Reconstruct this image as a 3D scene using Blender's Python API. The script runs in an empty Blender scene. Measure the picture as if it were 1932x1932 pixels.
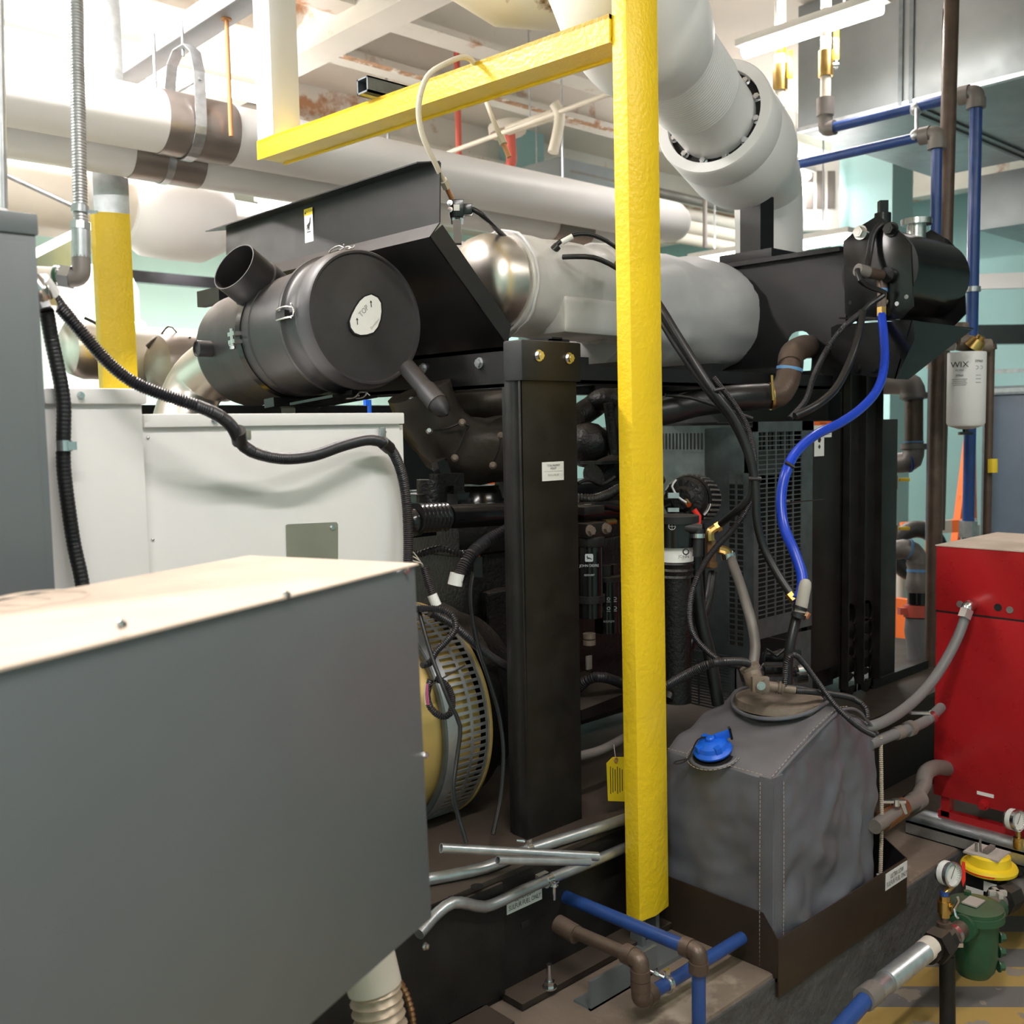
import bpy, bmesh, math, random
from mathutils import Vector as V, Matrix, noise
random.seed(7)
SC = bpy.context.scene
COL = SC.collection
# ---------------------------------------------------------------- camera
FP = 1932.0; TH = math.radians(47.0); PIT = math.radians(4.75); ROL = math.radians(1.05)
CAM = V((0, 0, 1.75))
_F = V((math.cos(TH), math.sin(TH), 0)); _R = V((math.sin(TH), -math.cos(TH), 0))
cf = (_F*math.cos(PIT) + V((0, 0, -math.sin(PIT)))).normalized()
_U = _R.cross(cf)
cr = _R*math.cos(ROL) - _U*math.sin(ROL)
cu = _U*math.cos(ROL) + _R*math.sin(ROL)
def ray(px, py): return cf + cr*((px-966)/FP) - cu*((py-966)/FP)
def D(px, py, d): return CAM + ray(px, py)*d
def _pl(px, py, i, v):
    r = ray(px, py); return CAM + r*((v-CAM[i])/r[i])
def PX(px, py, x): return _pl(px, py, 0, x)
def PY(px, py, y): return _pl(px, py, 1, y)
def PZ(px, py, z): return _pl(px, py, 2, z)
cd = bpy.data.cameras.new('camera'); co = bpy.data.objects.new('camera', cd); COL.objects.link(co)
co.matrix_world = Matrix.Translation(CAM) @ Matrix((cr, cu, -cf)).transposed().to_4x4()
cd.sensor_width = 24; cd.sensor_height = 24; cd.sensor_fit = 'AUTO'; cd.lens = 24
cd.clip_start = 0.05; cd.clip_end = 60
cd.dof.use_dof = True; cd.dof.focus_distance = 2.95; cd.dof.aperture_fstop = 2.8
SC.camera = co
# ---------------------------------------------------------------- materials
def mat(name, col, rough=.5, metal=0., var=.08, vs=6., bump=0., bs=60., rv=.1, col2=None, c2s=3., c2t=.6, dust=0., spec=.5, rust=None):
    m = bpy.data.materials.new(name); m.use_nodes = True; t = m.node_tree; N = t.nodes; L = t.links
    b = N['Principled BSDF']; b.inputs['Metallic'].default_value = metal
    b.inputs['Specular IOR Level'].default_value = spec
    tc = N.new('ShaderNodeTexCoord'); g = N.new('ShaderNodeNewGeometry')
    n = N.new('ShaderNodeTexNoise'); n.inputs['Scale'].default_value = vs; n.inputs['Detail'].default_value = 5
    L.new(g.outputs['Position'], n.inputs['Vector'])
    r = N.new('ShaderNodeValToRGB'); c = V(col[:3])
    r.color_ramp.elements[0].position = .3; r.color_ramp.elements[1].position = .7
    r.color_ramp.elements[0].color = (*(c*(1-var)), 1); r.color_ramp.elements[1].color = (*[min(1, q*(1+var)) for q in c], 1)
    L.new(n.outputs['Fac'], r.inputs['Fac']); out = r.outputs['Color']
    if col2:
        n2 = N.new('ShaderNodeTexNoise'); n2.inputs['Scale'].default_value = c2s; n2.inputs['Detail'].default_value = 8; n2.inputs['Roughness'].default_value = .65
        L.new(g.outputs['Position'], n2.inputs['Vector'])
        r2 = N.new('ShaderNodeValToRGB'); r2.color_ramp.elements[0].position = c2t; r2.color_ramp.elements[1].position = min(1, c2t+.08)
        L.new(n2.outputs['Fac'], r2.inputs['Fac'])
        mx = N.new('ShaderNodeMixRGB'); mx.inputs['Color2'].default_value = (*col2, 1)
        L.new(r2.outputs['Color'], mx.inputs['Fac']); L.new(out, mx.inputs['Color1']); out = mx.outputs['Color']
    if dust:
        sp = N.new('ShaderNodeSeparateXYZ'); L.new(g.outputs['Normal'], sp.inputs[0])
        mr = N.new('ShaderNodeMapRange'); mr.inputs['From Min'].default_value = .4; mr.inputs['From Max'].default_value = .95; mr.inputs['To Max'].default_value = dust
        L.new(sp.outputs['Z'], mr.inputs['Value'])
        mx = N.new('ShaderNodeMixRGB'); mx.inputs['Color2'].default_value = (.42, .33, .26, 1)
        L.new(mr.outputs[0], mx.inputs['Fac']); L.new(out, mx.inputs['Color1']); out = mx.outputs['Color']
    L.new(out, b.inputs['Base Color'])
    mr = N.new('ShaderNodeMapRange'); mr.inputs['To Min'].default_value = max(.03, rough-rv); mr.inputs['To Max'].default_value = min(1, rough+rv)
    n3 = N.new('ShaderNodeTexNoise'); n3.inputs['Scale'].default_value = 14; n3.inputs['Detail'].default_value = 4
    L.new(g.outputs['Position'], n3.inputs['Vector']); L.new(n3.outputs['Fac'], mr.inputs['Value']); L.new(mr.outputs[0], b.inputs['Roughness'])
    if bump:
        n4 = N.new('ShaderNodeTexNoise'); n4.inputs['Scale'].default_value = bs; n4.inputs['Detail'].default_value = 4
        L.new(g.outputs['Position'], n4.inputs['Vector'])
        bp = N.new('ShaderNodeBump'); bp.inputs['Strength'].default_value = bump; bp.inputs['Distance'].default_value = .01
        L.new(n4.outputs['Fac'], bp.inputs['Height']); L.new(bp.outputs[0], b.inputs['Normal'])
    return m
def emis(name, col, s):
    m = bpy.data.materials.new(name); m.use_nodes = True; b = m.node_tree.nodes['Principled BSDF']
    b.inputs['Base Color'].default_value = (*col, 1); b.inputs['Emission Color'].default_value = (*col, 1); b.inputs['Emission Strength'].default_value = s
    return m
M = dict(
 white=mat('white powder coat', (.80, .79, .78), .38, var=.02),
 offwhite=mat('off white paint', (.74, .72, .68), .6, var=.04),
 greyp=mat('grey enamel', (.155, .17, .178), .34, .25, var=.03, rv=.04),
 dusttop=mat('dusty beige top', (.62, .50, .41), .75, var=.08, vs=9, col2=(.70, .58, .48), c2s=5),
 black=mat('black powder coat', (.008, .0075, .009), .42, var=.2, bump=.12, bs=900, dust=.10),
 blackm=mat('matte black plastic', (.014, .0135, .0145), .46, var=.15, dust=.12),
 blackcap=mat('dusty black rubber', (.026, .025, .028), .5, var=.25, vs=10, dust=.1),
 gloss=mat('glossy black enamel', (.008, .008, .009), .2, var=.2, rv=.08, dust=.1),
 eng=mat('engine black', (.005, .0045, .0045), .42, var=.4, vs=20, bump=.4, bs=90, dust=.10),
 dustblk=mat('dusty black steel', (.009, .0075, .0065), .5, var=.5, vs=14, bump=.1, bs=200, dust=.14),
 brownsteel=mat('dusty brown steel', (.022, .015, .011), .5, var=.4, vs=8, dust=.10),
 traybr=mat('bronze brown painted steel', (.032, .021, .015), .42, var=.1),
 rubber=mat('black rubber', (.011, .011, .012), .38, var=.2, dust=.05),
 conduit=mat('corrugated black plastic', (.013, .0125, .017), .4, var=.1, dust=.1),
 yellow=mat('safety yellow paint', (.92, .62, .016), .38, var=.07, vs=4, bump=.25, bs=70, col2=(.52, .40, .03), c2s=7, c2t=.68),
 yelB=mat('bright yellow', (.85, .60, .02), .4),
 galv=mat('galvanised steel', (.50, .52, .54), .36, .85, var=.14, vs=30),
 galvd=mat('dull galvanised sheet', (.15, .17, .18), .45, .7, var=.18, vs=22),
 duct=mat('duct sheet metal', (.25, .27, .28), .45, .75, var=.12, vs=3),
 steel=mat('bright steel', (.62, .61, .60), .28, 1., var=.06),
 stain=mat('brushed stainless', (.62, .58, .53), .34, 1., var=.06),
 chrome=mat('zinc plated', (.72, .72, .74), .2, 1., var=.05),
 silverf=mat('silver insulation cloth', (.62, .61, .60), .48, .25, var=.05, vs=12, bump=.15, bs=25),
 silverd=mat('silver grey blanket', (.56, .56, .57), .6, .05, var=.06, vs=8, bump=.12, bs=14),
 wrapw=mat('white pipe lagging', (.78, .77, .77), .45, var=.03, vs=3),
 wrapbe=mat('beige pipe lagging', (.66, .60, .52), .7, var=.08, vs=3, col2=(.50, .38, .26), c2s=2.2, c2t=.62),
 lagdirt=mat('stained cream lagging', (.74, .70, .62), .6, var=.05, col2=(.20, .10, .04), c2s=6, c2t=.60),
 jacket=mat('pipe saddle metal', (.30, .26, .24), .35, .6, var=.1),
 darkf=mat('dark insulation cloth', (.045, .037, .031), .42, .15, var=.2, vs=14, bump=.4, bs=18),
 greyf=mat('grey coated fabric', (.115, .118, .138), .42, var=.14, vs=7, bump=.1, bs=12, col2=(.12, .10, .09), c2s=4.5, c2t=.60, dust=.12),
 trimf=mat('pale fabric binding', (.34, .34, .37), .5, var=.05),
 stitch=mat('tan stitching', (.40, .33, .26), .7),
 bluep=mat('blue painted pipe', (.022, .065, .24), .34, var=.12, vs=12, col2=(.20, .13, .09), c2s=14, c2t=.70),
 blueh=mat('blue hose rubber', (.012, .055, .52), .3, var=.05),
 bluec=mat('blue plastic', (.008, .12, .70), .38, var=.04),
 seal=mat('blue thread sealant', (.12, .30, .55), .5),
 brown=mat('brown iron pipe', (.105, .070, .052), .42, .3, var=.2, vs=16, bump=.15, bs=120, dust=.15),
 irong=mat('dusty grey pipe', (.20, .18, .165), .5, .2, var=.15),
 dirtyfit=mat('dusty fitting', (.20, .155, .12), .55, .1, var=.2, vs=30, bump=.2, dust=.2),
 brass=mat('brass', (.55, .36, .12), .3, 1., var=.15),
 copper=mat('copper', (.72, .33, .18), .3, 1., var=.1),
 bronze=mat('bronze valve', (.33, .18, .09), .4, .8, var=.15),
 red=mat('red enamel', (.42, .014, .018), .3, var=.06, vs=5, spec=.5),
 redp=mat('red plastic', (.80, .03, .02), .4),
 redpipe=mat('faded red pipe', (.55, .10, .07), .5),
 rust=mat('rust', (.42, .20, .10), .8, var=.3, vs=20),
 rod=mat('rusty threaded rod', (.50, .24, .10), .6, .3),
 orange=mat('orange plastic', (.85, .17, .03), .5),
 cond=mat('grey liquid tight conduit', (.16, .16, .165), .48, var=.06, dust=.1),
 cream=mat('cream hose', (.62, .56, .46), .5, var=.08, col2=(.30, .22, .14), c2s=30, c2t=.66),
 bellow=mat('flexible metal duct', (.50, .40, .30), .4, .3, var=.1),
 golden=mat('golden primer', (.55, .39, .13), .42, .3, var=.08),
 label=mat('white label vinyl', (.82, .82, .80), .4, var=.01),
 ink=mat('black ink', (.02, .02, .02), .6), inkw=mat('white ink', (.55, .60, .63), .6), inkg=mat('grey ink', (.35, .35, .35), .6),
 lorange=mat('orange label', (.85, .15, .02), .5), lyel=mat('yellow label', (.9, .68, .02), .5),
 green=mat('green enamel', (.022, .085, .040), .35, var=.12, vs=10, dust=.12),
 gaugew=mat('gauge white', (.75, .75, .72), .3),
 slate=mat('blue grey door paint', (.085, .115, .16), .45, var=.05),
 cap=mat('grey rubber cap', (.42, .39, .35), .6, var=.06),
 purple=mat('pink wire', (.55, .12, .25), .5),
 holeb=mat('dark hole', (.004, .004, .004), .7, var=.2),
 plate=mat('olive zinc plate', (.36, .36, .29), .4, .5, var=.1),
 greenp=mat('pale green steel', (.42, .50, .34), .5, var=.1, col2=(.60, .60, .45), c2s=4, c2t=.6),
 strutp=mat('pale grey strut paint', (.52, .52, .54), .5, var=.06),
 wood=mat('tan board', (.6, .45, .3), .6),
 tube=emis('fluorescent tube', (1, .98, .93), 9.),
)
# ---------------------------------------------------------------- mesh builder
def frame(z, hint=None):
    z = V(z).normalized(); h = V(hint) if hint else (V((0, 0, 1)) if abs(z.z) < .9 else V((1, 0, 0)))
    x = h.cross(z).normalized(); return x, z.cross(x).normalized(), z
def spl(pts, step=.02):
    pts = [V(p) for p in pts]; n = len(pts)
    if n < 3: return pts
    out = []
    for i in range(n-1):
        p0 = pts[max(i-1, 0)]; p1 = pts[i]; p2 = pts[i+1]; p3 = pts[min(i+2, n-1)]
        if i == 0: p0 = p1*2-p2
        if i == n-2: p3 = p2*2-p1
        k = max(2, int((p2-p1).length/step))
        for j in range(k):
            t = j/k
            out.append(.5*((2*p1)+(p2-p0)*t+(2*p0-5*p1+4*p2-p3)*t*t+(3*p1-p0-3*p2+p3)*t*t*t))
    out.append(pts[-1]); return out
def fil(pts, r, k=5):
    """polyline with rounded corners"""
    pts = [V(p) for p in pts]; out = [pts[0]]
    for i in range(1, len(pts)-1):
        a = pts[i-1]-pts[i]; b = pts[i+1]-pts[i]; rr = min(r, a.length*.48, b.length*.48)
        p = pts[i]+a.normalized()*rr; q = pts[i]+b.normalized()*rr
        for j in range(k+1):
            t = j/k; out.append(p*(1-t)**2+pts[i]*2*t*(1-t)+q*t*t)
    out.append(pts[-1]); return out
class MB:
    def __init__(s): s.v = []; s.f = []; s.w = None; s.bev = 0
    def add(s, vs, fs):
        o = len(s.v); s.v += [V(a) for a in vs]; s.f += [[i+o for i in f] for f in fs]; return s
    def box(s, a, b):
        x0, y0, z0 = a; x1, y1, z1 = b
        return s.add([(x0, y0, z0), (x1, y0, z0), (x1, y1, z0), (x0, y1, z0), (x0, y0, z1), (x1, y0, z1), (x1, y1, z1), (x0, y1, z1)],
                     [(0, 3, 2, 1), (4, 5, 6, 7), (0, 1, 5, 4), (1, 2, 6, 5), (2, 3, 7, 6), (3, 0, 4, 7)])
    def obox(s, c, X, Y, Z):
        """oriented box: centre and three half vectors"""
        c, X, Y, Z = V(c), V(X), V(Y), V(Z)
        vs = [c+X*i+Y*j+Z*k for k in (-1, 1) for i, j in ((-1, -1), (1, -1), (1, 1), (-1, 1))]
        return s.add(vs, [(0, 3, 2, 1), (4, 5, 6, 7), (0, 1, 5, 4), (1, 2, 6, 5), (2, 3, 7, 6), (3, 0, 4, 7)])
    def bar(s, p, q, w, h, hint=None):
        p, q = V(p), V(q); x, y, z = frame(q-p, hint)
        return s.obox((p+q)/2, x*w/2, y*h/2, (q-p)/2)
    def prism(s, poly, ext):
        ext = V(ext); n = len(poly); poly = [V(p) for p in poly]
        return s.add(poly+[p+ext for p in poly], [list(range(n))[::-1], list(range(n, 2*n))]+[(i, (i+1) % n, (i+1) % n+n, i+n) for i in range(n)])
    def tube(s, pts, r, n=12, corr=None, cap=True, rads=None, bore=0, hint=None):
        pts = [V(p) for p in pts]
        if corr:
            pit, amp = corr; q = [pts[0]]; rest = 0; step = pit/3
            for a, b in zip(pts, pts[1:]):
                L = (b-a).length; d = step-rest
                while d <= L: q.append(a+(b-a)*(d/L)); d += step
                rest = (rest+L) % step
            pts = q; rads = [r+(amp if i % 3 == 0 else (-amp if i % 3 == 1 else -amp*.3)) for i in range(len(pts))]
        m = len(pts); rads = rads or [r]*m; vs = []; fs = []
        T = [(pts[min(i+1, m-1)]-pts[max(i-1, 0)]).normalized() for i in range(m)]
        x, y, z = frame(T[0], hint)
        for i in range(m):
            if i:
                x = (x-T[i]*x.dot(T[i])).normalized(); y = T[i].cross(x)
            for k in range(n):
                a = 2*math.pi*k/n; vs.append(pts[i]+(x*math.cos(a)+y*math.sin(a))*rads[i])
        for i in range(m-1):
            for k in range(n):
                k2 = (k+1) % n; fs.append((i*n+k, i*n+k2, (i+1)*n+k2, (i+1)*n+k))
        if cap and not bore: fs.append(list(range(n))[::-1]); fs.append([(m-1)*n+k for k in range(n)])
        s.add(vs, fs)
        if bore:   # open start end with a wall and a dark bore
            s.lathe([(rads[0], 0), (bore, 0), (bore, .06), (0, .06)], pts[0], T[0], n)
            s.lathe([(rads[-1], 0), (0, 0)], pts[-1], -T[-1], n)
        return s
    def cyl(s, p, q, r, n=20, r2=None): return s.tube([p, q], r, n, rads=[r, r if r2 is None else r2])
    def lathe(s, prof, o, ax, n=24, a0=0, a1=2*math.pi, hint=None):
        """prof: list of (radius, distance along axis)"""
        x, y, z = frame(ax, hint); o = V(o); vs = []; fs = []; m = len(prof); full = abs(a1-a0-2*math.pi) < 1e-6
        nn = n if full else n+1
        for rr, h in prof:
            for k in range(nn):
                a = a0+(a1-a0)*k/n; vs.append(o+z*h+(x*math.cos(a)+y*math.sin(a))*max(rr, 1e-5))
        for i in range(m-1):
            for k in range(n):
                k2 = (k+1) % nn; fs.append((i*nn+k, i*nn+k2, (i+1)*nn+k2, (i+1)*nn+k))
        return s.add(vs, fs)
    def hexb(s, p, ax, r, h, washer=True):
        x, y, z = frame(ax); p = V(p)
        if washer: s.tube([p, p+z*h*.25], r*1.35, 16)
        s.tube([p+z*h*.25, p+z*h], r, 6); s.tube([p+z*h, p+z*h*1.05], r*.6, 10); return s
    def sph(s, c, r, n=14, sc=(1, 1, 1)):
        pr = []
        vs = []; fs = []; m = n//2
        for i in range(m+1):
            a = math.pi*i/m
            for k in range(n):
                b = 2*math.pi*k/n; vs.append(V(c)+V((r*sc[0]*math.sin(a)*math.cos(b), r*sc[1]*math.sin(a)*math.sin(b), r*sc[2]*math.cos(a))))
        for i in range(m):
            for k in range(n):
                fs.append((i*n+k, i*n+(k+1) % n, (i+1)*n+(k+1) % n, (i+1)*n+k))
        return s.add(vs, fs)
    def wr(s, amp, sc, cuts=0, seed=0): s.w = (amp, sc, cuts, seed); return s
    def bv(s, b): s.bev = b; return s
ORG = {}
def build(name, mb, m, org, parent=None):
    me = bpy.data.meshes.new(name); bm = bmesh.new()
    vs = [bm.verts.new(p-org) for p in mb.v]
    for f in mb.f:
        try: bm.faces.new([vs[i] for i in f])
        except ValueError: pass
    bmesh.ops.remove_doubles(bm, verts=bm.verts[:], dist=2e-5)
    bmesh.ops.recalc_face_normals(bm, faces=bm.faces[:])
    if mb.bev:
        eds = [e for e in bm.edges if len(e.link_faces) == 2 and e.calc_face_angle(0) > .6]
        bmesh.ops.bevel(bm, geom=eds, offset=mb.bev, segments=2, profile=.6, affect='EDGES', clamp_overlap=True)
    if mb.w:
        amp, sc, cuts, sd = mb.w
        if cuts:
            for _ in range(cuts):
                bmesh.ops.subdivide_edges(bm, edges=bm.edges[:], cuts=1, use_grid_fill=True)
            for _ in range(2): bmesh.ops.smooth_vert(bm, verts=bm.verts[:], factor=.5, use_axis_x=True, use_axis_y=True, use_axis_z=True)
        bm.normal_update()
        for v in bm.verts:
            q = (v.co+org)*sc+V((sd, 0, 0))
            d = noise.noise(q)*.6+(abs(noise.noise(q*2.1))-.25)*.7
            v.co += v.normal*amp*d
    for f in bm.faces: f.smooth = True
    for e in bm.edges:
        if len(e.link_faces) == 2 and e.calc_face_angle(0) > .62: e.smooth = False
    bm.to_mesh(me); bm.free()
    if m: me.materials.append(M[m] if isinstance(m, str) else m)
    o = bpy.data.objects.new(name, me); COL.objects.link(o); return o
def root(name, label, cat, loc, group=None):
    o = bpy.data.objects.new(name, None); COL.objects.link(o); o.location = V(loc); o.empty_display_size = .1
    o['label'] = label; o['category'] = cat
    if group: o['group'] = group
    ORG[o] = V(loc); return o
def part(name, mb, m, parent, label=None):
    o = build(name, mb, m, ORG[parent]); o.parent = parent; ORG[o] = ORG[parent]
    if label: o['label'] = label
    return o
def thing(name, mb, m, label, cat, group=None):
    xs = [v.x for v in mb.v]; ys = [v.y for v in mb.v]; zs = [v.z for v in mb.v]
    org = V(((min(xs)+max(xs))/2, (min(ys)+max(ys))/2, min(zs)))
    o = build(name, mb, m, org); o.location = org; ORG[o] = org; o['label'] = label; o['category'] = cat
    if group: o['group'] = group
    return o
def struct(name, mb, m, label=None):
    o = build(name, mb, m, V((0, 0, 0))); o['kind'] = 'structure'; ORG[o] = V((0, 0, 0))
    if label: o['label'] = label
    return o
def bm_(): return MB()
def text(name, s, o, xd, yd, size, m, parent, align='CENTER', wid=1.0, label=None, lift=.0015):
    cu_ = bpy.data.curves.new('t', 'FONT'); cu_.body = s; cu_.size = size; cu_.align_x = align; cu_.align_y = 'CENTER'; cu_.resolution_u = 2; cu_.space_line = .95
    to = bpy.data.objects.new('t', cu_); COL.objects.link(to)
    bpy.context.view_layer.update()
    me = bpy.data.meshes.new_from_object(to.evaluated_get(bpy.context.evaluated_depsgraph_get()))
    xd = V(xd).normalized(); yd = V(yd).normalized(); zd = xd.cross(yd)
    me.transform(Matrix((xd*wid, yd, zd)).transposed().to_4x4()); me.transform(Matrix.Translation(V(o)+zd*lift-ORG[parent]))
    bpy.data.objects.remove(to); me.materials.clear(); me.materials.append(M[m])
    ob = bpy.data.objects.new(name, me); COL.objects.link(ob); ob.parent = parent; ORG[ob] = ORG[parent]
    if label: ob['label'] = label
    return ob
def quad(px_list, pl, val, t=.0012):
    """thin plate from picture corners on an axis plane"""
    fn = {'X': PX, 'Y': PY, 'Z': PZ}[pl]; ps = [fn(x, y, val) for x, y in px_list]
    e = {'X': V((-t, 0, 0)), 'Y': V((0, -t, 0)), 'Z': V((0, 0, t))}[pl]
    return MB().prism(ps, e)
EX, EY, EZ = V((1, 0, 0)), V((0, 1, 0)), V((0, 0, 1))
# ================================================================ the room
PADY = 1.44; PADZ = .30; PADX = 5.1
def floor_mat():
    m = mat('painted floor', (.30, .25, .20), .6, var=.15, vs=3, bump=.1, bs=40); t = m.node_tree; N = t.nodes; L = t.links
    b = N['Principled BSDF']; src = b.inputs['Base Color'].links[0].from_socket
    g = N.new('ShaderNodeNewGeometry'); sp = N.new('ShaderNodeSeparateXYZ'); L.new(g.outputs['Position'], sp.inputs[0])
    def mth(op, a, bb=None):
        n = N.new('ShaderNodeMath'); n.operation = op
        for i, q in enumerate((a, bb)):
            if q is None: continue
            if isinstance(q, (int, float)): n.inputs[i].default_value = q
            else: L.new(q, n.inputs[i])
        return n.outputs[0]
    s = mth('ADD', sp.outputs['X'], sp.outputs['Y']); st = mth('GREATER_THAN', mth('FRACT', mth('MULTIPLY', s, 3.1)), .5)
    band = mth('MULTIPLY', mth('GREATER_THAN', sp.outputs['Y'], .55), mth('LESS_THAN', sp.outputs['Y'], PADY+.02))
    nz = N.new('ShaderNodeTexNoise'); nz.inputs['Scale'].default_value = 9; nz.inputs['Detail'].default_value = 8; L.new(g.outputs['Position'], nz.inputs['Vector'])
    wear = mth('MULTIPLY', mth('GREATER_THAN', nz.outputs['Fac'], .40), .8)
    mx = N.new('ShaderNodeMixRGB'); mx.inputs['Color1'].default_value = (.15, .145, .15, 1); mx.inputs['Color2'].default_value = (.52, .33, .07, 1); L.new(st, mx.inputs['Fac'])
    m2 = N.new('ShaderNodeMixRGB'); L.new(mth('MULTIPLY', band, wear), m2.inputs['Fac']); L.new(src, m2.inputs['Color1']); L.new(mx.outputs[0], m2.inputs['Color2'])
    L.new(m2.outputs[0], b.inputs['Base Color']); return m
M['floor'] = floor_mat()
M['rustband'] = mat('flaking rust stain', (.42, .24, .14), .8, var=.3, vs=20, col2=(.80, .77, .71), c2s=9, c2t=.52)
M['padtop'] = mat('pad top concrete', (.17, .13, .10), .7, var=.2, vs=4, bump=.25, bs=25, col2=(.34, .28, .22), c2s=3, c2t=.56)
M['padside'] = mat('rough painted pad side', (.075, .078, .082), .55, var=.2, vs=12, bump=.9, bs=30, col2=(.26, .20, .15), c2s=3, c2t=.66)
M['teal'] = mat('teal wall paint', (.34, .55, .55), .6, var=.04, vs=2)
M['mint'] = mat('pale mint wall paint', (.55, .78, .72), .6, var=.03, vs=2)
M['ceil'] = mat('cream ceiling paint', (.66, .60, .53), .7, var=.04, vs=2, col2=(.55, .46, .37), c2s=1.4, c2t=.66)
M['ceilbeam'] = mat('cream beam with rust', (.72, .68, .62), .6, var=.04, vs=3, col2=(.45, .23, .12), c2s=2.6, c2t=.585)
RX0, RX1, RY0, RY1, H = -2.5, 10.5, -3.0, 10.5, 4.3
struct('floor', MB().box((RX0, RY0, -.1), (RX1, RY1, 0)), 'floor')
struct('ceiling', MB().box((RX0, RY0, H), (RX1, RY1, H+.1)), 'ceil')
struct('wall_left', MB().box((RX0-.1, RY0, 0), (RX0, RY1, H)), 'mint')
struct('wall_front', MB().box((RX0, RY0-.1, 0), (RX1, RY0, H)), 'teal')
struct('wall_back', MB().box((RX0, RY1, 0), (RX1, RY1+.1, H)), 'mint')
struct('wall_right', MB().box((RX1, RY0, 0), (RX1+.1, RY1, H)), 'teal')
pad = struct('concrete_pad', MB().box((-1.6, PADY, 0), (5.4, 3.5, PADZ)).bv(.012), 'padtop', 'raised concrete pad under the generator')
ps = part('pad_side', MB().box((-1.6, PADY-.006, 0), (5.4, PADY, PADZ-.012)), 'padside', pad, 'rough dark grey painted pad side')
# ceiling joists along X, with a girder along Y
ZJ = H-.30
for i, y in enumerate((.6, PZ(540, 84, ZJ).y, PZ(760, 50, ZJ).y+.02, PZ(560, 235, ZJ).y, 6.9, 8.6)):
    j = MB(); xe_ = 5.72 if y < 3.6 else RX1; j.box((RX0, y-.09, H-.30), (xe_, y+.09, H-.262)); j.box((RX0, y-.02, H-.262), (xe_, y+.02, H))
    o = struct('ceiling_beam', j, 'ceilbeam', 'cream painted steel ceiling joist with rust stains')
    if i in (1, 3): part('rust_stain', MB().box((1.2, y-.085, H-.302), (min(xe_, RX1-.5), y-.02, H-.3005)), 'rustband', o)
for x in (3.3, 9.7):
    j = MB(); j.box((x-.1, RY0, H-.45), (x+.1, RY1, H-.41)); j.box((x-.02, RY0, H-.41), (x+.02, RY1, H))
    struct('ceiling_girder', j, 'ceilbeam', 'cream painted ceiling girder across the joists')
# teal pilasters and slate door on far right wall
def pil(px0, px1, d, z1=H, m='teal', dep=.35):
    a = D(px0, 800, d); b = D(px1, 800, d); c = (a+b)/2; w = (a-b).length
    struct('wall_pilaster', MB().box((c.x-dep/2, c.y-w/2, 0), (c.x+dep/2, c.y+w/2, z1)), m, 'square column painted teal')
pil(1580, 1700, 8.6)
pil(940, 1020, 9.2)
a = PX(1880, 745, 9.0); b = PX(2100, 745, 9.0)
w = struct('wall_end', MB().box((9.0, -1.2, 0), (9.12, a.y+1.9, 3.1)), 'teal', 'teal partition wall at the far right')
dr = struct('door_1', MB().box((8.93, b.y, 0), (9.0, a.y, a.z)).bv(.01), 'slate', 'slate blue steel door')
part('door_frame', MB().box((8.90, a.y, 0), (8.995, a.y+.07, a.z+.07)).box((8.90, b.y-.05, a.z), (8.995, a.y+.07, a.z+.07)), 'galvd', dr)
# conduit rail on teal wall
# ---------------------------------------------------------------- lights
def fixture(p, q, label, w=.09, power=60, up=.42):
    p, q = V(p), V(q); c = (p+q)/2; L = (q-p).length; d = (q-p).normalized(); s = d.cross(EZ)
    r = root('strip_light', label, 'ceiling light', c, 'fluorescent strip lights')
    part('lamp_housing', MB().obox(c+EZ*.045, d*(L/2+.03), s*w*.6, EZ*.02).bv(.006), 'offwhite', r)
    part('diffuser', MB().tube([p, q], w*.42, 14), 'tube', r)
    part('hanger_rod', MB().cyl(p+d*.2+EZ*.06, V((p+d*.2).xy.to_3d())+EZ*H, .006, 8), 'galv', r); part('hanger_rod', MB().cyl(q-d*.2+EZ*.06, V((q-d*.2).xy.to_3d())+EZ*H, .006, 8), 'galv', r)
    ld = bpy.data.lights.new('strip lamp', 'AREA'); ld.shape = 'RECTANGLE'; ld.size = L; ld.size_y = w; ld.energy = power; ld.color = (1, .935, .90)
    lo = bpy.data.objects.new('strip_lamp', ld); COL.objects.link(lo); lo.parent = r; lo.location = V((0, 0, -.06))
    lo.rotation_euler = (0, 0, math.atan2(d.y, d.x))
    l2 = ld.copy(); l2.energy = power*up; ld.energy = power; lo2 = bpy.data.objects.new('strip_uplamp', l2); COL.objects.link(lo2); lo2.parent = r; lo2.location = V((0, 0, .085))
    lo2.rotation_euler = (math.pi, 0, -math.atan2(d.y, d.x))
LZ = 3.75
zz = PX(1400, 100, 5.0)
fixture(PX(1405, 98, 5.0), V((5.0, PX(1662, 10, 5.0).y, PX(1405, 98, 5.0).z)), 'fluorescent strip light behind the yellow handled valves', power=14)
fixture(D(1310, 495, 8.2), D(1600, 445, 7.0)*V((1, 1, 0))+EZ*D(1310, 495, 8.2).z if False else V((D(1600, 452, 7.2).x, D(1600, 452, 7.2).y, D(1310, 495, 8.2).z)), 'fluorescent strip light seen just above the black radiator frame', power=30)
fixture(D(310, 478, 8.6), V((D(362, 466, 8.0).x, D(362, 466, 8.0).y, D(310, 478, 8.6).z)), 'short glimpse of a strip light below the beige pipe elbow', power=60)
n = 0
names = {(0, 0): 'fluorescent strip light on the ceiling behind the camera, nearest the front wall'}
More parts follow.
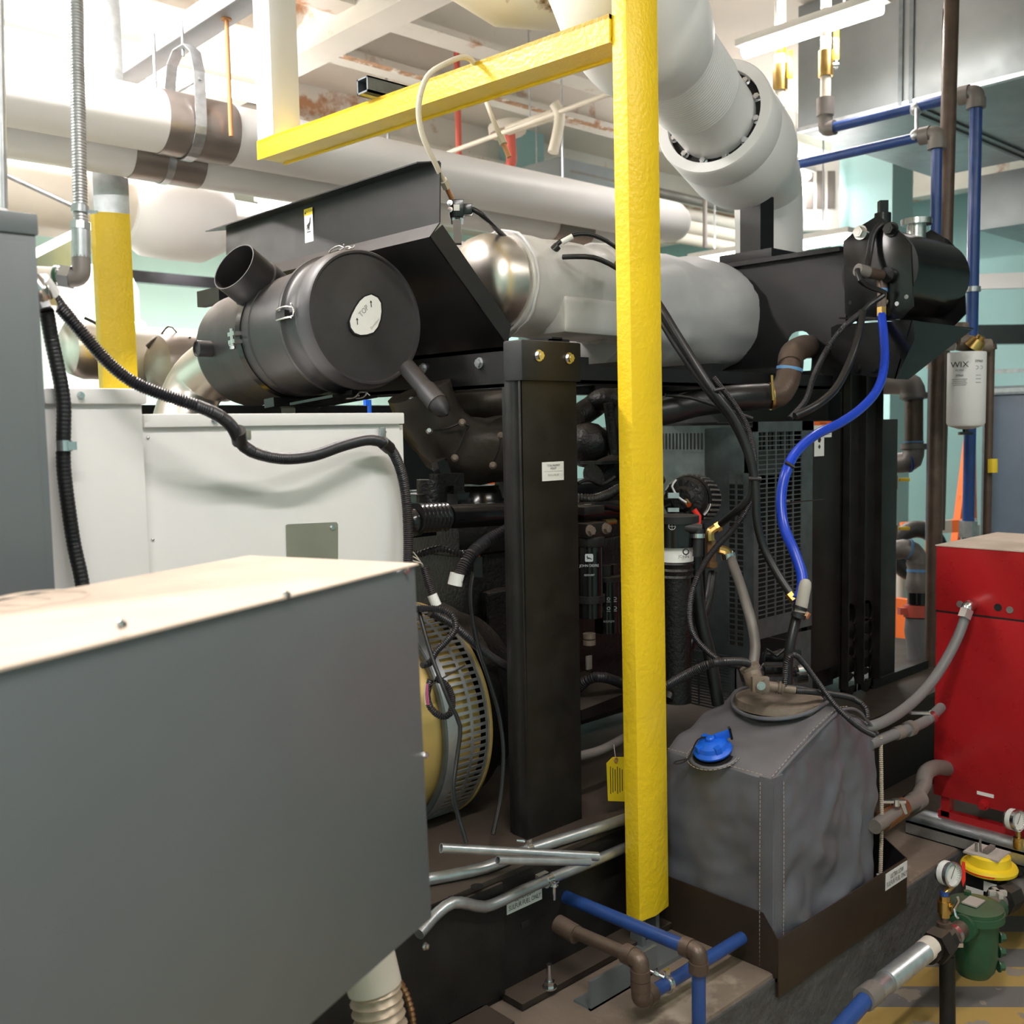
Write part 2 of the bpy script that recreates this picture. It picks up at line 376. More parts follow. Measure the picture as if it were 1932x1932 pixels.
for (x, y, pw, lb) in ((.3, .2, 42, 'fluorescent strip light above the foreground grey enclosure'), (.6, 3.4, 80, 'fluorescent strip light above the left end of the white cabinet'),
                   (3.2, -.6, 20, 'fluorescent strip light over the aisle in front of the red cabinet'), (2.4, 5.6, 110, 'fluorescent strip light over the aisle behind the generator'),
                   (8.2, 4.6, 38, 'fluorescent strip light added to brighten the right teal area, past the far end of the duct'), (-.6, 6.8, 100, 'fluorescent strip light over the far left aisle'), (5.6, 8.2, 75, 'fluorescent strip light near the back wall'),  # lamp past the duct is added to brighten the far right teal wall
                   (-1.4, -1.8, 8, 'fluorescent strip light in the front left corner')):
    fixture((x-.9, y, LZ), (x+.9, y, LZ), lb, power=pw, w=.12, up=.10 if x < 1 and y > 2 else .3)
W = bpy.data.worlds.new('world'); SC.world = W; W.use_nodes = True
W.node_tree.nodes['Background'].inputs['Color'].default_value = (.8, .85, .9, 1); W.node_tree.nodes['Background'].inputs['Strength'].default_value = .3
SC.view_settings.view_transform = 'Standard'; SC.view_settings.look = 'None'; SC.view_settings.gamma = 1; SC.view_settings.exposure = .72
# ================================================================ helpers for plates with holes
def hole_cell(mb, o, u, v, w, h, c, a, b, t, n=24, pw=2.0):
    """rectangular plate cell, origin o, unit axes u v, size w h, hole centre c (in u,v), half sizes a b, thickness vector t"""
    o, u, v, t = V(o), V(u), V(v), V(t); angs = [2*math.pi*k/n for k in range(n)]
    cs = [math.atan2(y-c[1], x-c[0]) % (2*math.pi) for x, y in ((0, 0), (w, 0), (w, h), (0, h))]
    angs = sorted(angs+cs); inn = []; out = []
    for g in angs:
        cx, sx = math.cos(g), math.sin(g); q = (abs(cx/a)**pw+abs(sx/b)**pw)**(-1/pw)
        inn.append(o+u*(c[0]+cx*q)+v*(c[1]+sx*q)); s = 1e9
        if cx > 1e-9: s = min(s, (w-c[0])/cx)
        if cx < -1e-9: s = min(s, -c[0]/cx)
        if sx > 1e-9: s = min(s, (h-c[1])/sx)
        if sx < -1e-9: s = min(s, -c[1]/sx)
        out.append(o+u*(c[0]+cx*s)+v*(c[1]+sx*s))
    m = len(angs); vs = inn+out+[p+t for p in inn]+[p+t for p in out]; fs = []
    for k in range(m):
        j = (k+1) % m
        fs += [(k, j, m+j, m+k), (2*m+k, 3*m+k, 3*m+j, 2*m+j), (k, 2*m+k, 2*m+j, j), (m+k, m+j, 3*m+j, 3*m+k)]
    mb.add(vs, fs)
def grid(mb, o, u, v, w, h, nu, nv, bu, bv, t):
    """slotted sheet: nu columns and nv rows of openings, bars bu, bv wide"""
    o, u, v, t = V(o), V(u), V(v), V(t)
    for i in range(nu+1):
        x = w*i/nu; mb.obox(o+u*x+v*h/2, u*bu/2, v*h/2, t/2)
    for j in range(nv+1):
        y = h*j/nv; mb.obox(o+u*w/2+v*y, u*w/2, v*bv/2, t/2*.9)
# ================================================================ yellow frames
X0 = 2.058
PT = PY(1190, 1820, 1.75)
r = root('yellow_frame', 'yellow painted steel channel post with a long arm, standing before the black support post', 'steel frame', (2.12, 1.77, PADZ))
sec = [(X0, 1.80), (X0, 1.752), (2.118, 1.744), (2.188, 1.755), (2.188, 1.80)]
part('post', MB().prism([V((x, y, .40))+cr*.017 for x, y in sec], V((0, 0, H-.41))-cr*.026).bv(.002), 'yellow', r)
BX = 1.99; bz0, bz1 = 2.757, 2.826; YE = PX(485, 285, BX).y; YNr = 1.745
def skew(mb, x0, x1, z0, z1):
    """bar running from the post to the far column; x and z given as 0..1 fractions of the channel section"""
    n0, n1 = PX(1163, 75, 2.050).z, PX(1163, 20, 2.050).z
    a = [V((2.050+.12*x, 1.80, n0+(n1-n0)*z)) for x, z in ((x0, z0), (x1, z0), (x1, z1), (x0, z1))]
    b = [V((BX+.12*x, YE, bz0+(bz1-bz0)*z)) for x, z in ((x0, z0), (x1, z0), (x1, z1), (x0, z1))]
    return mb.add(a+b, [(0, 1, 2, 3), (7, 6, 5, 4), (0, 4, 5, 1), (1, 5, 6, 2), (2, 6, 7, 3), (3, 7, 4, 0)])
bmB = MB(); skew(bmB, 0, 1, .84, 1); skew(bmB, 0, .08, 0, 1); skew(bmB, .92, 1, 0, 1); skew(bmB, .06, .94, .08, .2)
part('beam', bmB, 'yellow', r)
q = D(515, 130, 3.87)
part('hanger_column', MB().box((BX+.003, YE-.115, bz1), (BX+.118, YE-.002, H-.01)).bv(.003), 'white', r, 'white painted column')
part('post_foot', MB().box((2.10, 1.757, PADZ), (2.115, 1.80, .40)).box((2.16, 1.757, PADZ), (2.175, 1.80, .40)).box((2.03, 1.66, PADZ), (2.21, 1.85, PADZ+.012)), 'greyp', r, 'bare grey foot channel')
r2 = root('yellow_frame', 'yellow post with a bare galvanised top beyond the left end of the cabinet', 'steel post', (0, 0, 0)); ORG[r2] = V((0, 0, 0))
pc = D(222, 720, 4.3); hw = .062
b0 = D(222, 408, 4.3).z; t0 = D(222, 300, 4.3).z+.25
part('post', MB().prism([(pc.x-.05, pc.y+.075, 0), (pc.x-.062, pc.y, 0), (pc.x, pc.y-.03, 0), (pc.x+.07, pc.y-.04, 0), (pc.x+.07, pc.y+.04, 0)], (0, 0, b0)), 'yellow', r2)
part('post_top', MB().prism([(pc.x-.05, pc.y+.075, b0), (pc.x-.062, pc.y, b0), (pc.x, pc.y-.03, b0), (pc.x+.07, pc.y-.04, b0), (pc.x+.07, pc.y+.04, b0)], (0, 0, H-b0-.01)), 'galv', r2, 'unpainted galvanised top of the post')
thing('cross_beam', MB().bar(D(185, 440, 4.9), D(-40, 560, 3.7), .09, .10), 'greenp', 'pale green steel beam behind the left yellow post', 'beam')
# small square tube end on the yellow arm
p = D(728, 150, 3.35)
rr = root('tube_stub', 'short dark square tube lying across the top of the yellow arm', 'tube', p)
part('tube_body', MB().box((1.98, p.y-.03, bz1+.001), (2.27, p.y+.03, bz1+.007)).box((1.98, p.y-.03, bz1+.001), (2.27, p.y-.024, bz1+.05)).box((1.98, p.y+.024, bz1+.001), (2.27, p.y+.03, bz1+.05)).box((1.98, p.y-.03, bz1+.045), (2.27, p.y+.03, bz1+.05)), 'galvd', rr)
# cream hose over arm
def capped_hose(pts, label, m='cream', rad=.008):
    ps = spl(pts, .015); r = root('capped_hose', label, 'hose', ps[-1]); part('hose_body', MB().tube(ps, rad, 10), m, r)
    d = (ps[-1]-ps[-2]).normalized(); e = ps[-1]
    part('hose_ferrule', MB().tube([e, e+d*.028], rad*1.7, 6), 'cream', r); part('hose_tip', MB().tube([e+d*.028, e+d*.075], rad*.95, 10), 'rod', r, 'rusty threaded tip'); return r
capped_hose([D(905, 130, 3.0), D(880, 108, 2.95), D(845, 118, 2.9), D(806, 145, 2.88), D(790, 200, 2.88), D(797, 255, 2.9), D(822, 310, 2.95), D(836, 340, 3.0)], 'cream rubber hose looped over the yellow arm, rusty tip above the black shield')
capped_hose([D(900, 150, 3.3), D(915, 185, 3.28), D(930, 225, 3.26), D(944, 258, 3.25)], 'short cream hose end hanging behind the yellow arm with a rusty tip')
# yellow tag
t = root('warning_tag', 'yellow card tag hanging on wire beside the yellow post above the pipes', 'tag', PY(1165, 1425, 1.90))
y = 1.90
part('tag_card', MB().prism([PY(*q, y) for q in ((1144, 1440), (1156, 1428), (1182, 1428), (1178, 1512), (1147, 1511))], (0, -.0015, 0)), 'lyel', t)
part('eyelet', MB().lathe([(.005, 0), (.008, 0), (.008, .002), (.004, .002)], PY(1162, 1434, y-.0016), (0, -1, 0), 14), 'rust', t)
for i in range(6):
    ln = '.,:'.join(['ilu enotm', 'rcsa metiln', 'uoe lmint', 'nrsa iue'][(i+j) % 4] for j in range(1))
    part('print_line', MB().obox(PY(1152+4.4*i, 1472, y-.002), V((.0014, 0, 0)), V((0, .0002, 0)), V((0, 0, .040-.004*(i % 3)))), 'ink', t)
part('tag_wire', MB().tube(spl([PY(1162, 1434, y-.003), PY(1160, 1420, y+.02), PY(1158, 1405, y+.05)]), .0012, 6), 'cream', t)
# ================================================================ generator skid
SK = root('generator_skid', 'dusty black steel generator base with bolted flange, under the support post', 'machine base', (2.8, 2.2, PADZ))
part('web', MB().box((1.60, 1.855, PADZ), (5.0, 1.88, .615)), 'dustblk', SK)
part('top_flange', MB().box((.5, 1.848, .615), (5.0, 3.1, .63)).bv(.002), 'brownsteel', SK, 'dusty brown top plate')
fl = MB().box((1.66, 1.775, PADZ+.005), (4.8, 1.855, PADZ+.022)).bv(.002); part('bottom_flange', fl, 'brownsteel', SK, 'dusty brown bottom flange')
part('end_box', MB().box((.2, 1.842, PADZ+.02), (1.665, 2.4, .612)).bv(.003), 'dustblk', SK)
part('end_flange', MB().box((.2, 1.74, PADZ+.004), (1.60, 1.842, PADZ+.018)), 'brownsteel', SK)
part('far_web', MB().box((.5, 2.95, PADZ), (5.0, 2.99, .615)), 'dustblk', SK)
for px, py in ((1037, 1863),):
    p = PZ(px, py, PADZ+.022)
    b = part('anchor_bolt', MB().hexb(p, (0, 0, 1), .014, .018).cyl(p+EZ*.018, p+EZ*.062, .0075, 12), 'chrome', SK, 'bright anchor bolt')
part('hole', MB().lathe([(.0, 0), (.016, 0)], PZ(900, 1672, .631)+V((0, 0, .0006)), (0, 0, 1), 20), 'holeb', SK)
part('hole', MB().lathe([(.0, 0), (.009, 0)], PZ(852, 1693, .631)+V((0, 0, .0006)), (0, 0, 1), 20), 'holeb', SK)
a = PY(1024, 1665, 1.85); lw, lh = .125, .046
part('fuel_label', MB().box((a.x-lw, 1.8535, a.z-lh), (a.x, 1.8549, a.z)), 'label', SK, 'white fuel label')
text('fuel_label_text', 'ULTRA LOW\nSULFUR FUEL ONLY', (a.x-lw/2, 1.8535, a.z-lh/2), EX, EZ, .018, 'ink', SK, wid=.72)
part('maker_plate', MB().box((a.x-.075, 1.8535, a.z-.10), (a.x-.048, 1.8549, a.z-.086)), 'blackm', SK)
# ================================================================ foreground enclosure
c0 = D(783, 1063, 1.6); ang = math.radians(47-25.4); e1 = V((math.cos(ang), math.sin(ang), 0)); e2 = V((-math.sin(ang), math.cos(ang), 0))
zt = c0.z; zb = D(825, 1772, 1.6).z
EN = root('equipment_enclosure', 'large blue-grey sheet metal enclosure in the foreground with dusty top', 'enclosure', (c0.x-e1.x*.6, c0.y-e1.y*.6, zb))
f0 = V((c0.x, c0.y, 0)); LN, DP = 1.25, .33
def ep(s, t, z): return V((f0.x, f0.y, 0))-e1*s+e2*t+EZ*z
part('housing', MB().add([ep(s, t, z) for z in (zb, zt-.003) for s, t in ((-.024*(z == zb), 0), (LN, 0), (LN, DP), (-.024*(z == zb), DP))], [(0, 1, 2, 3), (7, 6, 5, 4), (0, 4, 5, 1), (1, 5, 6, 2), (2, 6, 7, 3), (3, 7, 4, 0)]).bv(.003), 'greyp', EN)
part('top_panel', MB().add([ep(s, t, z) for z in (zt-.003, zt) for s, t in ((-.004, -.004), (LN, -.004), (LN, DP), (-.004, DP))], [(0, 1, 2, 3), (7, 6, 5, 4), (0, 4, 5, 1), (1, 5, 6, 2), (2, 6, 7, 3), (3, 7, 4, 0)]), 'dusttop', EN, 'dusty beige top panel')
for s_, t_ in ((.9, .02), (.9, DP-.02), (.25, DP-.03)):
    e_ = ep(s_, t_, 0); part('stand_leg', MB().box((e_.x-.02, e_.y-.02, 0), (e_.x+.02, e_.y+.02, zb)), 'greyp', EN)
def onfront(px, py):
    r = ray(px, py); n = -e2; t = (f0-CAM).dot(n)/r.dot(n); return CAM+r*t
for px, py in ((227, 1178), (538, 1122), (765, 1076), (801, 1425), (801, 1785)):
    p = onfront(px, py); part('screw', MB().hexb(p, -e2, .0042, .006), 'chrome', EN)
for (px, py) in ((80, 1128), (8, 1140)):
    p = PZ(px, py, zt)+EZ*.0005
    part('recess_ring', MB().lathe([(.052, 0), (.055, .002), (.058, 0)], p, (0, 0, 1), 32), 'dusttop', EN)
# flexible duct under enclosure
p = D(715, 1800, 1.85); 
FD = root('flexible_duct', 'ribbed flexible metal duct hanging below the grey enclosure', 'duct', D(715, 2050, 1.85))
tp = [D(705, 1850, 1.95), D(712, 1900, 1.95), D(722, 1960, 1.95), D(728, 2080, 1.95), D(728, 2500, 1.95), D(728, 2640, 1.95)]
part('duct_body', MB().tube(spl(tp), .047, 20, corr=(.018, .004)), 'bellow', FD)
part('duct_collar', MB().cyl(D(690, 1790, 1.95), D(707, 1862, 1.95), .052, 24), 'wrapbe', FD)
thing('braided_cable', MB().tube(spl([D(742, 1838, 1.98), D(760, 1862, 2), D(776, 1905, 2), D(785, 1990, 2)]), .006, 8, corr=(.01, .0012)), 'bronze', 'thin brown braided cable beside the ribbed duct', 'cable')
# ================================================================ left grey cabinet
p = D(65, 404, 1.75); zc = p.z
GC = root('electrical_cabinet', 'tall grey steel cabinet at the left edge with lipped lid', 'cabinet', (.2, 1.95, .3))
part('housing', MB().box((-.9, p.y, .30), (p.x, p.y+.22, zc-.01)).bv(.002), 'greyp', GC)
part('lid', MB().box((-.905, p.y-.005, zc-.036), (p.x+.004, p.y+.224, zc)).bv(.004), 'greyp', GC)
part('front_panel', MB().box((-.9, p.y-.003, .3), (p.x-.014, p.y, zc-.05)).bv(.001), 'greyp', GC)
GC2 = p
# conduit at far left edge
thing('vertical_conduit', MB().cyl(D(0, 395, 1.9), D(-8, -60, 1.9), .0135, 16), 'galv', 'thin vertical steel conduit at the extreme left edge above the grey cabinet', 'conduit')
# ================================================================ white control cabinet
YC = 2.10; zw = PY(757, 779, YC).z; xr = PY(757, 900, YC).x; xl = PY(272, 900, YC).x
CB = root('generator_cabinet', 'white steel generator cabinet under the black air cleaner', 'cabinet', (1.1, 2.5, .63))
part('body', MB().box((xl-.02, YC, .631), (xr, 3.0, zw-.002)).bv(.004), 'white', CB)
part('lid_flange', MB().box((xl, YC-.012, zw-.028), (xr+.006, 3.0, zw)).bv(.003), 'white', CB)
part('side_channel', MB().box((xr+.0005, YC+.004, .68), (xr+.012, YC+.06, zw-.03)), 'white', CB)
YL = 2.06; zl = PY(38, 731, YL).z; x0 = PY(38, 900, YL).x; x1 = PY(275, 900, YL).x
part('end_panel', MB().box((x0, YL, .631), (x1, 2.9, zl-.003)).bv(.006), 'white', CB)
part('end_lid', MB().box((PY(80, 750, YL).x, YL-.012, PY(180, 763, YL).z), (x1+.006, 2.9, zl)).bv(.006), 'white', CB)
for px, py in ((152, 746), (63, 820), (77, 1076), (404, 793), (722, 815)):
    yy = YL-.012 if px < 200 else YC-.012
    if px in (63, 77): yy = YL
    if px == 722: yy = YC-.002
    q = PY(px, py, yy); part('bolt', MB().hexb(q, (0, -1, 0), .0055, .009), 'chrome', CB)
part('cover_plate', quad([(539, 991), (543, 989), (634, 985), (637, 989), (637, 1075), (541, 1075)], 'Y', YC-.001, .002), 'plate', CB, 'olive zinc cover plate')
q = PY(627, 995, YC-.003); part('cover_plate_bolt', MB().hexb(q, (0, -1, 0), .005, .006), 'chrome', CB)
for px, py in ((279, 826), (288, 1018)):
    q = PY(px, py, YC); part('rivet', MB().sph(q, .004), 'chrome', CB)
# corrugated conduit runs
def hose(name, pts, rad, m, label, cat='hose', corr=None, parts=(), n=12, step=.02):
    ps = spl(pts, step); r = root(name, label, cat, min(ps, key=lambda q: q.z)); part('hose_body', MB().tube(ps, rad, n, corr=corr), m, r); return r
cyr = YC-.03
A = [D(85, 540, 1.92), D(110, 575, 1.95), D(150, 622, 1.98), D(200, 680, 2.0), D(250, 720, 2.02), D(310, 745, 2.04), D(370, 765, 2.06), D(415, 785, 2.1), D(440, 808, 2.14), D(452, 832, 2.18), D(475, 852, 2.22), D(530, 865, 2.27), D(590, 860, 2.33), D(650, 840, 2.40), D(700, 830, 2.47), D(735, 845, 2.53), D(757, 890, 2.57), D(767, 950, 2.59), D(770, 1020, 2.59), D(770, 1075, 2.59), D(775, 1150, 2.60)]
HC = hose('corrugated_conduit', A, .0125, 'conduit', 'long corrugated black conduit snaking across the white cabinet', 'conduit', corr=(.0052, .0012), n=14)
part('conduit_boot', MB().cyl(D(76, 528, 1.9), D(97, 556, 1.93), .017, 14), 'wrapw', HC, 'white tape wrap at the upper end')
part('p_clamp', MB().tube([D(449, 812, 2.155), D(452, 834, 2.185)], .0165, 14), 'blackm', HC)
part('clamp_tab', MB().box(PY(458, 828, YC-.004), PY(472, 811, YC)).bv(.001), 'plate', HC)
part('p_clamp', MB().tube([D(722, 835, 2.50), D(735, 846, 2.53)], .016, 14), 'blackm', HC)
part('clamp_tab', MB().box(PY(715, 826, YC-.006), PY(728, 806, YC-.0125)).bv(.001), 'galv', HC)
B = [D(88, 588, 1.93), D(97, 640, 1.95), D(110, 700, 1.955), D(120, 760, 1.96), D(120, 820, 1.96), D(120, 880, 1.965), D(128, 950, 1.97), D(140, 1030, 1.98), D(155, 1100, 1.98), D(160, 1180, 1.98)]
HB = hose('power_cable', B, .0135, 'rubber', 'thick ribbed black cable hanging down the left white end panel', 'cable', corr=(.008, .0005), n=14)
part('cable_strap', MB().tube([D(120, 832, 1.96), D(121, 852, 1.96)], .0165, 16).obox(D(136, 841, 1.955), EX*.008, EY*.003, EZ*.008), 'chrome', HB, 'bright pipe strap')
part('cable_gland', MB().cyl(D(80, 560, 1.92), D(90, 585, 1.92), .021, 8).tube(spl([D(62, 530, 1.9), D(74, 545, 1.9), D(83, 566, 1.92)]), .019, 14), 'chrome', HB, 'bright metal gland')
# overhead flexible steel conduit
G = root('flexible_steel_conduit', 'vertical flexible steel conduit dropping to an elbow over the grey cabinet', 'conduit', D(110, 520, 2.0))
part('conduit_body', MB().tube([D(142, -60, 2.0), D(147, 180, 2.0), D(152, 425, 2.0)], .0135, 18, corr=(.006, .0006)), 'galv', G)
part('connector', MB().cyl(D(152, 420, 2.0), D(152, 434, 2.0), .0195, 8).cyl(D(152, 433, 2.0), D(153, 487, 2.0), .0175, 20), 'galv', G)
part('elbow', MB().tube(fil([D(153, 484, 2.0), D(154, 525, 2.0), D(120, 525, 2.0)], .05), .0175, 16), 'irong', G)
part('locknut', MB().cyl(D(136, 524, 2.0), D(116, 521, 2.0), .0235, 6).cyl(D(118, 521, 2.0), D(104, 520, 2.0), .02, 16), 'chrome', G)
part('gasket', MB().cyl(D(106, 520, 2.0), D(112, 520, 2.0), .0205, 16), 'green', G, 'green gasket')
part('nipple', MB().cyl(D(106, 520, 2.0), D(60, 518, 1.98), .0165, 16), 'wrapbe', G)
part('rod_clamp', MB().tube([D(151, 388, 2.0), D(151, 402, 2.0)], .0165, 16).bar(D(160, 400, 2.0), D(184, 400, 2.0), .003, .006), 'galv', G)
part('support_rod', MB().cyl(D(-20, 316, 1.95), D(140, 390, 2.0), .005, 10), 'chrome', G, 'thin threaded rod')
# ================================================================ support post
PXL, PXR, PYF = 1.86, 2.078, 1.955
PO = root('support_post', 'tall dusty black steel support post in the centre with bolted cap', 'post', (1.97, 2.0, .63))
zc1 = PY(985, 640, 1.945).z; zc0 = PY(985, 718, 1.945).z
part('column', MB().box((PXL, PYF, .631), (PXR-.004, PYF+.008, zc1-.02)).box((PXL, PYF, .631), (PXL+.008, PYF+.062, zc1-.02)).box((PXR-.012, PYF, .631), (PXR-.004, PYF+.062, zc1-.02)).bv(.002), 'dustblk', PO)
part('side_plate', MB().box((PXL+.004, PYF+.062, .631), (PXL+.07, PYF+.075, zc1-.12)), 'black', PO)
part('cap', MB().box((PXL-.004, 1.942, zc0), (PXR+.004, 2.015, zc1)).bv(.006), 'black', PO)
for px, py in ((1016, 671), (1073, 676)):
    q = PY(px, py, 1.942); part('cap_bolt', MB().hexb(q, (0, -1, 0), .0115, .012), 'steel', PO)
q = PY(1043, 889, PYF); hw_, hh = .0415, .0255
part('weight_label', MB().box((q.x-hw_, PYF-.0012, q.z-hh), (q.x+hw_, PYF, q.z+hh)), 'label', PO, 'white weight label')
text('weight_label_text', 'TOTAL MAXIMUM\nWEIGHT', (q.x, PYF-.0012, q.z+.0115), EX, EZ, .0085, 'ink', PO, wid=.72)
text('weight_label_text', '900 KG (1985 LBS)', (q.x, PYF-.0012, q.z-.010), EX, EZ, .0075, 'inkg', PO, wid=.72)
part('label_rule', MB().box((q.x-.036, PYF-.0018, q.z-.0003), (q.x+.036, PYF-.0012, q.z+.0003)), 'inkg', PO)
for px, py in ((1036, 857), (1045, 1200), (1042, 1530), (971, 1126)):
    q = PY(px, py, PYF) if px > 985 else PX(px, py, PXL)
    ax = (0, -1, 0) if px > 985 else (-1, 0, 0)
    part('bolt_hole', MB().lathe([(0, .0008), (.0035, .0008)], q, ax, 14), 'holeb', PO)
# top frame
TF = root('top_frame', 'black steel rails carrying the silver exhaust drums above the engine', 'steel frame', (2.8, 2.4, 1.86))
part('side_rail', MB().box((1.97, 2.02, 1.86), (2.10, 3.5, 1.872)).box((1.97, 2.02, 1.862), (1.982, 3.5, 1.975)).box((1.97, 2.02, 1.963), (2.10, 3.5, 1.975)), 'black', TF)
q = PX(905, 685, 1.97); part('rail_bolt', MB().hexb(q, (-1, 0, 0), .012, .011), 'galv', TF)
q = PX(799, 695, 1.97); part('rail_bolt', MB().hexb(q, (-1, 0, 0), .012, .011), 'galv', TF)
z1 = PY(1150, 680, 2.10).z
part('front_rail', MB().box((2.085, 2.09, 1.875), (3.68, 2.10, z1-.02)).box((2.085, 2.09, 1.875), (3.68, 2.17, 1.885)), 'black', TF)
part('post_bracket', MB().box((2.088, 2.06, z1-.03), (2.16, 2.075, z1+.05)).box((2.088, 2.06, z1+.045), (2.13, 2.16, z1+.055)), 'black', TF)
part('rear_rail', MB().box((2.10, 2.75, 1.87), (3.68, 2.82, 1.96)), 'black', TF)
for x in (2.3, 2.62, 3.0, 3.45): part('cross_rail', MB().box((x, 2.17, 1.89), (x+.06, 2.75, 1.96)), 'black', TF)
part('far_post', MB().box((2.0, 3.3, .67), (2.1, 3.4, 1.86)), 'black', TF)
# ================================================================ heat shield
YN, YF = 2.35, 3.64; XS = 1.90
Pt = PY(830, 306, YN); Pb = PY(829, 420, YN); Pe = PY(810, 447, YN); Pl = PY(958, 655, YN)
XS = Pt.x
HS = root('heat_shield', 'long folded black sheet metal heat shield behind the air cleaner', 'shield', (XS, 3.0, 1.98))
def ext(poly, t, y0=YN, y1=YF):
    """sheet: polyline in x,z extruded along y with thickness"""
    mb = MB()
    for (a, b) in zip(poly, poly[1:]):
        a, b = V((a[0], 0, a[1])), V((b[0], 0, b[1])); d = (b-a).normalized(); n = V((-d.z, 0, d.x))*t
        mb.prism([a+EY*y0, b+EY*y0, b+n+EY*y0, a+n+EY*y0], EY*(y1-y0))
    return mb
part('upper_panel', ext([(Pt.x, Pt.z), (Pb.x, Pb.z)], .004), 'black', HS)
tf = MB().prism([(Pt.x, YN, Pt.z), (Pt.x-.045, YN+.05, Pt.z), (Pt.x-.045, YF+.08, Pt.z), (Pt.x, YF, Pt.z)], (0, 0, .004)); part('top_flange', tf, 'black', HS)
part('ledge', ext([(Pb.x, Pb.z), (Pe.x, Pe.z)], .004), 'blackm', HS)
part('inclined_panel', ext([(Pe.x, Pe.z), (Pl.x, Pl.z)], .004), 'black', HS)
nn = V((Pe.x-Pl.x, 0, Pe.z-Pl.z)).normalized(); n2 = V((-nn.z, 0, nn.x)); n2 = n2 if n2.x > 0 else -n2
P4 = PY(835, 424, YN); P5 = PY(964, 612, YN)
part('end_flange', MB().prism([Pe, P4, P5, Pl], (0, .003, 0)), 'blackm', HS, 'angled end flange')
zq = PX(580, 425, XS-.001)
def lab(par, c, u, v, w, h, n, m='label', t=.0012, name='label_plate', label=None):
    return part(name, MB().obox(V(c)+V(n)*t/2, V(u)*w/2, V(v)*h/2, V(n)*t/2), m, par, label)
c = PX(583, 425, XS-.0045); u = -EY; N_ = -EX
lab(HS, c, u, EZ, .052, .112, N_, name='caution_label', label='yellow and white caution label')
lab(HS, c+EZ*.045+N_*.0012, u, EZ, .052, .022, N_, 'lyel', .0006, 'caution_header')
text('caution_text', 'CAUTION', c+EZ*.045+N_*.0018+u*.007, u, EZ, .011, 'ink', HS)
tri = [c+EZ*(.045+dz)+u*(du)+N_*.0026 for du, dz in ((-.022, -.006), (-.012, -.006), (-.017, .004))]
part('warning_triangle', MB().prism(tri, N_*.0005), 'ink', HS)
hand = [(-.016, .0), (-.004, .008), (.004, .012), (.010, .028), (.014, .028), (.012, .008), (.006, -.002), (.004, -.014), (.0, -.014), (.0, -.004), (-.005, -.016), (-.008, -.015), (-.004, -.003), (-.013, -.011), (-.015, -.009), (-.007, .001)]
part('hand_pictogram', MB().prism([c+u*a+EZ*(b-.003)+N_*.0013 for a, b in hand], N_*.0005), 'ink', HS)
part('label_bar', MB().obox(c-EZ*.022+N_*.0016, u*.012, EZ*.0015, N_*.0004), 'ink', HS)
for i, k in enumerate((-.030, -.0345, -.039, -.0455, -.050)):
    part('label_line', MB().obox(c+EZ*k+N_*.0016-u*(.003*(i % 2)), u*.016, EZ*.0007, N_*.0004), 'inkg', HS)
fb = PX(365, 560, XS-.03)
part('far_bracket', MB().box((Pe.x-.005, YF-.02, Pe.z-.06), (Pe.x+.03, YF+.16, Pe.z)), 'black', HS)
# ================================================================ air cleaner
a0 = D(690, 600, 2.97); a1 = D(462, 664, 3.5); ax = (a1-a0).normalized(); L = (a1-a0).length
AC = root('air_cleaner', 'large black cylindrical air cleaner above the white cabinet', 'air filter', a0+ax*.3-EZ*.21)
xa, ya, za = frame(ax)
upv = (EZ-ax*ax.z).normalized(); rt = upv.cross(ax)*-1   # rt: to the right seen from the camera
if rt.dot(cr) < 0: rt = -rt
def ac(d, a, r): # point on cleaner: distance d along axis, angle a clockwise from top
    return a0+ax*d+(upv*math.cos(a)+rt*math.sin(a))*r
part('canister', MB().lathe([(.188, .10), (.188, L-.03), (.183, L-.012), (.17, L), (0, L)], a0, ax, 72), 'blackm', AC)
part('canister_rib', MB().lathe([(.188, .345), (.191, .347), (.191, .352), (.188, .354)], a0, ax, 72), 'blackm', AC)
part('flange_ring', MB().lathe([(.188, .155), (.202, .15), (.206, .142), (.206, .128), (.198, .122), (.193, .112), (.193, .07), (.196, .06)], a0, ax, 72), 'blackm', AC)
part('end_cap', MB().lathe([(0, -.004), (.06, -.002), (.075, .002), (.183, 0), (.187, -.008), (.193, -.008), (.198, .0), (.200, .014), (.203, .03), (.203, .05), (.197, .062), (.190, .075)], a0, ax, 96), 'blackcap', AC)
# label plate TOP
uo = (rt*.80+upv*.60).normalized()      # text direction runs up to the right
uo = (rt*math.cos(math.radians(50))+upv*math.sin(math.radians(50))).normalized(); vo = (upv*math.cos(math.radians(50))-rt*math.sin(math.radians(50))).normalized()
def capP(px, py, off=-.006):
    o = a0+ax*off; r_ = ray(px, py); return CAM+r_*((o-CAM).dot(ax)/r_.dot(ax))
trip = [(688, 560), (700, 556), (712, 562), (718, 572), (719, 588), (717, 603), (712, 617), (704, 627), (692, 631), (680, 632), (669, 628), (662, 618), (660, 606), (664, 594), (671, 580), (679, 568)]
part('plate_recess', MB().prism([capP(690+(x-690)*1.10, 596+(y-596)*1.08, -.005) for x, y in trip], -ax*.0015), 'holeb', AC)
part('top_plate', MB().prism([capP(x, y, -.0068) for x, y in trip], -ax*.0015), 'label', AC, 'white plate lettered TOP')
tc = capP(686, 587, -.0085); te = capP(701, 569, -.0085); ud = (te-tc).normalized(); vd = ud.cross(-ax)*-1
vd = (-ax).cross(ud).normalized()
text('plate_text', 'TOP', tc, ud, vd, .022, 'inkg', AC, wid=.95)
text('plate_brand', 'Donaldson', capP(707, 611, -.0085), ud, vd, .010, 'cap', AC)
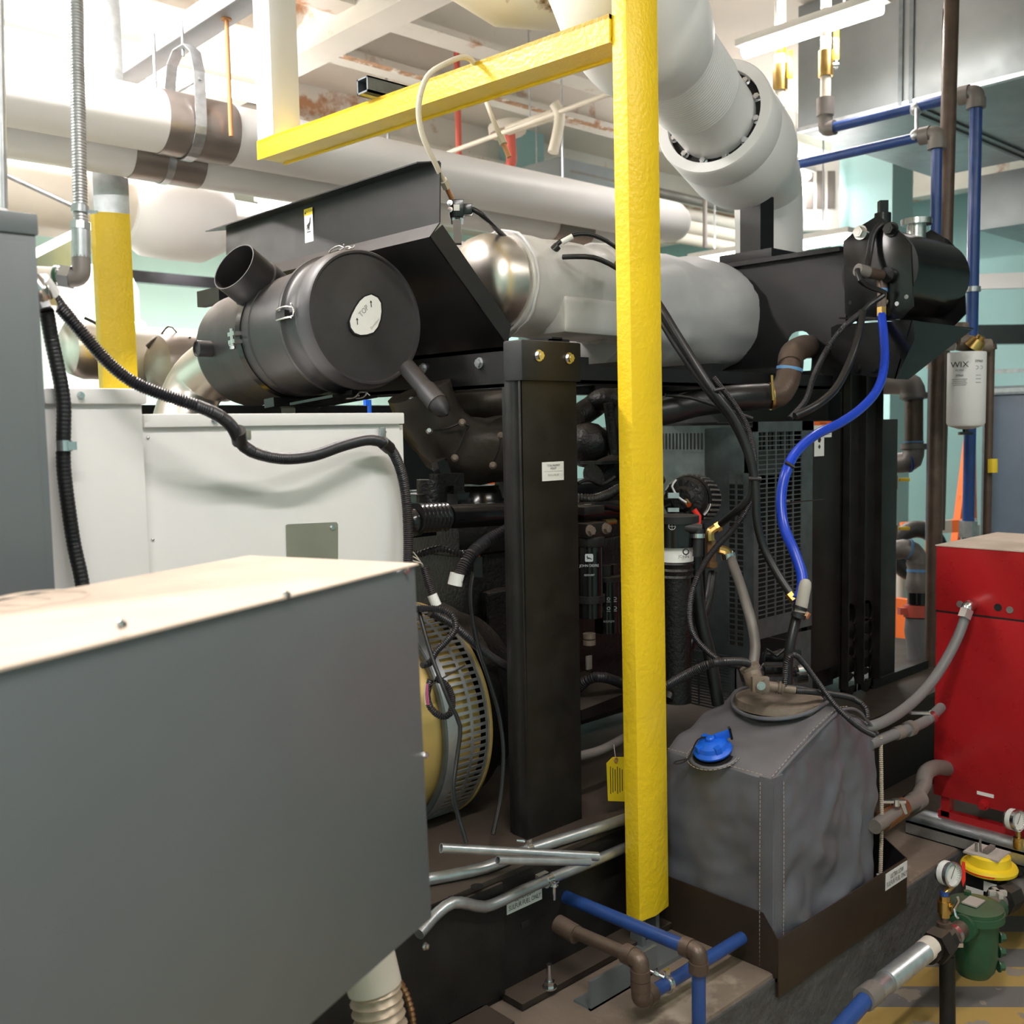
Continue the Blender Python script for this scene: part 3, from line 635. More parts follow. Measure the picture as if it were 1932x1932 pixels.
for (x, y) in ((674, 606), (700, 573)):
    o = capP(x, y, -.0085); w_ = upv
    part('arrow', MB().prism([o+w_*.010+ax*0, o+w_*.003-rt*.004, o+w_*.003-rt*.0012, o-w_*.010-rt*.0012, o-w_*.010+rt*.0012, o+w_*.003+rt*.0012, o+w_*.003+rt*.004], -ax*.0006), 'ink', AC)
def latch(a, nm='latch'):
    p = ac(.095, a, .206); tn = (-upv*math.sin(a)+rt*math.cos(a)); rd = (upv*math.cos(a)+rt*math.sin(a))
    lp = [p+rd*.004-ax*.045+tn*.012, p+rd*.016-ax*.02+tn*.016, p+rd*.014+ax*.025+tn*.015, p+rd*.004+ax*.045+tn*.010, p+rd*.004+ax*.045-tn*.010, p+rd*.014+ax*.025-tn*.015, p+rd*.016-ax*.02-tn*.016, p+rd*.004-ax*.045-tn*.012]
    o = part(nm, MB().tube(spl(lp+[lp[0]], .006), .0024, 8).tube(spl([p-ax*.05+tn*.02+rd*.014, p-ax*.042+tn*.01+rd*.002, p-ax*.05+rd*.004, p-ax*.042-tn*.01+rd*.002, p-ax*.05-tn*.02+rd*.014], .006), .0022, 8), 'steel', AC, 'bright wire latch')
    part('latch_base', MB().obox(p+ax*.02, tn*.011, ax*.025, rd*.008), 'holeb', AC)
for a in (math.radians(-2), math.radians(-86), math.radians(93), math.radians(178)): latch(a)
# band clamp
part('mounting_band', MB().lathe([(.188, .395), (.192, .395), (.192, .425), (.188, .425)], a0, ax, 72), 'gloss', AC)
pb = ac(.41, math.radians(-92), .20)
tn = upv; rd = -rt
part('band_clamp', MB().obox(pb+tn*.012, rd*.014, ax*.02, tn*.006).obox(pb-tn*.012, rd*.014, ax*.02, tn*.006).cyl(pb-tn*.035+rd*.01, pb+tn*.028+rd*.01, .006, 10).hexb(pb-tn*.022+rd*.01, -tn, .009, .012), 'steel', AC, 'bright band clamp bolt')
# inlet
ib = ac(.44, math.radians(-12), .12); it = D(441, 503, 3.13)
di = (it-ib).normalized(); rin = .082
part('inlet_tube', MB().lathe([(rin+.004, 0), (rin+.004, .10), (rin, .105), (rin, (it-ib).length), (rin-.004, (it-ib).length), (rin-.004, .03), (0, .03)], ib, di, 48), 'blackm', AC)
# outlet stub and back elbow
ob = ac(L-.12, math.radians(-95), .16)
part('side_stub', MB().lathe([(.026, 0), (.026, .075), (.022, .076), (.022, .07), (0, .07)], ob, -rt, 20), 'blackm', AC)
ce = a1
part('outlet_elbow', MB().tube(spl([a1-ax*.01, a1+ax*.03-upv*.01-rt*.03, D(375, 720, 3.62), D(345, 790, 3.6), D(335, 850, 3.55)], .03), .10, 28).tube([a1-ax*.01, a1+ax*.02], .12, 28), 'stain', AC, 'silver outlet elbow')
# saddle bracket
part('saddle', MB().obox(ac(.41, math.pi, .205), rt*.10, ax*.03, upv*.014).obox(ac(.2, math.pi, .218), rt*.08, ax*.12, upv*.004), 'gloss', AC)
sd = PY(697, 768, 2.35)
part('service_valve', MB().cyl(sd-EZ*.02, sd+EZ*.02, .006, 8).obox(sd+EZ*.012-EX*.01, EX*.006, EY*.006, EZ*.008), 'bluec', AC, 'small blue drain cap')
# dust drain tube
d0 = D(778, 705, 2.93); d1 = D(826, 762, 2.86); dd = (d1-d0).normalized()
DT = AC
part('drain_tube', MB().lathe([(.026, -.03), (.026, .075), (.030, .076), (.031, (d1-d0).length+.0), (.028, (d1-d0).length)], d0, dd, 24), 'blackcap', AC)
part('drain_valve', MB().tube([d1, d1+dd*.03, d1+dd*.05], .03, 20, rads=[.029, .024, .004]), 'blackcap', AC)
# ================================================================ stainless drum + blanket
Y1, z1d, R1 = 2.50, 2.215, .155
xd0 = PY(900, 520, Y1).x-.03; xd1 = PY(1150, 560, Y1).x-.10
c_ = V((xd0, Y1, z1d))
CN = root('exhaust_canister', 'stainless exhaust drum with silver wrapped right half beside the shield', 'exhaust drum', (xd0+.2, Y1, z1d-R1))
part('drum_end', MB().lathe([(0, -.02), (.03, -.02), (.05, -.014), (.10, -.004), (.14, .022), (.155, .06), (.155, .20)], c_, EX, 48), 'stain', CN, 'domed stainless end')
def blanket(c, ax, prof, n=40, wob=.006, sd=0, sq=0):
    mb = MB().lathe(prof, c, ax, n); return mb.wr(wob, 9, 0, sd)
L1 = xd1-xd0
part('blanket', blanket(c_, EX, [(.150, .125), (.166, .12), (.170, .13), (.166, .15)]+[(.165+.003*math.sin(i*1.3), .16+i*(L1-.16)/10) for i in range(11)]+[(.175, L1), (.178, L1+.01), (.172, L1+.025)]+[(.166, L1+.03+i*.03) for i in range(5)]+[(.15, L1+.155), (0, L1+.155)], 56, .010, 3), 'silverf', CN, 'silver insulation blanket')
part('blanket_box', MB().box((xd0+.26, Y1-.165, z1d-.165), (xd1+.135, Y1+.05, z1d-.04)).bv(.02).wr(.012, 8, 2, 5), 'silverf', CN)
for xx in (.135, L1+.01):
    pts = [c_+EX*(xx+.004*math.sin(k*2.1))+(EZ*math.cos(a)+EY*math.sin(a))*(.172+.003*math.sin(k*1.7)) for k, a in enumerate([math.radians(q) for q in range(20, -200, -12)])]
    part('blanket_seam', MB().tube(pts, .005, 8), 'silverd', CN)
# sensor block on drum
sb = D(862, 395, 3.15)
SB = root('pressure_sensor', 'black differential sensor block on a bracket above the stainless drum', 'sensor', sb-EZ*.08)
part('sensor_body', MB().obox(sb, cr*.022, cf*.018, EZ*.026).obox(sb+cr*.034-EZ*.002, cr*.014, cf*.014, EZ*.016).bv(.003), 'gloss', SB)
part('sensor_bracket', MB().obox(sb-EZ*.07, cr*.012, cf*.012, EZ*.035), 'irong', SB, 'taped metal bracket')
part('sensor_label', MB().obox(sb-cf*.0185, cr*.009, cf*.0005, EZ*.009), 'label', SB)
for k in (-1, 1): part('sensor_bolt', MB().hexb(sb+cr*(-.02)+EZ*(.010*k+.004)-cf*.018, -cf, .006, .008), 'chrome', SB)
for k in (-1, 1): part('fitting_nut', MB().cyl(sb+cr*.012*k-EZ*.026, sb+cr*.012*k-EZ*.045, .007, 6), 'chrome', SB)
part('sensor_cable', MB().tube(spl([sb+cr*.048, D(905, 402, 3.15), D(930, 425, 3.2), D(955, 450, 3.3), D(978, 470, 3.36)]), .0085, 10), 'rubber', SB)
# ================================================================ big grey muffler blanket
Y2, z2, R2 = 2.66, 2.20, .235
MU = root('wrapped_muffler', 'large silver-grey blanket wrapped muffler with rounded right end', 'muffler', (3.1, Y2, z2-R2))
xm0, xm1 = 2.80, PY(1474, 600, Y2-.16).x
c2 = V((xm0, Y2, z2))
LM = xm1-xm0
part('muffler_blanket', MB().lathe([(0, -.02), (.12, -.02), (.17, 0), (.20, .04)]+[(.235-.010*((i % 3)/2), .08+i*(LM-.22)/9) for i in range(10)]+[(.225, LM-.09), (.19, LM-.03), (.13, LM), (0, LM+.005)], c2, EX, 56).wr(.040, 6.5, 0, 8), 'silverd', MU)
pts = [c2+EX*(LM-.09)+(EZ*math.cos(a)+EY*math.sin(a))*.231 for a in [math.radians(q) for q in range(30, -210, -10)]]
part('end_seam', MB().tube(pts, .004, 8), 'silverd', MU)
tp = D(1125, 475, 3.75)
# ================================================================ black header plate (radiator top)
RXp = 3.70
RP = root('radiator_assembly', 'tall black radiator housing at the right end of the generator', 'radiator', (3.95, 2.5, .63))
zt_ = PX(1588, 470, RXp).z; zb_ = PX(1588, 715, RXp).z
yh = PX(1507, 680, RXp).y; zh = PX(1507, 672, RXp).z; y0_ = 2.06; y1_ = 3.05
mb = MB(); hole_cell(mb, (RXp, y1_, zb_-.05), -EY, EZ, y1_-y0_, zt_-zb_+.05, (y1_-yh, zh-zb_+.05), .058, .10, EX*.006, 36, 3.0)
part('upper_plate', mb, 'black', RP)
part('upper_flange', MB().box((RXp-.002, y0_-.012, zb_-.05), (RXp+.03, y0_, zt_+.03)), 'black', RP)
part('upper_rail', MB().box((RXp-.03, y0_, zt_-.01), (RXp+.06, y1_, zt_+.008)), 'black', RP)
# frame below
zr1 = PY(1560, 793, 2.05).z; zr0 = .68
def yx(px): return PY(px, 900, 2.05).x
xa_, xb_, xc_, xd_ = yx(1533), yx(1588), yx(1650), yx(1697)
part('side_panel', MB().box((xa_, 2.05, PY(1560, 1262, 2.05).z), (xb_-.01, 2.07, zr1)).bv(.002), 'dustblk', RP, 'dusty black side panel')
part('rear_frame', MB().box((xa_, 2.08, .70), (xb_, 3.0, .9)).box((xb_+.02, 2.12, .70), (xd_-.05, 3.0, zr1+.2)), 'black', RP)
def holecol(x0, x1, name, yy):
    mb = MB(); zA, zB = PY(1600, 1310, yy).z, PY(1600, 1148, yy).z; k = 5; h = (zB-zA)/k
    for i in range(k): hole_cell(mb, (x0, yy, zA+i*h), EX, EZ, x1-x0, h, ((x1-x0)/2, h/2), (x1-x0)*.42, (x1-x0)*.42, EY*.004, 24)
    mb.box((x0, yy, zB), (x1, yy+.004, PY(1600, 700, yy).z)); mb.box((x0, yy, .68), (x1, yy+.004, zA))
    part(name, mb, 'dustblk', RP)
holecol(yx(1590), yx(1620), 'punched_channel', 2.05); holecol(yx(1624), yx(1651), 'punched_channel', 2.05)
for px in (1590, 1620, 1651): part('channel_flange', MB().box((yx(px), 2.02, .68), (yx(px)+.006, 2.06, PY(px, 700, 2.05).z)), 'dustblk', RP)
part('end_panel', MB().box((xc_+.012, 2.06, PY(1697, 1283, 2.05).z), (xd_, 2.075, zr1)).bv(.002), 'black', RP)
part('end_foot', MB().box((xc_+.012, 2.05, .668), (xd_+.3, 2.09, PY(1697, 1283, 2.05).z)), 'black', RP)
part('core', MB().box((xb_+.03, 2.25, .9), (xd_-.06, 2.95, zr1+.15)), 'blackm', RP); part('dark_interior', MB().box((xa_+.01, 2.10, .9), (xb_+.02, 2.95, zr1)), 'holeb', RP)  # near-black box painted in for the shade of the fan space behind the mesh
# warning label on side panel
c = PY(1552, 828, 2.049); w_, h_ = (PY(1568, 830, 2.049)-PY(1535, 830, 2.049)).length, PY(1552, 796, 2.049).z-PY(1552, 862, 2.049).z
lab(RP, c+EZ*h_*.27, EX, EZ, w_, h_*.46, -EY, name='warning_label', label='orange and white warning label')
lab(RP, c-EZ*h_*.22-EX*w_*.2, EX, EZ, w_*.55, h_*.54, -EY, name='warning_label', label='narrow white pictogram label')
lab(RP, c+EZ*h_*.445-EY*.0012, EX, EZ, w_, h_*.11, -EY, 'lorange', .0006, 'warning_header')
text('warning_text', 'WARNING', c+EZ*h_*.445-EY*.0018, EX, EZ, .010, 'ink', RP)
for k in range(5): part('label_line', MB().obox(c+EZ*h_*(.36-.06*k)+EX*w_*.18-EY*.0016, EX*w_*.26, EZ*.0012, EY*.0003), 'inkg', RP)
part('fan_pictogram', MB().lathe([(0, 0), (.012, 0)], c+EZ*h_*.22-EX*w_*.27-EY*.0015, -EY, 3).lathe([(0, 0), (.013, 0)], c-EZ*h_*.02-EX*w_*.2-EY*.0015, -EY, 5).lathe([(0, 0), (.010, 0)], c-EZ*h_*.22-EX*w_*.2-EY*.0015, -EY, 4), 'ink', RP)
# ================================================================ header tank
TX0 = RXp+.02
pc_ = [(1662, 404), (1605, 425), (1590, 455), (1590, 560), (1603, 600), (1652, 608), (1700, 594), (1722, 560), (1722, 490), (1715, 445), (1690, 418)]
pl1 = 3.62
y_lo = 1.95
HT = root('coolant_tank', 'black header tank with octagonal end plates on the radiator top', 'tank', PX(1657, 600, pl1))
def plate(px_list, x, t=.008): return MB().prism([PX(a, b, x) for a, b in px_list], EX*t)
octo = [(1655, 407), (1690, 428), (1718, 462), (1723, 578), (1700, 602), (1604, 607), (1594, 590), (1591, 455), (1625, 425)]
part('end_plate', plate(octo, pl1).bv(.001), 'gloss', HT)
ctr = PX(1657, 505, pl1); 
XT1 = pl1+.44
sh = V((XT1-pl1, 0, 0))
part('end_plate', MB().prism([PX(a, b, pl1)+sh for a, b in octo], EX*.008), 'gloss', HT)
Rt = .150
part('tank_shell', MB().cyl(ctr+EX*.006-EZ*.01, ctr+sh-EZ*.01, Rt, 56), 'gloss', HT)
part('base_plate', MB().prism([PX(1588, 600, pl1)+V((-.02, 0, -.004)), PX(1722, 592, pl1)+V((-.02, 0, -.03)), PX(1722, 592, pl1)+V((.52, 0, -.03)), PX(1588, 600, pl1)+V((.52, 0, -.004))], (0, 0, .006)), 'gloss', HT)
part('filler_plug', MB().cyl(ctr+EX*.03+EZ*.14, ctr+EX*.03+EZ*.20, .03, 20).tube([ctr+EX*.03+EZ*.20, ctr+EX*.03+EZ*.245], .022, 4), 'gloss', HT)
part('pressure_cap', MB().cyl(ctr+EX*.30+EZ*.13, ctr+EX*.30+EZ*.19, .035, 20).cyl(ctr+EX*.30+EZ*.19, ctr+EX*.30+EZ*.212, .058, 12), 'steel', HT, 'steel pressure cap')
for px, py in ((1625, 439), (1682, 433)):
    part('port_plug', MB().hexb(PX(px, py, pl1), (-1, 0, 0), .020, .03), 'gloss' if px > 1650 else 'chrome', HT)
for px, py in ((1604, 571), (1692, 573), (1710, 560)):
    part('bolt_hole', MB().lathe([(0, 0), (.008, 0)], PX(px, py, pl1-.001), (-1, 0, 0), 14), 'galv' if px > 1680 else 'holeb', HT)
# sensor pipe group on end plate
g0 = PX(1680, 520, pl1); 
part('port_pipe', MB().tube([g0, g0-EX*.03], .028, 20), 'gloss', HT)
a_ = D(1675, 522, 3.9); b_ = D(1625, 515, 3.85)
part('pipe_tee', MB().tube([D(1688, 524, 3.78), D(1668, 521, 3.76)], .023, 16).tube([D(1670, 521, 3.76), D(1632, 513, 3.70)], .020, 16).tube([D(1664, 521, 3.76), D(1664, 548, 3.76)], .019, 16), 'brown', HT)
part('sealant_ring', MB().tube([D(1672, 521, 3.76), D(1676, 521.6, 3.76)], .0235, 16), 'seal', HT)
part('sealant_ring', MB().tube([D(1664, 545, 3.76), D(1664, 551, 3.76)], .0195, 16), 'seal', HT)
part('level_switch', MB().cyl(D(1636, 514, 3.70), D(1618, 509, 3.68), .023, 18), 'irong', HT)
part('drain_valve', MB().tube([D(1664, 550, 3.76), D(1663, 580, 3.76)], .0165, 14).tube([D(1650, 566, 3.76), D(1674, 570, 3.76)], .009, 8), 'dirtyfit', HT)
part('hose_fitting', MB().tube([D(1663, 580, 3.76), D(1663, 597, 3.76)], .018, 6), 'brass', HT)
part('vent_hose', MB().tube(spl([D(1680, 432, 3.80), D(1662, 424, 3.76), D(1647, 445, 3.76), D(1640, 480, 3.75), D(1636, 506, 3.72)]), .012, 12), 'rubber', HT)
part('switch_cable', MB().tube(spl([D(1618, 509, 3.66), D(1622, 528, 3.64), D(1645, 543, 3.68), D(1669, 552, 3.70), D(1660, 562, 3.70), D(1640, 575, 3.68), D(1627, 590, 3.68)]), .010, 10), 'rubber', HT)
# shelf bracket
bs = [(1565, 605), (1590, 608), (1722, 600), (1800, 620), (1700, 705), (1585, 710), (1562, 690)]
BR = root('tank_bracket', 'glossy black folded bracket under the header tank', 'bracket', PX(1650, 712, 3.60))
part('bracket_face', MB().prism([PX(a, b, 3.60) for a, b in ((1568, 618), (1580, 612), (1722, 604), (1726, 640), (1690, 715), (1585, 704), (1568, 690))], EX*.006), 'gloss', BR)
part('bracket_wing', MB().prism([PX(1722, 604, 3.60), PX(1722, 604, 3.60)+V((.5, 0, -.01)), PX(1690, 715, 3.60)+V((.1, .0, 0)), PX(1690, 715, 3.60)], (0, .006, 0)), 'gloss', BR)
for px in (1618, 1650): part('bracket_bolt', MB().hexb(PX(px, 697, 3.60), (-1, 0, 0), .012, .01), 'gloss', BR)
q = D(1698, 612, 3.8); part('bracket_bolt', MB().hexb(q, (0, 0, -1), .009, .012), 'steel', BR, 'bright nut')
# stack post in front of white riser
sp0 = D(1428, 480, 4.35)
ST = root('exhaust_support', 'short black column holding up the white exhaust elbow', 'support', D(1428, 500, 4.3))
zsp = sp0.z
part('column', MB().box((sp0.x-.05, sp0.y-.05, zt_+.03), (sp0.x+.05, sp0.y+.05, D(1428, 375, 4.35).z)), 'black', ST)
part('foot_plate', MB().box((sp0.x-.09, sp0.y-.13, zt_+.008), (sp0.x+.10, sp0.y+.13, zt_+.05)).bv(.003), 'black', ST)
# ================================================================ engine
EGY = 2.4
EN_ = root('diesel_engine', 'black diesel engine behind the support post and yellow post', 'engine', (2.6, 2.45, .7))
def ez(py, px=1000, y=2.25): return PY(px, py, y).z
part('block', MB().box((2.0, 2.35, .80), (3.0, 2.80, 1.36)).box((2.05, 2.31, .95), (2.95, 2.35, 1.25)).bv(.012).wr(.012, 9, 2, 1), 'eng', EN_)
part('oil_pan', MB().prism([(2.0, 2.36, .86), (2.0, 2.78, .86), (2.0, 2.72, .70), (2.0, 2.42, .70)], (1.0, 0, 0)).bv(.01), 'eng', EN_)
part('cylinder_head', MB().box((1.98, 2.36, 1.36), (2.95, 2.78, 1.47)).bv(.008), 'eng', EN_)
vc = MB().box((1.99, 2.38, 1.47), (2.92, 2.72, 1.50)).box((2.02, 2.41, 1.50), (2.9, 2.68, 1.55))
for k in range(8): vc.hexb(V((2.02+k*.12, 2.385, 1.50)), (0, 0, 1), .009, .018)
part('valve_cover', vc.bv(.004), 'gloss', EN_)
part('bell_housing', MB().lathe([(.30, 0), (.30, .05), (.27, .08), (.25, .16), (.0, .16)], (1.87, 2.40, .93), EX, 48), 'eng', EN_)
part('intake_pipe', MB().tube([PY(845, 975, 2.22), PY(1000, 968, 2.22), PY(1160, 962, 2.22)], .034, 24), 'gloss', EN_)
part('pipe_bellows', MB().tube([PY(786, 978, 2.22), PY(840, 975, 2.22)], .036, 24, corr=(.014, .005)), 'gloss', EN_)
part('intake_end', MB().sph(PY(782, 985, 2.24), .04).box(PY(778, 1015, 2.26), PY(806, 960, 2.30)), 'gloss', EN_)
part('throttle_body', MB().cyl(PY(815, 948, 2.35), PY(815, 905, 2.35), .045, 20).box(PY(790, 935, 2.33), PY(842, 925, 2.42)).obox(PY(838, 905, 2.33), EX*.04, EY*.02, EZ*.018).obox(PY(858, 912, 2.33), EX*.02, EY*.02, EZ*.03), 'eng', EN_)
part('sensor_plug', MB().obox(PY(832, 882, 2.33), V((.018, 0, .006)), EY*.015, V((-.008, 0, .022))), 'gloss', EN_)
part('oil_cap_housing', MB().lathe([(.0, .05), (.06, .05), (.075, .035), (.085, 0), (.11, 0), (.11, -.01)], PY(900, 945, 2.45), EZ, 32), 'gloss', EN_)
part('lifting_eye', MB().box(PY(942, 940, 2.4), PY(952, 870, 2.42)).tube(spl([PY(945, 900, 2.4), PY(942, 872, 2.4), PY(950, 862, 2.4), PY(957, 872, 2.4), PY(954, 900, 2.4)], .01), .006, 8), 'irong', EN_)
# fuel filters
f1 = PY(1112, 1060, 2.14); rf = .042
fz0, fz1 = PY(1112, 1122, 2.14).z, PY(1112, 1030, 2.14).z
FF = root('fuel_filter', 'black fuel filter bowl with printed brand emblem between the posts', 'fuel filter', (f1.x, 2.14, fz0-.1))
part('filter_body', MB().cyl((f1.x, 2.14, fz0), (f1.x, 2.14, fz1), rf, 40), 'gloss', FF)
part('filter_head', MB().cyl((f1.x, 2.14, fz1), (f1.x, 2.14, fz1+.03), rf*1.15, 30).box((f1.x-.05, 2.10, fz1+.03), (f1.x+.045, 2.20, PY(1112, 985, 2.14).z)).box((f1.x-.05, 2.11, fz1+.10), (f1.x+.04, 2.2, fz1+.125)).bv(.004), 'dustblk', FF)
part('filter_ring', MB().cyl((f1.x, 2.14, fz0-.022), (f1.x, 2.14, fz0), rf*1.13, 30), 'blackm', FF)
part('water_bowl', MB().cyl((f1.x, 2.14, fz0-.07), (f1.x, 2.14, fz0-.02), rf*.95, 30, ), 'gloss', FF)
for px, py in ((1112, 1001), (1142, 997)): part('head_bolt', MB().hexb(PY(px, py, 2.10), (0, -1, 0), .013, .016), 'dirtyfit', FF)
part('inlet_fitting', MB().cyl(PY(1140, 986, 2.12), PY(1160, 984, 2.12), .010, 10), 'brass', FF)
fv = V((-cf.x, -cf.y, 0)).normalized(); fu = V((cr.x, cr.y, 0)).normalized(); fo = V((f1.x, 2.14, 0))+fv*(rf+.0005)
def on(dz, du=0): return fo+fu*du+EZ*dz
# emblem: curved to face the viewer side of the bowl
bd = [(-.0105, -.012), (.0105, -.012), (.0125, -.009), (.0125, .009), (.0105, .012), (-.0105, .012), (-.0125, .009), (-.0125, -.009)]
ezz = PY(1110, 1054, 2.10).z
part('emblem_field', MB().prism([on(ezz+b, a-.004) for a, b in bd], fv*.0006), 'inkw', FF, 'pale emblem of a leaping deer')
deer = [(-.009, -.003), (-.004, -.001), (.0, .001), (.003, .0005), (.0045, .004), (.004, .0075), (.0055, .005), (.0065, .008), (.0065, .004), (.009, .002), (.006, .001), (.005, -.002), (.009, -.004), (.006, -.004), (.002, -.003), (-.002, -.003), (-.006, -.0055), (-.009, -.0055), (-.005, -.003), (-.009, -.0025)]
part('emblem_deer', MB().prism([on(ezz+b, -(a)-.004) for a, b in deer], fv*.0011), 'holeb', FF)
text('brand_text', 'JOHN DEERE', on(PY(1110, 1069, 2.10).z, -.004), fu, EZ, .0115, 'inkw', FF, wid=.9)
text('part_number', 'RE551507', on(PY(1110, 1087, 2.10).z, -.004), fu, EZ, .0085, 'inkw', FF, wid=.9)
f2 = PY(1146, 1150, 2.20)
F2 = root('fuel_filter', 'lower black spin-on filter with rows of white pictograms', 'fuel filter', (f2.x, 2.2, PY(1146, 1180, 2.2).z))
ga, gb = PY(1146, 1192, 2.2).z, PY(1146, 1095, 2.2).z
part('filter_body', MB().cyl((f2.x, 2.2, ga), (f2.x, 2.2, gb), .042, 40), 'gloss', F2)
part('filter_head', MB().cyl((f2.x, 2.2, gb), (f2.x, 2.2, gb+.015), .049, 30).cyl((f2.x-.01, 2.2, gb+.015), (f2.x-.01, 2.2, gb+.05), .022, 6).obox((f2.x+.03, 2.2, gb+.03), EX*.015, EY*.015, EZ*.02), 'dustblk', F2)
fo2 = V((f2.x, 2.2, 0))+fv*.0428
for r_ in range(2):
    for k in range(3):
        c = fo2+fu*((k-1)*.021)-fv*(.005*abs(k-1))+EZ*(PY(1140, 1133+r_*18, 2.16).z)
        part('pictogram', MB().lathe([(.004, 0), (.0058, 0)], c, fv, 4+r_+k).obox(c-EZ*.0095, fu*.006, EZ*.0007, fv*.0003), 'inkw', F2)
text('part_number', 'RE539279', fo2+EZ*PY(1140, 1176, 2.16).z, fu, EZ, .0095, 'inkw', F2, wid=.9)
for z_ in (PY(1110, 1200, 2.14).z, PY(1110, 1212, 2.14).z):
    part('drain_cock', MB().cyl((f1.x-.005, 2.14, z_-.008), (f1.x-.005, 2.14, z_+.008), .02, 12), 'dirtyfit', FF)
# engine bay pipes and hoses between the posts
def tb(nm, pts, rad, m, par, label=None, corr=None, step=.02, n=12): return part(nm, MB().tube(spl([PY(*p) for p in pts], step), rad, n, corr=corr), m, par, label)
tb('wiring_loom', [(1090, 940, 2.2), (1120, 942, 2.18), (1150, 932, 2.18), (1175, 920, 2.18), (1250, 905, 2.2)], .015, 'eng', EN_, corr=(.012, .002))
tb('coolant_pipe', [(1085, 957, 2.2), (1110, 954, 2.18), (1140, 952, 2.18), (1180, 962, 2.18), (1230, 985, 2.2)], .014, 'gloss', EN_)
tb('wiring_loom', [(1090, 912, 2.25), (1110, 905, 2.25), (1135, 915, 2.25), (1160, 900, 2.25)], .006, 'rubber', EN_)
tb('coolant_pipe', [(1090, 1300, 2.2), (1110, 1282, 2.15), (1140, 1278, 2.12), (1200, 1300, 2.12)], .016, 'conduit', EN_, corr=(.008, .0012))
part('hose_bracket', MB().obox(PY(1111, 1250, 2.13), EX*.012, EY*.004, EZ*.022).bv(.003), 'irong', EN_)
part('starter_motor', MB().cyl(PY(1120, 900, 2.45), PY(1165, 880, 2.45), .05, 20), 'eng', EN_)
part('turbo_elbow', MB().tube(spl([PY(1085, 790, 2.6), PY(1115, 770, 2.6), PY(1140, 755, 2.55), PY(1175, 770, 2.5), PY(1180, 850, 2.5)]), .045, 20), 'eng', EN_)
part('exhaust_body', MB().sph(PY(1110, 840, 2.55), .085).cyl(PY(1148, 760, 2.45), PY(1160, 860, 2.45), .02, 12).obox(PY(1140, 872, 2.4), EX*.07, EY*.05, EZ*.005), 'eng', EN_)
# lower left engine pieces: flange, dipstick, lower bracket
part('gear_cover', MB().obox(PY(925, 1200, 2.42), EX*.09, EY*.05, EZ*.02).obox(PY(930, 1260, 2.42), EX*.06, EY*.05, EZ*.07).obox(PY(1130, 1330, 2.2), EX*.12, EY*.06, EZ*.006).bv(.006), 'dustblk', EN_)
part('mount_plate', MB().prism([PY(1097, 1340, 2.12), PY(1200, 1300, 2.12), PY(1200, 1325, 2.12), PY(1097, 1360, 2.12)], (0, .3, .03)), 'dustblk', EN_)
part('lower_hose', MB().tube(spl([PY(1085, 1428, 2.0), PY(1120, 1420, 2.0), PY(1150, 1408, 2.0), PY(1200, 1380, 2.05)]), .014, 14), 'irong', EN_)
# dark insulated exhaust elbow left of the post
WE = root('wrapped_elbow', 'dark laced insulation blanket on the exhaust elbow left of the post', 'pipe wrap', D(880, 890, 3.1))
part('elbow_blanket', MB().tube(spl([D(792, 735, 3.05), D(815, 790, 3.08), D(845, 828, 3.12), D(890, 848, 3.15), D(960, 845, 3.2), D(1010, 835, 3.25)], .03), .10, 28, rads=None).wr(.022, 9, 0, 2), 'darkf', WE)
for i, (a, b, c) in enumerate((((815, 812), (845, 808), (868, 798)), ((882, 800), (870, 835), (858, 862)), ((945, 825), (940, 850), (930, 875)), ((868, 798), (885, 803), (878, 812)))):
    part('lacing_cord', MB().tube(spl([D(*a, 2.99), D(*b, 2.98), D(*c, 2.99)]), .003, 8), 'rubber', WE)
for px, py in ((810, 812), (858, 864), (930, 878), (945, 822), (776, 755), (872, 797)):
    part('lacing_hook', MB().lathe([(0, .006), (.006, .006), (.011, 0)], D(px, py, 2.985), -cf, 14), 'steel' if px < 820 else 'dirtyfit', WE)
part('pipe_behind', MB().tube(spl([D(830, 775, 3.35), D(880, 770, 3.35), D(930, 760, 3.35), D(990, 745, 3.4)]), .06, 20), 'darkf', WE)
# alternator end: ring grille
AL = root('generator_fan_ring', 'golden alternator drum with slotted steel fan guard ring', 'generator drum', (1.75, 2.40, .62))
AC0 = V((1.845, 2.40, .915)); RR = .315
part('drum', MB().lathe([(0, -.30), (.27, -.30), (.295, -.27), (.295, -.16), (.30, -.135), (.30, -.02), (0, -.02)], AC0, EX, 72), 'golden', AL)
ng = 96; mb = MB()
def ringband(xa, xb, r=RR): mb.lathe([(r, xa), (r, xb), (r-.003, xb), (r-.003, xa), (r, xa)], AC0, EX, ng)
ringband(-.15, -.115); ringband(-.068, -.058); ringband(-.012, .0)
for row in ((-.115, -.068), (-.058, -.012)):
    for k in range(ng):
        a = 2*math.pi*k/ng; rd_ = EY*math.cos(a)+EZ*math.sin(a); tg = -EY*math.sin(a)+EZ*math.cos(a)
        mb.obox(AC0+EX*(sum(row)/2)+rd_*(RR-.0015), EX*((row[1]-row[0])/2), tg*.0042, rd_*.0015)
part('guard_ring', mb, 'galv', AL, 'slotted steel guard ring')
part('rim', MB().lathe([(RR+.001, 0), (RR+.004, 0), (RR+.004, .008), (RR-.02, .008)], AC0, EX, 96), 'golden', AL)
part('clamp_band', MB().lathe([(.303, -.16), (.317, -.158), (.317, -.15), (.303, -.15)], AC0, EX, 72), 'galvd', AL)
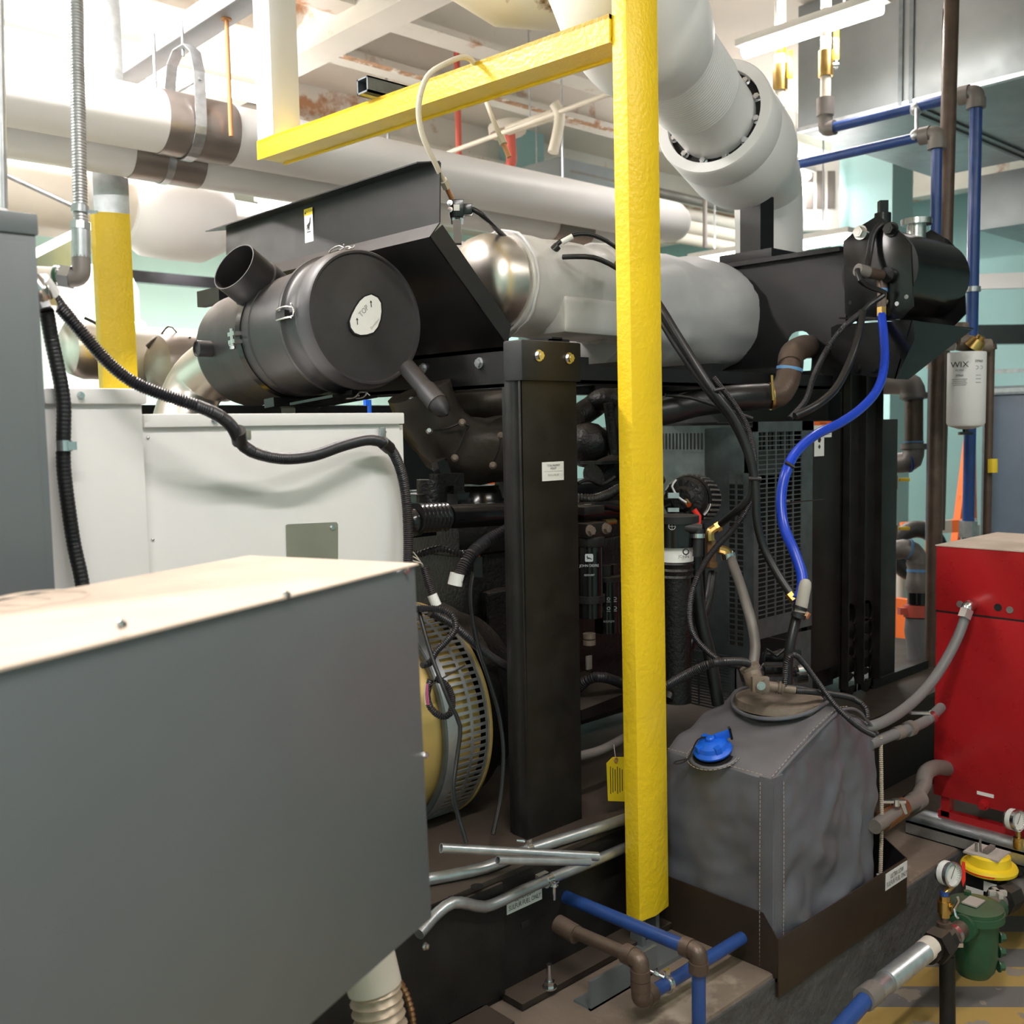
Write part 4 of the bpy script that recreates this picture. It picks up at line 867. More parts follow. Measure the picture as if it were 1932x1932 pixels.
# small harnesses in the gap
hose('wiring_harness', [D(990, 985, 2.9), D(960, 998, 2.88), D(920, 1020, 2.85), D(890, 1045, 2.8), D(872, 1075, 2.78), D(862, 1100, 2.76)], .017, 'conduit', 'corrugated engine harness with white tape left of the support post', 'wiring harness', corr=(.007, .0015))
HW = list(COL.objects)[-2]; HW = [o for o in COL.objects if o.get('label', '').startswith('corrugated engine harness')][0]
part('tape_wrap', MB().tube([D(863, 1082, 2.76), D(858, 1104, 2.76)], .020, 14), 'label', HW, 'white tape wrap')
part('harness_branch', MB().tube(spl([D(912, 1024, 2.84), D(906, 1040, 2.83), D(902, 1055, 2.82)]), .003, 6), 'orange', HW)
part('connector', MB().obox(D(902, 1070, 2.82), cr*.012, EZ*.028, cf*.01), 'gloss', HW)
part('harness_branch', MB().tube(spl([D(893, 1080, 2.82), D(888, 1120, 2.8), D(892, 1170, 2.8), D(905, 1230, 2.8), D(925, 1290, 2.8), D(942, 1350, 2.8), D(950, 1420, 2.78), D(945, 1500, 2.75), D(930, 1575, 2.7)]), .006, 10), 'rubber', HW)
part('wiring_loom', MB().tube(spl([D(780, 1050, 2.9), D(830, 1035, 2.9), D(870, 1045, 2.9), D(900, 1040, 2.88)]), .010, 10, corr=(.01, .001)), 'rubber', HW)
H3 = hose('wiring_harness', [D(775, 1150, 2.6), D(800, 1148, 2.6), D(830, 1150, 2.6), D(852, 1160, 2.6), D(860, 1185, 2.6), D(842, 1210, 2.6), D(822, 1230, 2.6), D(812, 1250, 2.6), D(796, 1255, 2.58)], .0085, 'conduit', 'thin corrugated harness looping over the slotted fan ring', 'wiring harness', corr=(.005, .0009))
H4 = hose('wiring_harness', [D(800, 1070, 2.7), D(808, 1100, 2.7), D(820, 1135, 2.7)], .011, 'conduit', 'short harness stub with grey printed tape beside the enclosure corner', 'wiring harness', corr=(.005, .001))
part('tape_wrap', MB().tube([D(815, 1122, 2.7), D(824, 1143, 2.7)], .0135, 14), 'label', H4, 'grey printed tape')
for k in range(3): part('loose_wire', MB().tube(spl([D(798, 1072, 2.7), D(790+3*k, 1055+4*k, 2.68), D(778, 1040+9*k, 2.66)]), .0016, 6), 'cream', H4)
H5 = hose('wiring_harness', [D(812, 1155, 2.75), D(850, 1175, 2.78), D(880, 1200, 2.8), D(920, 1235, 2.85), D(960, 1260, 2.9)], .012, 'conduit', 'corrugated harness running diagonally to the support post', 'wiring harness', corr=(.006, .001))
H6 = hose('cable_loop', [D(812, 1282, 2.6), D(806, 1310, 2.6), D(812, 1335, 2.6), D(832, 1352, 2.6), D(850, 1345, 2.6), D(853, 1315, 2.6), D(840, 1290, 2.6), D(820, 1280, 2.6)], .0085, 'conduit', 'small black corrugated cable loop tied to the fan ring', 'cable', corr=(.005, .0009))
part('cable_tie', MB().tube([D(806, 1296, 2.57), D(840, 1277, 2.62), D(877, 1255, 2.68)], .0022, 6), 'rubber', H6)
for k in range(3): part('pink_wire', MB().tube(spl([D(803+2*k, 1290, 2.57), D(801+3*k, 1310, 2.57), D(803+3*k, 1330, 2.57)]), .0018, 6), 'purple' if k else 'cream', H6)
hose('black_cable', [D(790, 1150, 2.62), D(800, 1190, 2.6), D(815, 1240, 2.58), D(832, 1285, 2.56), D(850, 1330, 2.55), D(868, 1370, 2.55), D(862, 1430, 2.53), D(855, 1490, 2.5), D(862, 1530, 2.5), D(880, 1590, 2.48)], .0055, 'rubber', 'plain black cable hanging down in front of the slotted ring', 'cable')
# ================================================================ radiator guard (galvanised mesh)
GD = root('fan_guard', 'galvanised slotted mesh fan guard beside the black radiator', 'guard', (3.2, 2.3, 1.0))
gx0, gx1 = PY(1420, 900, 2.05).x, PY(1531, 900, 2.05).x; gz1 = PY(1470, 795, 2.05).z; gz0 = PY(1470, 1160, 2.05).z
ma, mbx = PY(1428, 900, 2.05).x, PY(1511, 900, 2.05).x
fr = MB().box((gx0, 2.045, gz1-.035), (gx1, 2.05, gz1)).box((gx0, 2.045, gz0-.07), (gx1, 2.05, gz0)).box((gx0, 2.045, gz0), (ma, 2.05, gz1)).box((mbx, 2.045, gz0), (gx1, 2.05, gz1)).box((gx0, 2.05, gz1-.002), (gx1, 2.2, gz1))
part('front_frame', fr, 'galvd', GD)
mb = MB(); grid(mb, (ma, 2.0475, gz0), EX, EZ, mbx-ma, gz1-.035-gz0, 5, 40, .008, .0038, EY*.0035); part('front_mesh', mb, 'galvd', GD, 'slotted front mesh')
xs = gx0
ysb = PX(1330, 1000, xs).y
mb = MB(); zs1 = gz1-.02; 
mb.box((xs, 2.05, zs1-.16), (xs+.004, ysb, zs1)); mb.box((xs, 2.05, gz0-.18), (xs+.004, ysb, gz0-.10)); mb.box((xs, 2.05, gz0-.1), (xs+.004, 2.085, zs1)); mb.box((xs, PX(1375, 1000, xs).y, gz0-.1), (xs+.004, ysb, zs1-.16))
part('side_frame', mb, 'galvd', GD)
mb = MB(); yq = PX(1373, 1000, xs).y; grid(mb, (xs+.002, yq, gz0-.1), -EY, EZ, yq-2.085, zs1-.16-gz0+.1, 2, 32, .008, .005, EX*.0035); part('side_mesh', mb, 'galvd', GD, 'narrow side mesh')
xw = 3.35; mb = MB(); yL = 3.0; zt2 = PX(1300, 808, xw).z
grid(mb, (xw, yL, zt2-.09), -EY, EZ, yL-2.07, .075, 52, 1, .009, .01, EX*.004); mb.box((xw, 2.07, zt2-.015), (xw+.005, yL, zt2+.01)); mb.box((xw, 2.07, zt2-.22), (xw+.005, yL, zt2-.09)); mb.box((xw, 2.07, 1.55), (xw+.005, 2.20, zt2-.22)); mb.box((xw, 2.62, .9), (xw+.005, yL, zt2-.22))
part('shroud_panel', mb, 'galvd', GD, 'panel with a row of vertical slits')
# expanded wire mesh behind alternator
mb = MB(); ya, yb = PX(1345, 860, 3.36).y, PX(1255, 860, 3.36).y; za_, zb2 = PX(1300, 900, 3.36).z-.2, zt2-.2
n1 = 16; wy = yb-ya
for k in range(-6, n1):
    for s in (1, -1):
        p = V((3.36, ya+(k/n1)*wy*1.3, za_)); q = p+V((0, (zb2-za_)*.55, zb2-za_))
        if s < 0: p, q = V((p.x, 2*(ya+wy/2)-p.y, p.z)), V((q.x, 2*(ya+wy/2)-q.y, q.z))
        lo = 0; d = q-p; ts = sorted([(ya-p.y)/d.y, (yb-p.y)/d.y]); t0, t1 = max(0, ts[0]), min(1, ts[1])
        if t1 > t0: mb.tube([p+d*t0, p+d*t1], .0022, 4)
part('wire_mesh', mb, 'holeb', GD, 'black diamond wire mesh')
# lower guard box
lx = PY(1388, 1300, 2.08).x
LG = root('lower_guard', 'small slotted galvanised guard box low beside the grey tank hoses', 'guard', (lx-.1, 2.2, .7))
zl1 = PY(1390, 1240, 2.08).z
mb = MB(); yy = PX(1290, 1300, lx).y; grid(mb, (lx, yy, .72), -EY, EZ, yy-2.10, zl1-.75, 3, 16, .008, .006, EX*.004); mb.box((lx, 2.08, .7), (lx+.005, 2.11, zl1)).box((lx, 2.08, zl1-.03), (lx+.005, yy, zl1)); part('slotted_side', mb, 'galvd', LG)
part('front_sheet', MB().prism([(lx, 2.08, .7), (lx+.35, 2.08, .7), (lx+.45, 2.08, zl1-.02), (lx+.22, 2.08, zl1-.02), (lx+.06, 2.08, zl1-.14), (lx, 2.08, zl1-.02)], (0, .004, 0)), 'galvd', LG)
part('right_sheet', quad([(1495, 1195), (1530, 1188), (1532, 1330), (1490, 1330)], 'Y', 2.055, .003), 'galvd', LG)
# ================================================================ belt alternator
q = D(1296, 942, 3.55)
aa = V((-.80, -.60, .0)).normalized()
BA = root('belt_alternator', 'round finned alternator with red lead, right of the yellow post', 'alternator', q-EZ*.1)
part('rear_cover', MB().lathe([(0, .06), (.035, .06), (.045, .045), (.068, .04), (.078, .025), (.078, 0)], q, -cf+cr*-.55, 40), 'eng', BA)
axb = (cf+cr*.55).normalized()
part('housing', MB().lathe([(.08, 0), (.084, .01), (.084, .12), (.07, .15), (0, .15)], q, axb, 48), 'eng', BA)
mb = MB(); x_, y_, z_ = frame(axb)
for k in range(30):
    a = 2*math.pi*k/30; rd_ = x_*math.cos(a)+y_*math.sin(a); tg = -x_*math.sin(a)+y_*math.cos(a)
    mb.obox(q+axb*.065+rd_*.085, axb*.045, tg*.0032, rd_*.004)
part('cooling_fins', mb, 'irong', BA)
mb = MB()
for k in range(16):
    a = 2*math.pi*k/16; rd_ = x_*math.cos(a)+y_*math.sin(a); tg = -x_*math.sin(a)+y_*math.cos(a)
    mb.obox(q-axb*.042+rd_*.056, axb*.003, tg*.003, rd_*.014)
part('cover_ribs', mb, 'blackcap', BA)
part('white_label', MB().tube(spl([q-axb*.0+(cr*math.cos(a)+EZ*math.sin(a))*.075-cf*.03 for a in (-.8, -.6, -.4, -.2)]), .005, 6), 'label', BA)
part('white_lead', MB().tube(spl([D(1276, 905, 3.4), D(1268, 918, 3.4), D(1280, 938, 3.4), D(1295, 948, 3.4)]), .0035, 8), 'wrapw', BA)
part('terminal', MB().cyl(D(1294, 945, 3.42), D(1300, 953, 3.4), .009, 10), 'brass', BA)
part('red_boot', MB().tube([D(1309, 962, 3.4), D(1318, 974, 3.4), D(1317, 990, 3.4)], .010, 10), 'redp', BA, 'red rubber terminal boot')
# fuel separator right of yellow post
sx = D(1275, 1020, 3.05)
SP = root('oil_separator', 'black cylindrical filter housing with white band right of the yellow post', 'filter housing', sx-EZ*.2)
def dz_(py): return D(1275, py, 3.05).z
part('lid', MB().cyl((sx.x, sx.y, dz_(985)), (sx.x, sx.y, dz_(972)), .069, 40), 'blackm', SP)
part('upper_body', MB().cyl((sx.x, sx.y, dz_(1030)), (sx.x, sx.y, dz_(984)), .062, 40), 'gloss', SP)
part('white_band', MB().cyl((sx.x, sx.y, dz_(1058)), (sx.x, sx.y, dz_(1030)), .052, 40), 'label', SP, 'white printed band')
part('lower_bellows', MB().tube([(sx.x, sx.y, dz_(1088)), (sx.x, sx.y, dz_(1058))], .052, 40, corr=(.02, .002)), 'eng', SP)
part('lower_body', MB().cyl((sx.x, sx.y, dz_(1330)), (sx.x, sx.y, dz_(1088)), .045, 30), 'eng', SP)
part('outlet_barb', MB().tube([D(1290, 995, 3.0), D(1323, 998, 3.0)], .015, 16).tube([D(1318, 998, 3.0), D(1316, 1050, 3.0)], .015, 16), 'blackm', SP)
part('hose_clamp', MB().tube([D(1317, 1007, 3.0), D(1317, 1015, 3.0)], .020, 16), 'chrome', SP)
part('cross_mark', MB().lathe([(.009, 0), (.011, 0)], D(1268, 993, 2.985), -cf, 24).obox(D(1268, 993, 2.985), cr*.010, EZ*.0007, cf*.0005).obox(D(1268, 993, 2.985), EZ*.010, cr*.0007, cf*.0005), 'inkg', SP)
text('band_text', 'JOHN', D(1290, 1050, 2.968), cr, EZ, .012, 'ink', SP)
part('band_emblem', MB().lathe([(.006, 0), (.010, 0)], D(1294, 1041, 2.972), -cf, 20), 'ink', SP)
# front clamps / silver bracket bits
part('bracket_bits', MB().obox(D(1270, 935, 3.0), cr*.016, cf*.01, EZ*.008).obox(D(1270, 962, 3.0), cr*.016, cf*.01, EZ*.006), 'galv', SP)
# brass fittings
BF = root('brass_fitting', 'cluster of brass elbows joining the black hoses beside the mesh guard', 'fitting', D(1345, 1050, 3.2))
part('elbow', MB().tube(fil([D(1355, 993, 3.2), D(1338, 1004, 3.2), D(1340, 1020, 3.2)], .02), .014, 10), 'brass', BF)
part('fitting_nut', MB().tube([D(1358, 991, 3.2), D(1350, 996, 3.2)], .0175, 6), 'brass', BF)
part('elbow', MB().tube(fil([D(1356, 1036, 3.2), D(1372, 1040, 3.2), D(1376, 1052, 3.2)], .02), .0145, 10), 'brass', BF)
part('valve_body', MB().tube([D(1341, 1018, 3.22), D(1341, 1072, 3.22)], .016, 8).tube([D(1341, 1060, 3.22), D(1341, 1070, 3.22)], .024, 6), 'bronze', BF)
part('hose_clamp', MB().tube([D(1369, 1047, 3.2), D(1383, 1043, 3.2)], .009, 10).tube([D(1373, 1044, 3.18), D(1375, 1054, 3.18)], .023, 14), 'chrome', BF)
# ================================================================ hoses on the right
def hz(label, pts, rad, m='rubber', corr=None, name='hose', cat='hose', n=12): return hose(name, [D(*p) for p in pts], rad, m, label, cat, corr, n=n)
h1 = hz('thick black hose falling from the muffler past the yellow post to the grey tank', [(1165, 498, 3.35), (1110, 484, 3.3), (1070, 486, 3.25), (1110, 484, 3.3)][:1]+[(1200, 520, 3.2), (1240, 570, 3.1), (1280, 635, 3.05), (1340, 730, 3.0), (1385, 790, 3.0), (1412, 850, 3.0), (1425, 910, 3.0), (1428, 980, 3.0), (1440, 1030, 3.0), (1465, 1080, 2.98), (1495, 1125, 2.95)], .0125)
part('cable_tie', MB().tube([D(1412, 903, 2.99), D(1436, 904, 2.99)], .006, 8), 'rubber', h1); part('cable_tie', MB().tube([D(1347, 737, 2.98), D(1366, 733, 2.98)], .005, 8), 'rubber', h1)
part('end_fitting', MB().tube([D(1490, 1120, 2.95), D(1500, 1132, 2.94)], .015, 6), 'brass', h1)
hz('second black hose beside the thick one, ending at a brass elbow', [(1168, 510, 3.4), (1230, 580, 3.15), (1275, 650, 3.08), (1330, 730, 3.04), (1378, 790, 3.04), (1408, 850, 3.04), (1420, 900, 3.04), (1412, 940, 3.05), (1388, 965, 3.08), (1360, 988, 3.15)], .011)
hz('thin black hose crossing diagonally down behind the fuel filter band', [(1345, 712, 3.06), (1390, 770, 3.06), (1415, 820, 3.06), (1424, 880, 3.06), (1418, 940, 3.06), (1390, 990, 3.06), (1345, 1040, 3.0), (1315, 1090, 2.95), (1302, 1140, 2.95), (1305, 1190, 2.95), (1330, 1225, 2.95), (1365, 1250, 2.95), (1400, 1258, 2.95)], .0085, corr=(.005, .0008), m='conduit')
hz('grey worn hose curving down from the brass elbow onto the tank head', [(1377, 1050, 3.18), (1392, 1090, 3.1), (1405, 1130, 3.05), (1418, 1175, 3.0), (1425, 1220, 2.98), (1420, 1262, 2.95)], .0155, 'irong')
hz('black radiator hose dropping behind the grey hose', [(1312, 1050, 3.1), (1316, 1120, 3.1), (1325, 1180, 3.1), (1340, 1240, 3.1), (1355, 1330, 3.1)], .019)
hz('black hose slanting down left behind the corrugated loop', [(1345, 1080, 3.25), (1335, 1140, 3.2), (1310, 1200, 3.15), (1280, 1270, 3.1), (1260, 1320, 3.05)], .015)
hz('corrugated black conduit from behind the yellow post to the tank head', [(1225, 1315, 3.0), (1265, 1290, 2.95), (1310, 1265, 2.88), (1350, 1250, 2.85), (1395, 1248, 2.88), (1412, 1252, 2.9)], .0115, 'conduit', (.0058, .0011))
hz('black cable arcing from the silver blanket behind the yellow post', [(1040, 478, 3.35), (1050, 462, 3.35), (1075, 445, 3.35), (1110, 442, 3.38), (1145, 455, 3.4), (1180, 480, 3.42)], .0075, name='sensor_cable', cat='cable')
o = [x for x in COL.objects if x.get('label', '').startswith('black cable arcing')][0]
part('cable_boot', MB().tube([D(1034, 482, 3.34), D(1052, 464, 3.34)], .014, 12), 'rubber', o); part('tape_wrap', MB().tube([D(1060, 457, 3.34), D(1080, 446, 3.34)], .0095, 12), 'label', o)
hz('pair of black cables lying over the top of the silver blanket', [(1062, 485, 3.3), (1090, 484, 3.28), (1120, 486, 3.28), (1150, 498, 3.3), (1185, 520, 3.3)], .0085, name='sensor_cable', cat='cable')
hb = hz('bright blue rubber hose winding down from the header tank', [(1663, 592, 3.76), (1668, 640, 3.70), (1668, 690, 3.62), (1655, 735, 3.55), (1625, 770, 3.45), (1585, 798, 3.35), (1540, 820, 3.25), (1505, 850, 3.18), (1485, 885, 3.1), (1474, 935, 3.08), (1478, 990, 3.05), (1498, 1040, 3.0), (1513, 1085, 2.97), (1512, 1115, 2.95), (1503, 1132, 2.93)], .0155, 'blueh', n=16)
part('cable_tie', MB().tube([D(1470, 946, 3.07), D(1490, 948, 3.07)], .006, 8).tube([D(1488, 948, 3.06), D(1556, 942, 3.2)], .002, 6), 'rubber', hb); part('cable_tie', MB().tube([D(1482, 872, 3.09), D(1498, 882, 3.09)], .006, 8), 'rubber', hb)
tx = [(1667, 655), (1666, 700), (1587, 795), (1500, 850), (1494, 1030), (1505, 1062)]
hz('black corrugated hose from the header tank behind the blue hose', [(1627, 588, 3.68), (1618, 640, 3.6), (1600, 690, 3.55), (1575, 735, 3.48), (1540, 765, 3.42), (1500, 785, 3.4)], .0135)
hz('thin black cable from the header tank down to the pipe elbow', [(1622, 592, 3.68), (1590, 620, 3.62), (1560, 660, 3.65), (1535, 710, 3.6), (1520, 755, 3.55), (1490, 790, 3.5)], .0105, 'conduit', (.006, .0006))
hz('dark cable sagging above the slit panel', [(1255, 745, 3.4), (1300, 750, 3.4), (1350, 765, 3.4), (1420, 790, 3.4)], .006)
# coolant pipe assembly under muffler
CP = root('coolant_pipe', 'brown iron coolant pipe with rubber hose and brass clamp under the muffler', 'pipe', D(1400, 780, 3.9))
part('rubber_hose', MB().tube(spl([D(1170, 790, 3.4), D(1260, 775, 3.45), D(1310, 762, 3.5), D(1380, 752, 3.52), (D(1445, 748, 3.6))], .03), .046, 24), 'rubber', CP)
part('elbow', MB().tube(spl([D(1440, 749, 3.6), D(1468, 745, 3.63), D(1484, 722, 3.66), D(1489, 700, 3.7)], .02), .044, 24), 'brown', CP)
part('pipe_body', MB().tube([D(1488, 715, 3.68), D(1492, 680, 3.72)], .036, 24), 'brown', CP)
part('elbow', MB().tube(spl([D(1491, 692, 3.71), D(1495, 668, 3.78), D(1515, 655, 3.95), D(1530, 655, 4.2)], .02), .046, 24), 'brown', CP)
part('sealant_ring', MB().tube([D(1489, 700, 3.69), D(1490, 694, 3.69)], .047, 24), 'seal', CP)
part('hose_clamp', MB().tube([D(1452, 748, 3.6), D(1457, 747.5, 3.6)], .049, 24).tube([D(1456, 708, 3.53), D(1459, 755, 3.53)], .005, 8), 'brass', CP)
# ================================================================ DEF tank + tray
tf = PY(1459, 1772, PADY)             # near corner, top
tx0, ty0 = tf.x, PADY-.012
tz1 = PY(1460, 1776, ty0).z; tz0 = PY(1460, 1886, ty0).z; tx1 = PY(1709, 1650, ty0).x
TR = root('drip_tray', 'bronze brown steel drip tray under the grey fabric tank', 'tray', (tx0+.3, 1.6, tz0))
part('front_panel', MB().box((tx0, ty0-.004, tz0), (tx1, ty0, tz1)).bv(.001), 'traybr', TR)
ch = .05
part('left_panel', MB().prism([(tx0, ty0, tz0), (tx0, ty0, tz1), (tx0, ty0+.045, tz1+.055), (tx0, ty0+.09, tz1+.055), (tx0, 1.84, tz1+.055), (tx0, 1.84, tz0)], (.004, 0, 0)), 'traybr', TR)
part('right_panel', MB().prism([(tx1-.004, ty0, tz0), (tx1-.004, ty0, tz1), (tx1-.004, ty0+.09, tz1+.055), (tx1-.004, 1.84, tz1+.055), (tx1-.004, 1.84, tz0)], (.004, 0, 0)), 'black', TR)
part('bottom_panel', MB().box((tx0, ty0, tz0+.04), (tx1, 1.84, tz0+.05)), 'traybr', TR)
lc = PY(1689, 1651, ty0-.004); lw_ = PY(1708, 1640, ty0).x-PY(1668, 1660, ty0).x
lab(TR, (tx1-lw_/2-.003, ty0-.004, tz1-.035), EX, EZ, lw_, .052, -EY, name='fuel_label', label='white fuel label')
text('fuel_label_text', 'ULTRA LOW\nSULFUR FUEL ONLY', (tx1-lw_/2-.003, ty0-.0052, tz1-.035), EX, EZ, .021, 'ink', TR, wid=lw_/.155*.80)
# tank
dx0, dx1, dy0, dy1 = tx0+.014, PY(1655, 1500, 1.455).x, 1.452, 1.82
dz0 = tz0+.052; z_f = PY(1425, 1488, dy0).z; xp = PY(1585, 1340, dy0).x; zp = PY(1585, 1340, dy0).z; z_r = PY(1655, 1385, dy0).z
DT = root('fluid_tank', 'grey fabric covered fluid tank with blue filler cap standing in the brown tray', 'tank', ((dx0+dx1)/2, (dy0+dy1)/2, dz0))
prof = [(dx0, dz0), (dx0-.004, (dz0+z_f)/2), (dx0+.0, z_f), (dx0+(xp-dx0)*.5, z_f+(zp-z_f)*.56), (xp, zp), (xp+(dx1-xp)*.5, zp-.015), (dx1, z_r), (dx1+.004, (dz0+z_r)/2), (dx1-.01, dz0)]
def top_z(x):
    if x < xp: 
        t = (x-dx0)/(xp-dx0); return z_f+(zp-z_f)*(t+.10*math.sin(math.pi*t))
    t = (x-xp)/(dx1-xp); return zp+(z_r-zp)*t**1.6
mb = MB(); nx, nz, ny = 30, 26, 14
def gp(i, j):
    x = dx0+(dx1-dx0)*i/nx; return V((x, 0, dz0+(top_z(x)-dz0)*j/nz))
for yv, sg in ((dy0, 1), (dy1, -1)):
    vs = []
    for j in range(nz+1):
        for i in range(nx+1):
            p = gp(i, j); e = min(i, nx-i, j, nz-j); p.y = yv+sg*(.010 if e == 0 else (.002 if e == 1 else 0)); vs.append(p)
    mb.add(vs, [(j*(nx+1)+i, j*(nx+1)+i+1, (j+1)*(nx+1)+i+1, (j+1)*(nx+1)+i) for j in range(nz) for i in range(nx)])
loop = [(i, 0) for i in range(nx)]+[(nx, j) for j in range(nz)]+[(i, nz) for i in range(nx, 0, -1)]+[(0, j) for j in range(nz, 0, -1)]
n_ = len(loop); vs = []
for k in range(ny+1):
    for (i, j) in loop: p = gp(i, j); p.y = dy0+.010+(dy1-dy0-.02)*k/ny; vs.append(p)
mb.add(vs, [(k*n_+q, k*n_+(q+1) % n_, (k+1)*n_+(q+1) % n_, (k+1)*n_+q) for k in range(ny) for q in range(n_)])
def tank_fold(v):
    """soft diagonal creases in the coated fabric"""
    d = 0
    for (cx_, cz_, an, w, am) in ((.30, .40, .9, .020, .010), (.38, .44, 1.9, .016, -.009), (.22, .25, -.5, .035, .012), (.46, .30, 1.45, .02, .010), (.12, .12, -.9, .03, .008), (.50, .18, 1.7, .03, -.008), (.34, .10, .3, .04, .010)):
        u = (v.x-dx0-cx_)*math.cos(an)+(v.z-dz0-cz_)*math.sin(an); t = -(v.x-dx0-cx_)*math.sin(an)+(v.z-dz0-cz_)*math.cos(an)
        d += 1.9*am*math.exp(-(t/w)**2-(u/.12)**2)
    return d
for v in mb.v:
    if v.y < dy0+.02: v.y -= tank_fold(v)
mb.wr(.028, 6.5, 0, 3)
cover = part('fabric_cover', mb, 'greyf', DT, 'grey coated fabric cover')
sm = cover.modifiers.new('s', 'SUBSURF'); sm.levels = 1; sm.render_levels = 1
# seams along edges
def seam(pts, name='seam', rad=.0045, m='trimf', st=True, off=V((0, 0, 0))):
    ps = spl(pts, .012); part(name, MB().tube(ps, rad, 8), m, DT)
def stitches(pts, d=.010, rad=.0011):
    ps = spl(pts, .004); mb = MB(); acc = 0; last = ps[0]; on_ = True; seg = [ps[0]]
    for a, b in zip(ps, ps[1:]):
        acc += (b-a).length; seg.append(b)
        if acc > (d*.62 if on_ else d*.38):
            if on_: mb.tube([seg[0], seg[-1]], rad, 5)
            seg = [b]; acc = 0; on_ = not on_
    part('stitch_line', mb, 'stitch', DT)
yf = dy0-.006
seam([(dx0+.006, yf+.006, z_f+.004), (dx0+(xp-dx0)*.5, yf+.004, z_f+(zp-z_f)*.57), (xp-.03, yf+.004, zp-.006), (xp, yf+.006, zp), (xp+.10, yf+.006, zp-.022), (dx1, yf+.01, z_r)], rad=.0045, m='greyf')
stitches([(dx0-.002, yf+.006, z_f+.012), (dx0+(xp-dx0)*.5-.008, yf+.006, z_f+(zp-z_f)*.57+.012), (xp-.03, yf+.006, zp+.006), (xp+.05, yf+.008, zp+.002)], .012)
seam([(dx0+.03, yf-.004, dz0+.01), (dx0+.15, yf-.006, dz0+.004), (dx0+.40, yf-.006, dz0+.016), (dx1-.01, yf-.002, dz0+.028), (dx1, yf, dz0+.09)], 'bottom_binding', .008)
# corner strip with two stitch lines
part('corner_strip', MB().box((dx0-.010, yf-.003, dz0-.01), (dx0+.036, yf+.004, z_f+.012)).box((dx0-.010, yf-.003, dz0-.01), (dx0-.004, dy0+.035, z_f+.008)).bv(.002).wr(.006, 16, 2, 4), 'greyf', DT)
stitches([(dx0+.033, yf-.006, dz0), (dx0+.034, yf-.007, (dz0+z_f)/2), (dx0+.033, yf-.006, z_f)])
stitches([(dx0-.013, dy0+.030, dz0), (dx0-.014, dy0+.030, (dz0+z_f)/2), (dx0-.012, dy0+.030, z_f)])
stitches([(dx0-.003, dy0+.03, z_f+.010), (dx0-.006, 1.6, z_f+.012), (dx0-.003, dy1, z_f+.012)])
xz = dx1-.004
part('zip_edge', MB().tube(spl([(dx1+.008, yf+.004, z_r-.01), (dx1+.012, yf, (dz0+z_r)/2), (dx1+.008, yf, dz0+.05), (dx1+.014, yf, dz0+.02)]), .0055, 8, corr=(.006, .0012)), 'stitch', DT, 'tan zip edge')
# top opening ring & pump head
tn_ = V((-(zp-z_f), 0, (xp-dx0))).normalized(); tdn = V((dx0-xp, 0, z_f-zp)).normalized()  # slope normal, down-slope
cp = PY(1345, 1412, 1.62)
def onslope(px, py, lift=0):
    o = V((dx0, dy0, z_f)); r_ = ray(px, py); return CAM+r_*((o-CAM).dot(tn_)/r_.dot(tn_))+tn_*lift
cc = onslope(1349, 1432, .012)
seam([cc+tn_*.0+(tdn*math.cos(a)*.062+EY*math.sin(a)*.066) for a in [math.radians(q) for q in range(0, 361, 20)]], 'cap_opening_binding', .0055, 'greyf')
stitches([cc+tn_*.004+(tdn*math.cos(a)*.074+EY*math.sin(a)*.076) for a in [math.radians(q) for q in range(-100, 101, 10)]])
part('neck_recess', MB().lathe([(.0, .001), (.057, .001)], cc+tn_*.002, tn_, 32), 'holeb', DT)
FC = DT
part('filler_cap', MB().lathe([(.030, 0), (.052, .004), (.054, .010), (.050, .014), (.044, .018), (.040, .030), (.026, .038), (.022, .040), (.0, .041)], cc+tn_*.010, tn_, 40), 'bluec', FC, 'bright blue filler cap')
mb = MB(); 
for a in (0, math.pi/2, math.pi, 3*math.pi/2):
    d_ = tdn*math.cos(a+.5)+EY*math.sin(a+.5); e_ = tn_.cross(d_); mb.obox(cc+tn_*.036+d_*.026, d_*.020, e_*.009, tn_*.010)
d_ = (-tdn*.8+(-EY)*.6).normalized(); mb.obox(cc+tn_*.052+d_*.035, d_*.022, tn_.cross(d_)*.003, tn_*.012); mb.lathe([(.013, 0), (.013, .012), (.008, .016), (0, .016)], cc+tn_*.046, tn_, 20)
part('cap_grip', mb.bv(.002), 'bluec', FC)
part('cap_pin', MB().obox(cc+tn_*.052+d_*.058, d_*.003, tn_.cross(d_)*.006, tn_*.018), 'gloss', FC)
part('cap_tether', MB().tube(spl([cc+tn_*.060, onslope(1325, 1430, .06), onslope(1300, 1444, .02), onslope(1278, 1450, .015), onslope(1275, 1446, .015), onslope(1300, 1440, .015)], .01), .0022, 6), 'rubber', FC)
hc = V((xp+.06, 1.63, zp-.004))
hc = D(1470, 1305, 3.0); hc = V((hc.x, hc.y, zp+.0))
part('head_flange', MB().lathe([(.0, .018), (.11, .018), (.125, .012), (.13, -.01)], hc, EZ, 48), 'dirtyfit', DT, 'dusty round tank head')
seam([hc+V((.135*math.cos(a), .135*math.sin(a), .012-.03*max(0, math.cos(a+math.pi)))) for a in [math.radians(q) for q in range(0, 361, 15)]], 'head_binding', .006, 'greyf')
mh = MB().tube([D(1416, 1262, 2.92), D(1425, 1290, 2.9)], .026, 24).tube([D(1413, 1256, 2.92), D(1417, 1264, 2.92)], .029, 24).tube([D(1422, 1285, 2.88), D(1440, 1296, 2.84)], .022, 20).tube([D(1436, 1292, 2.86), D(1462, 1296, 2.86), D(1475, 1298, 2.86)], .014, 14)
part('suction_head', mh, 'dirtyfit', DT)
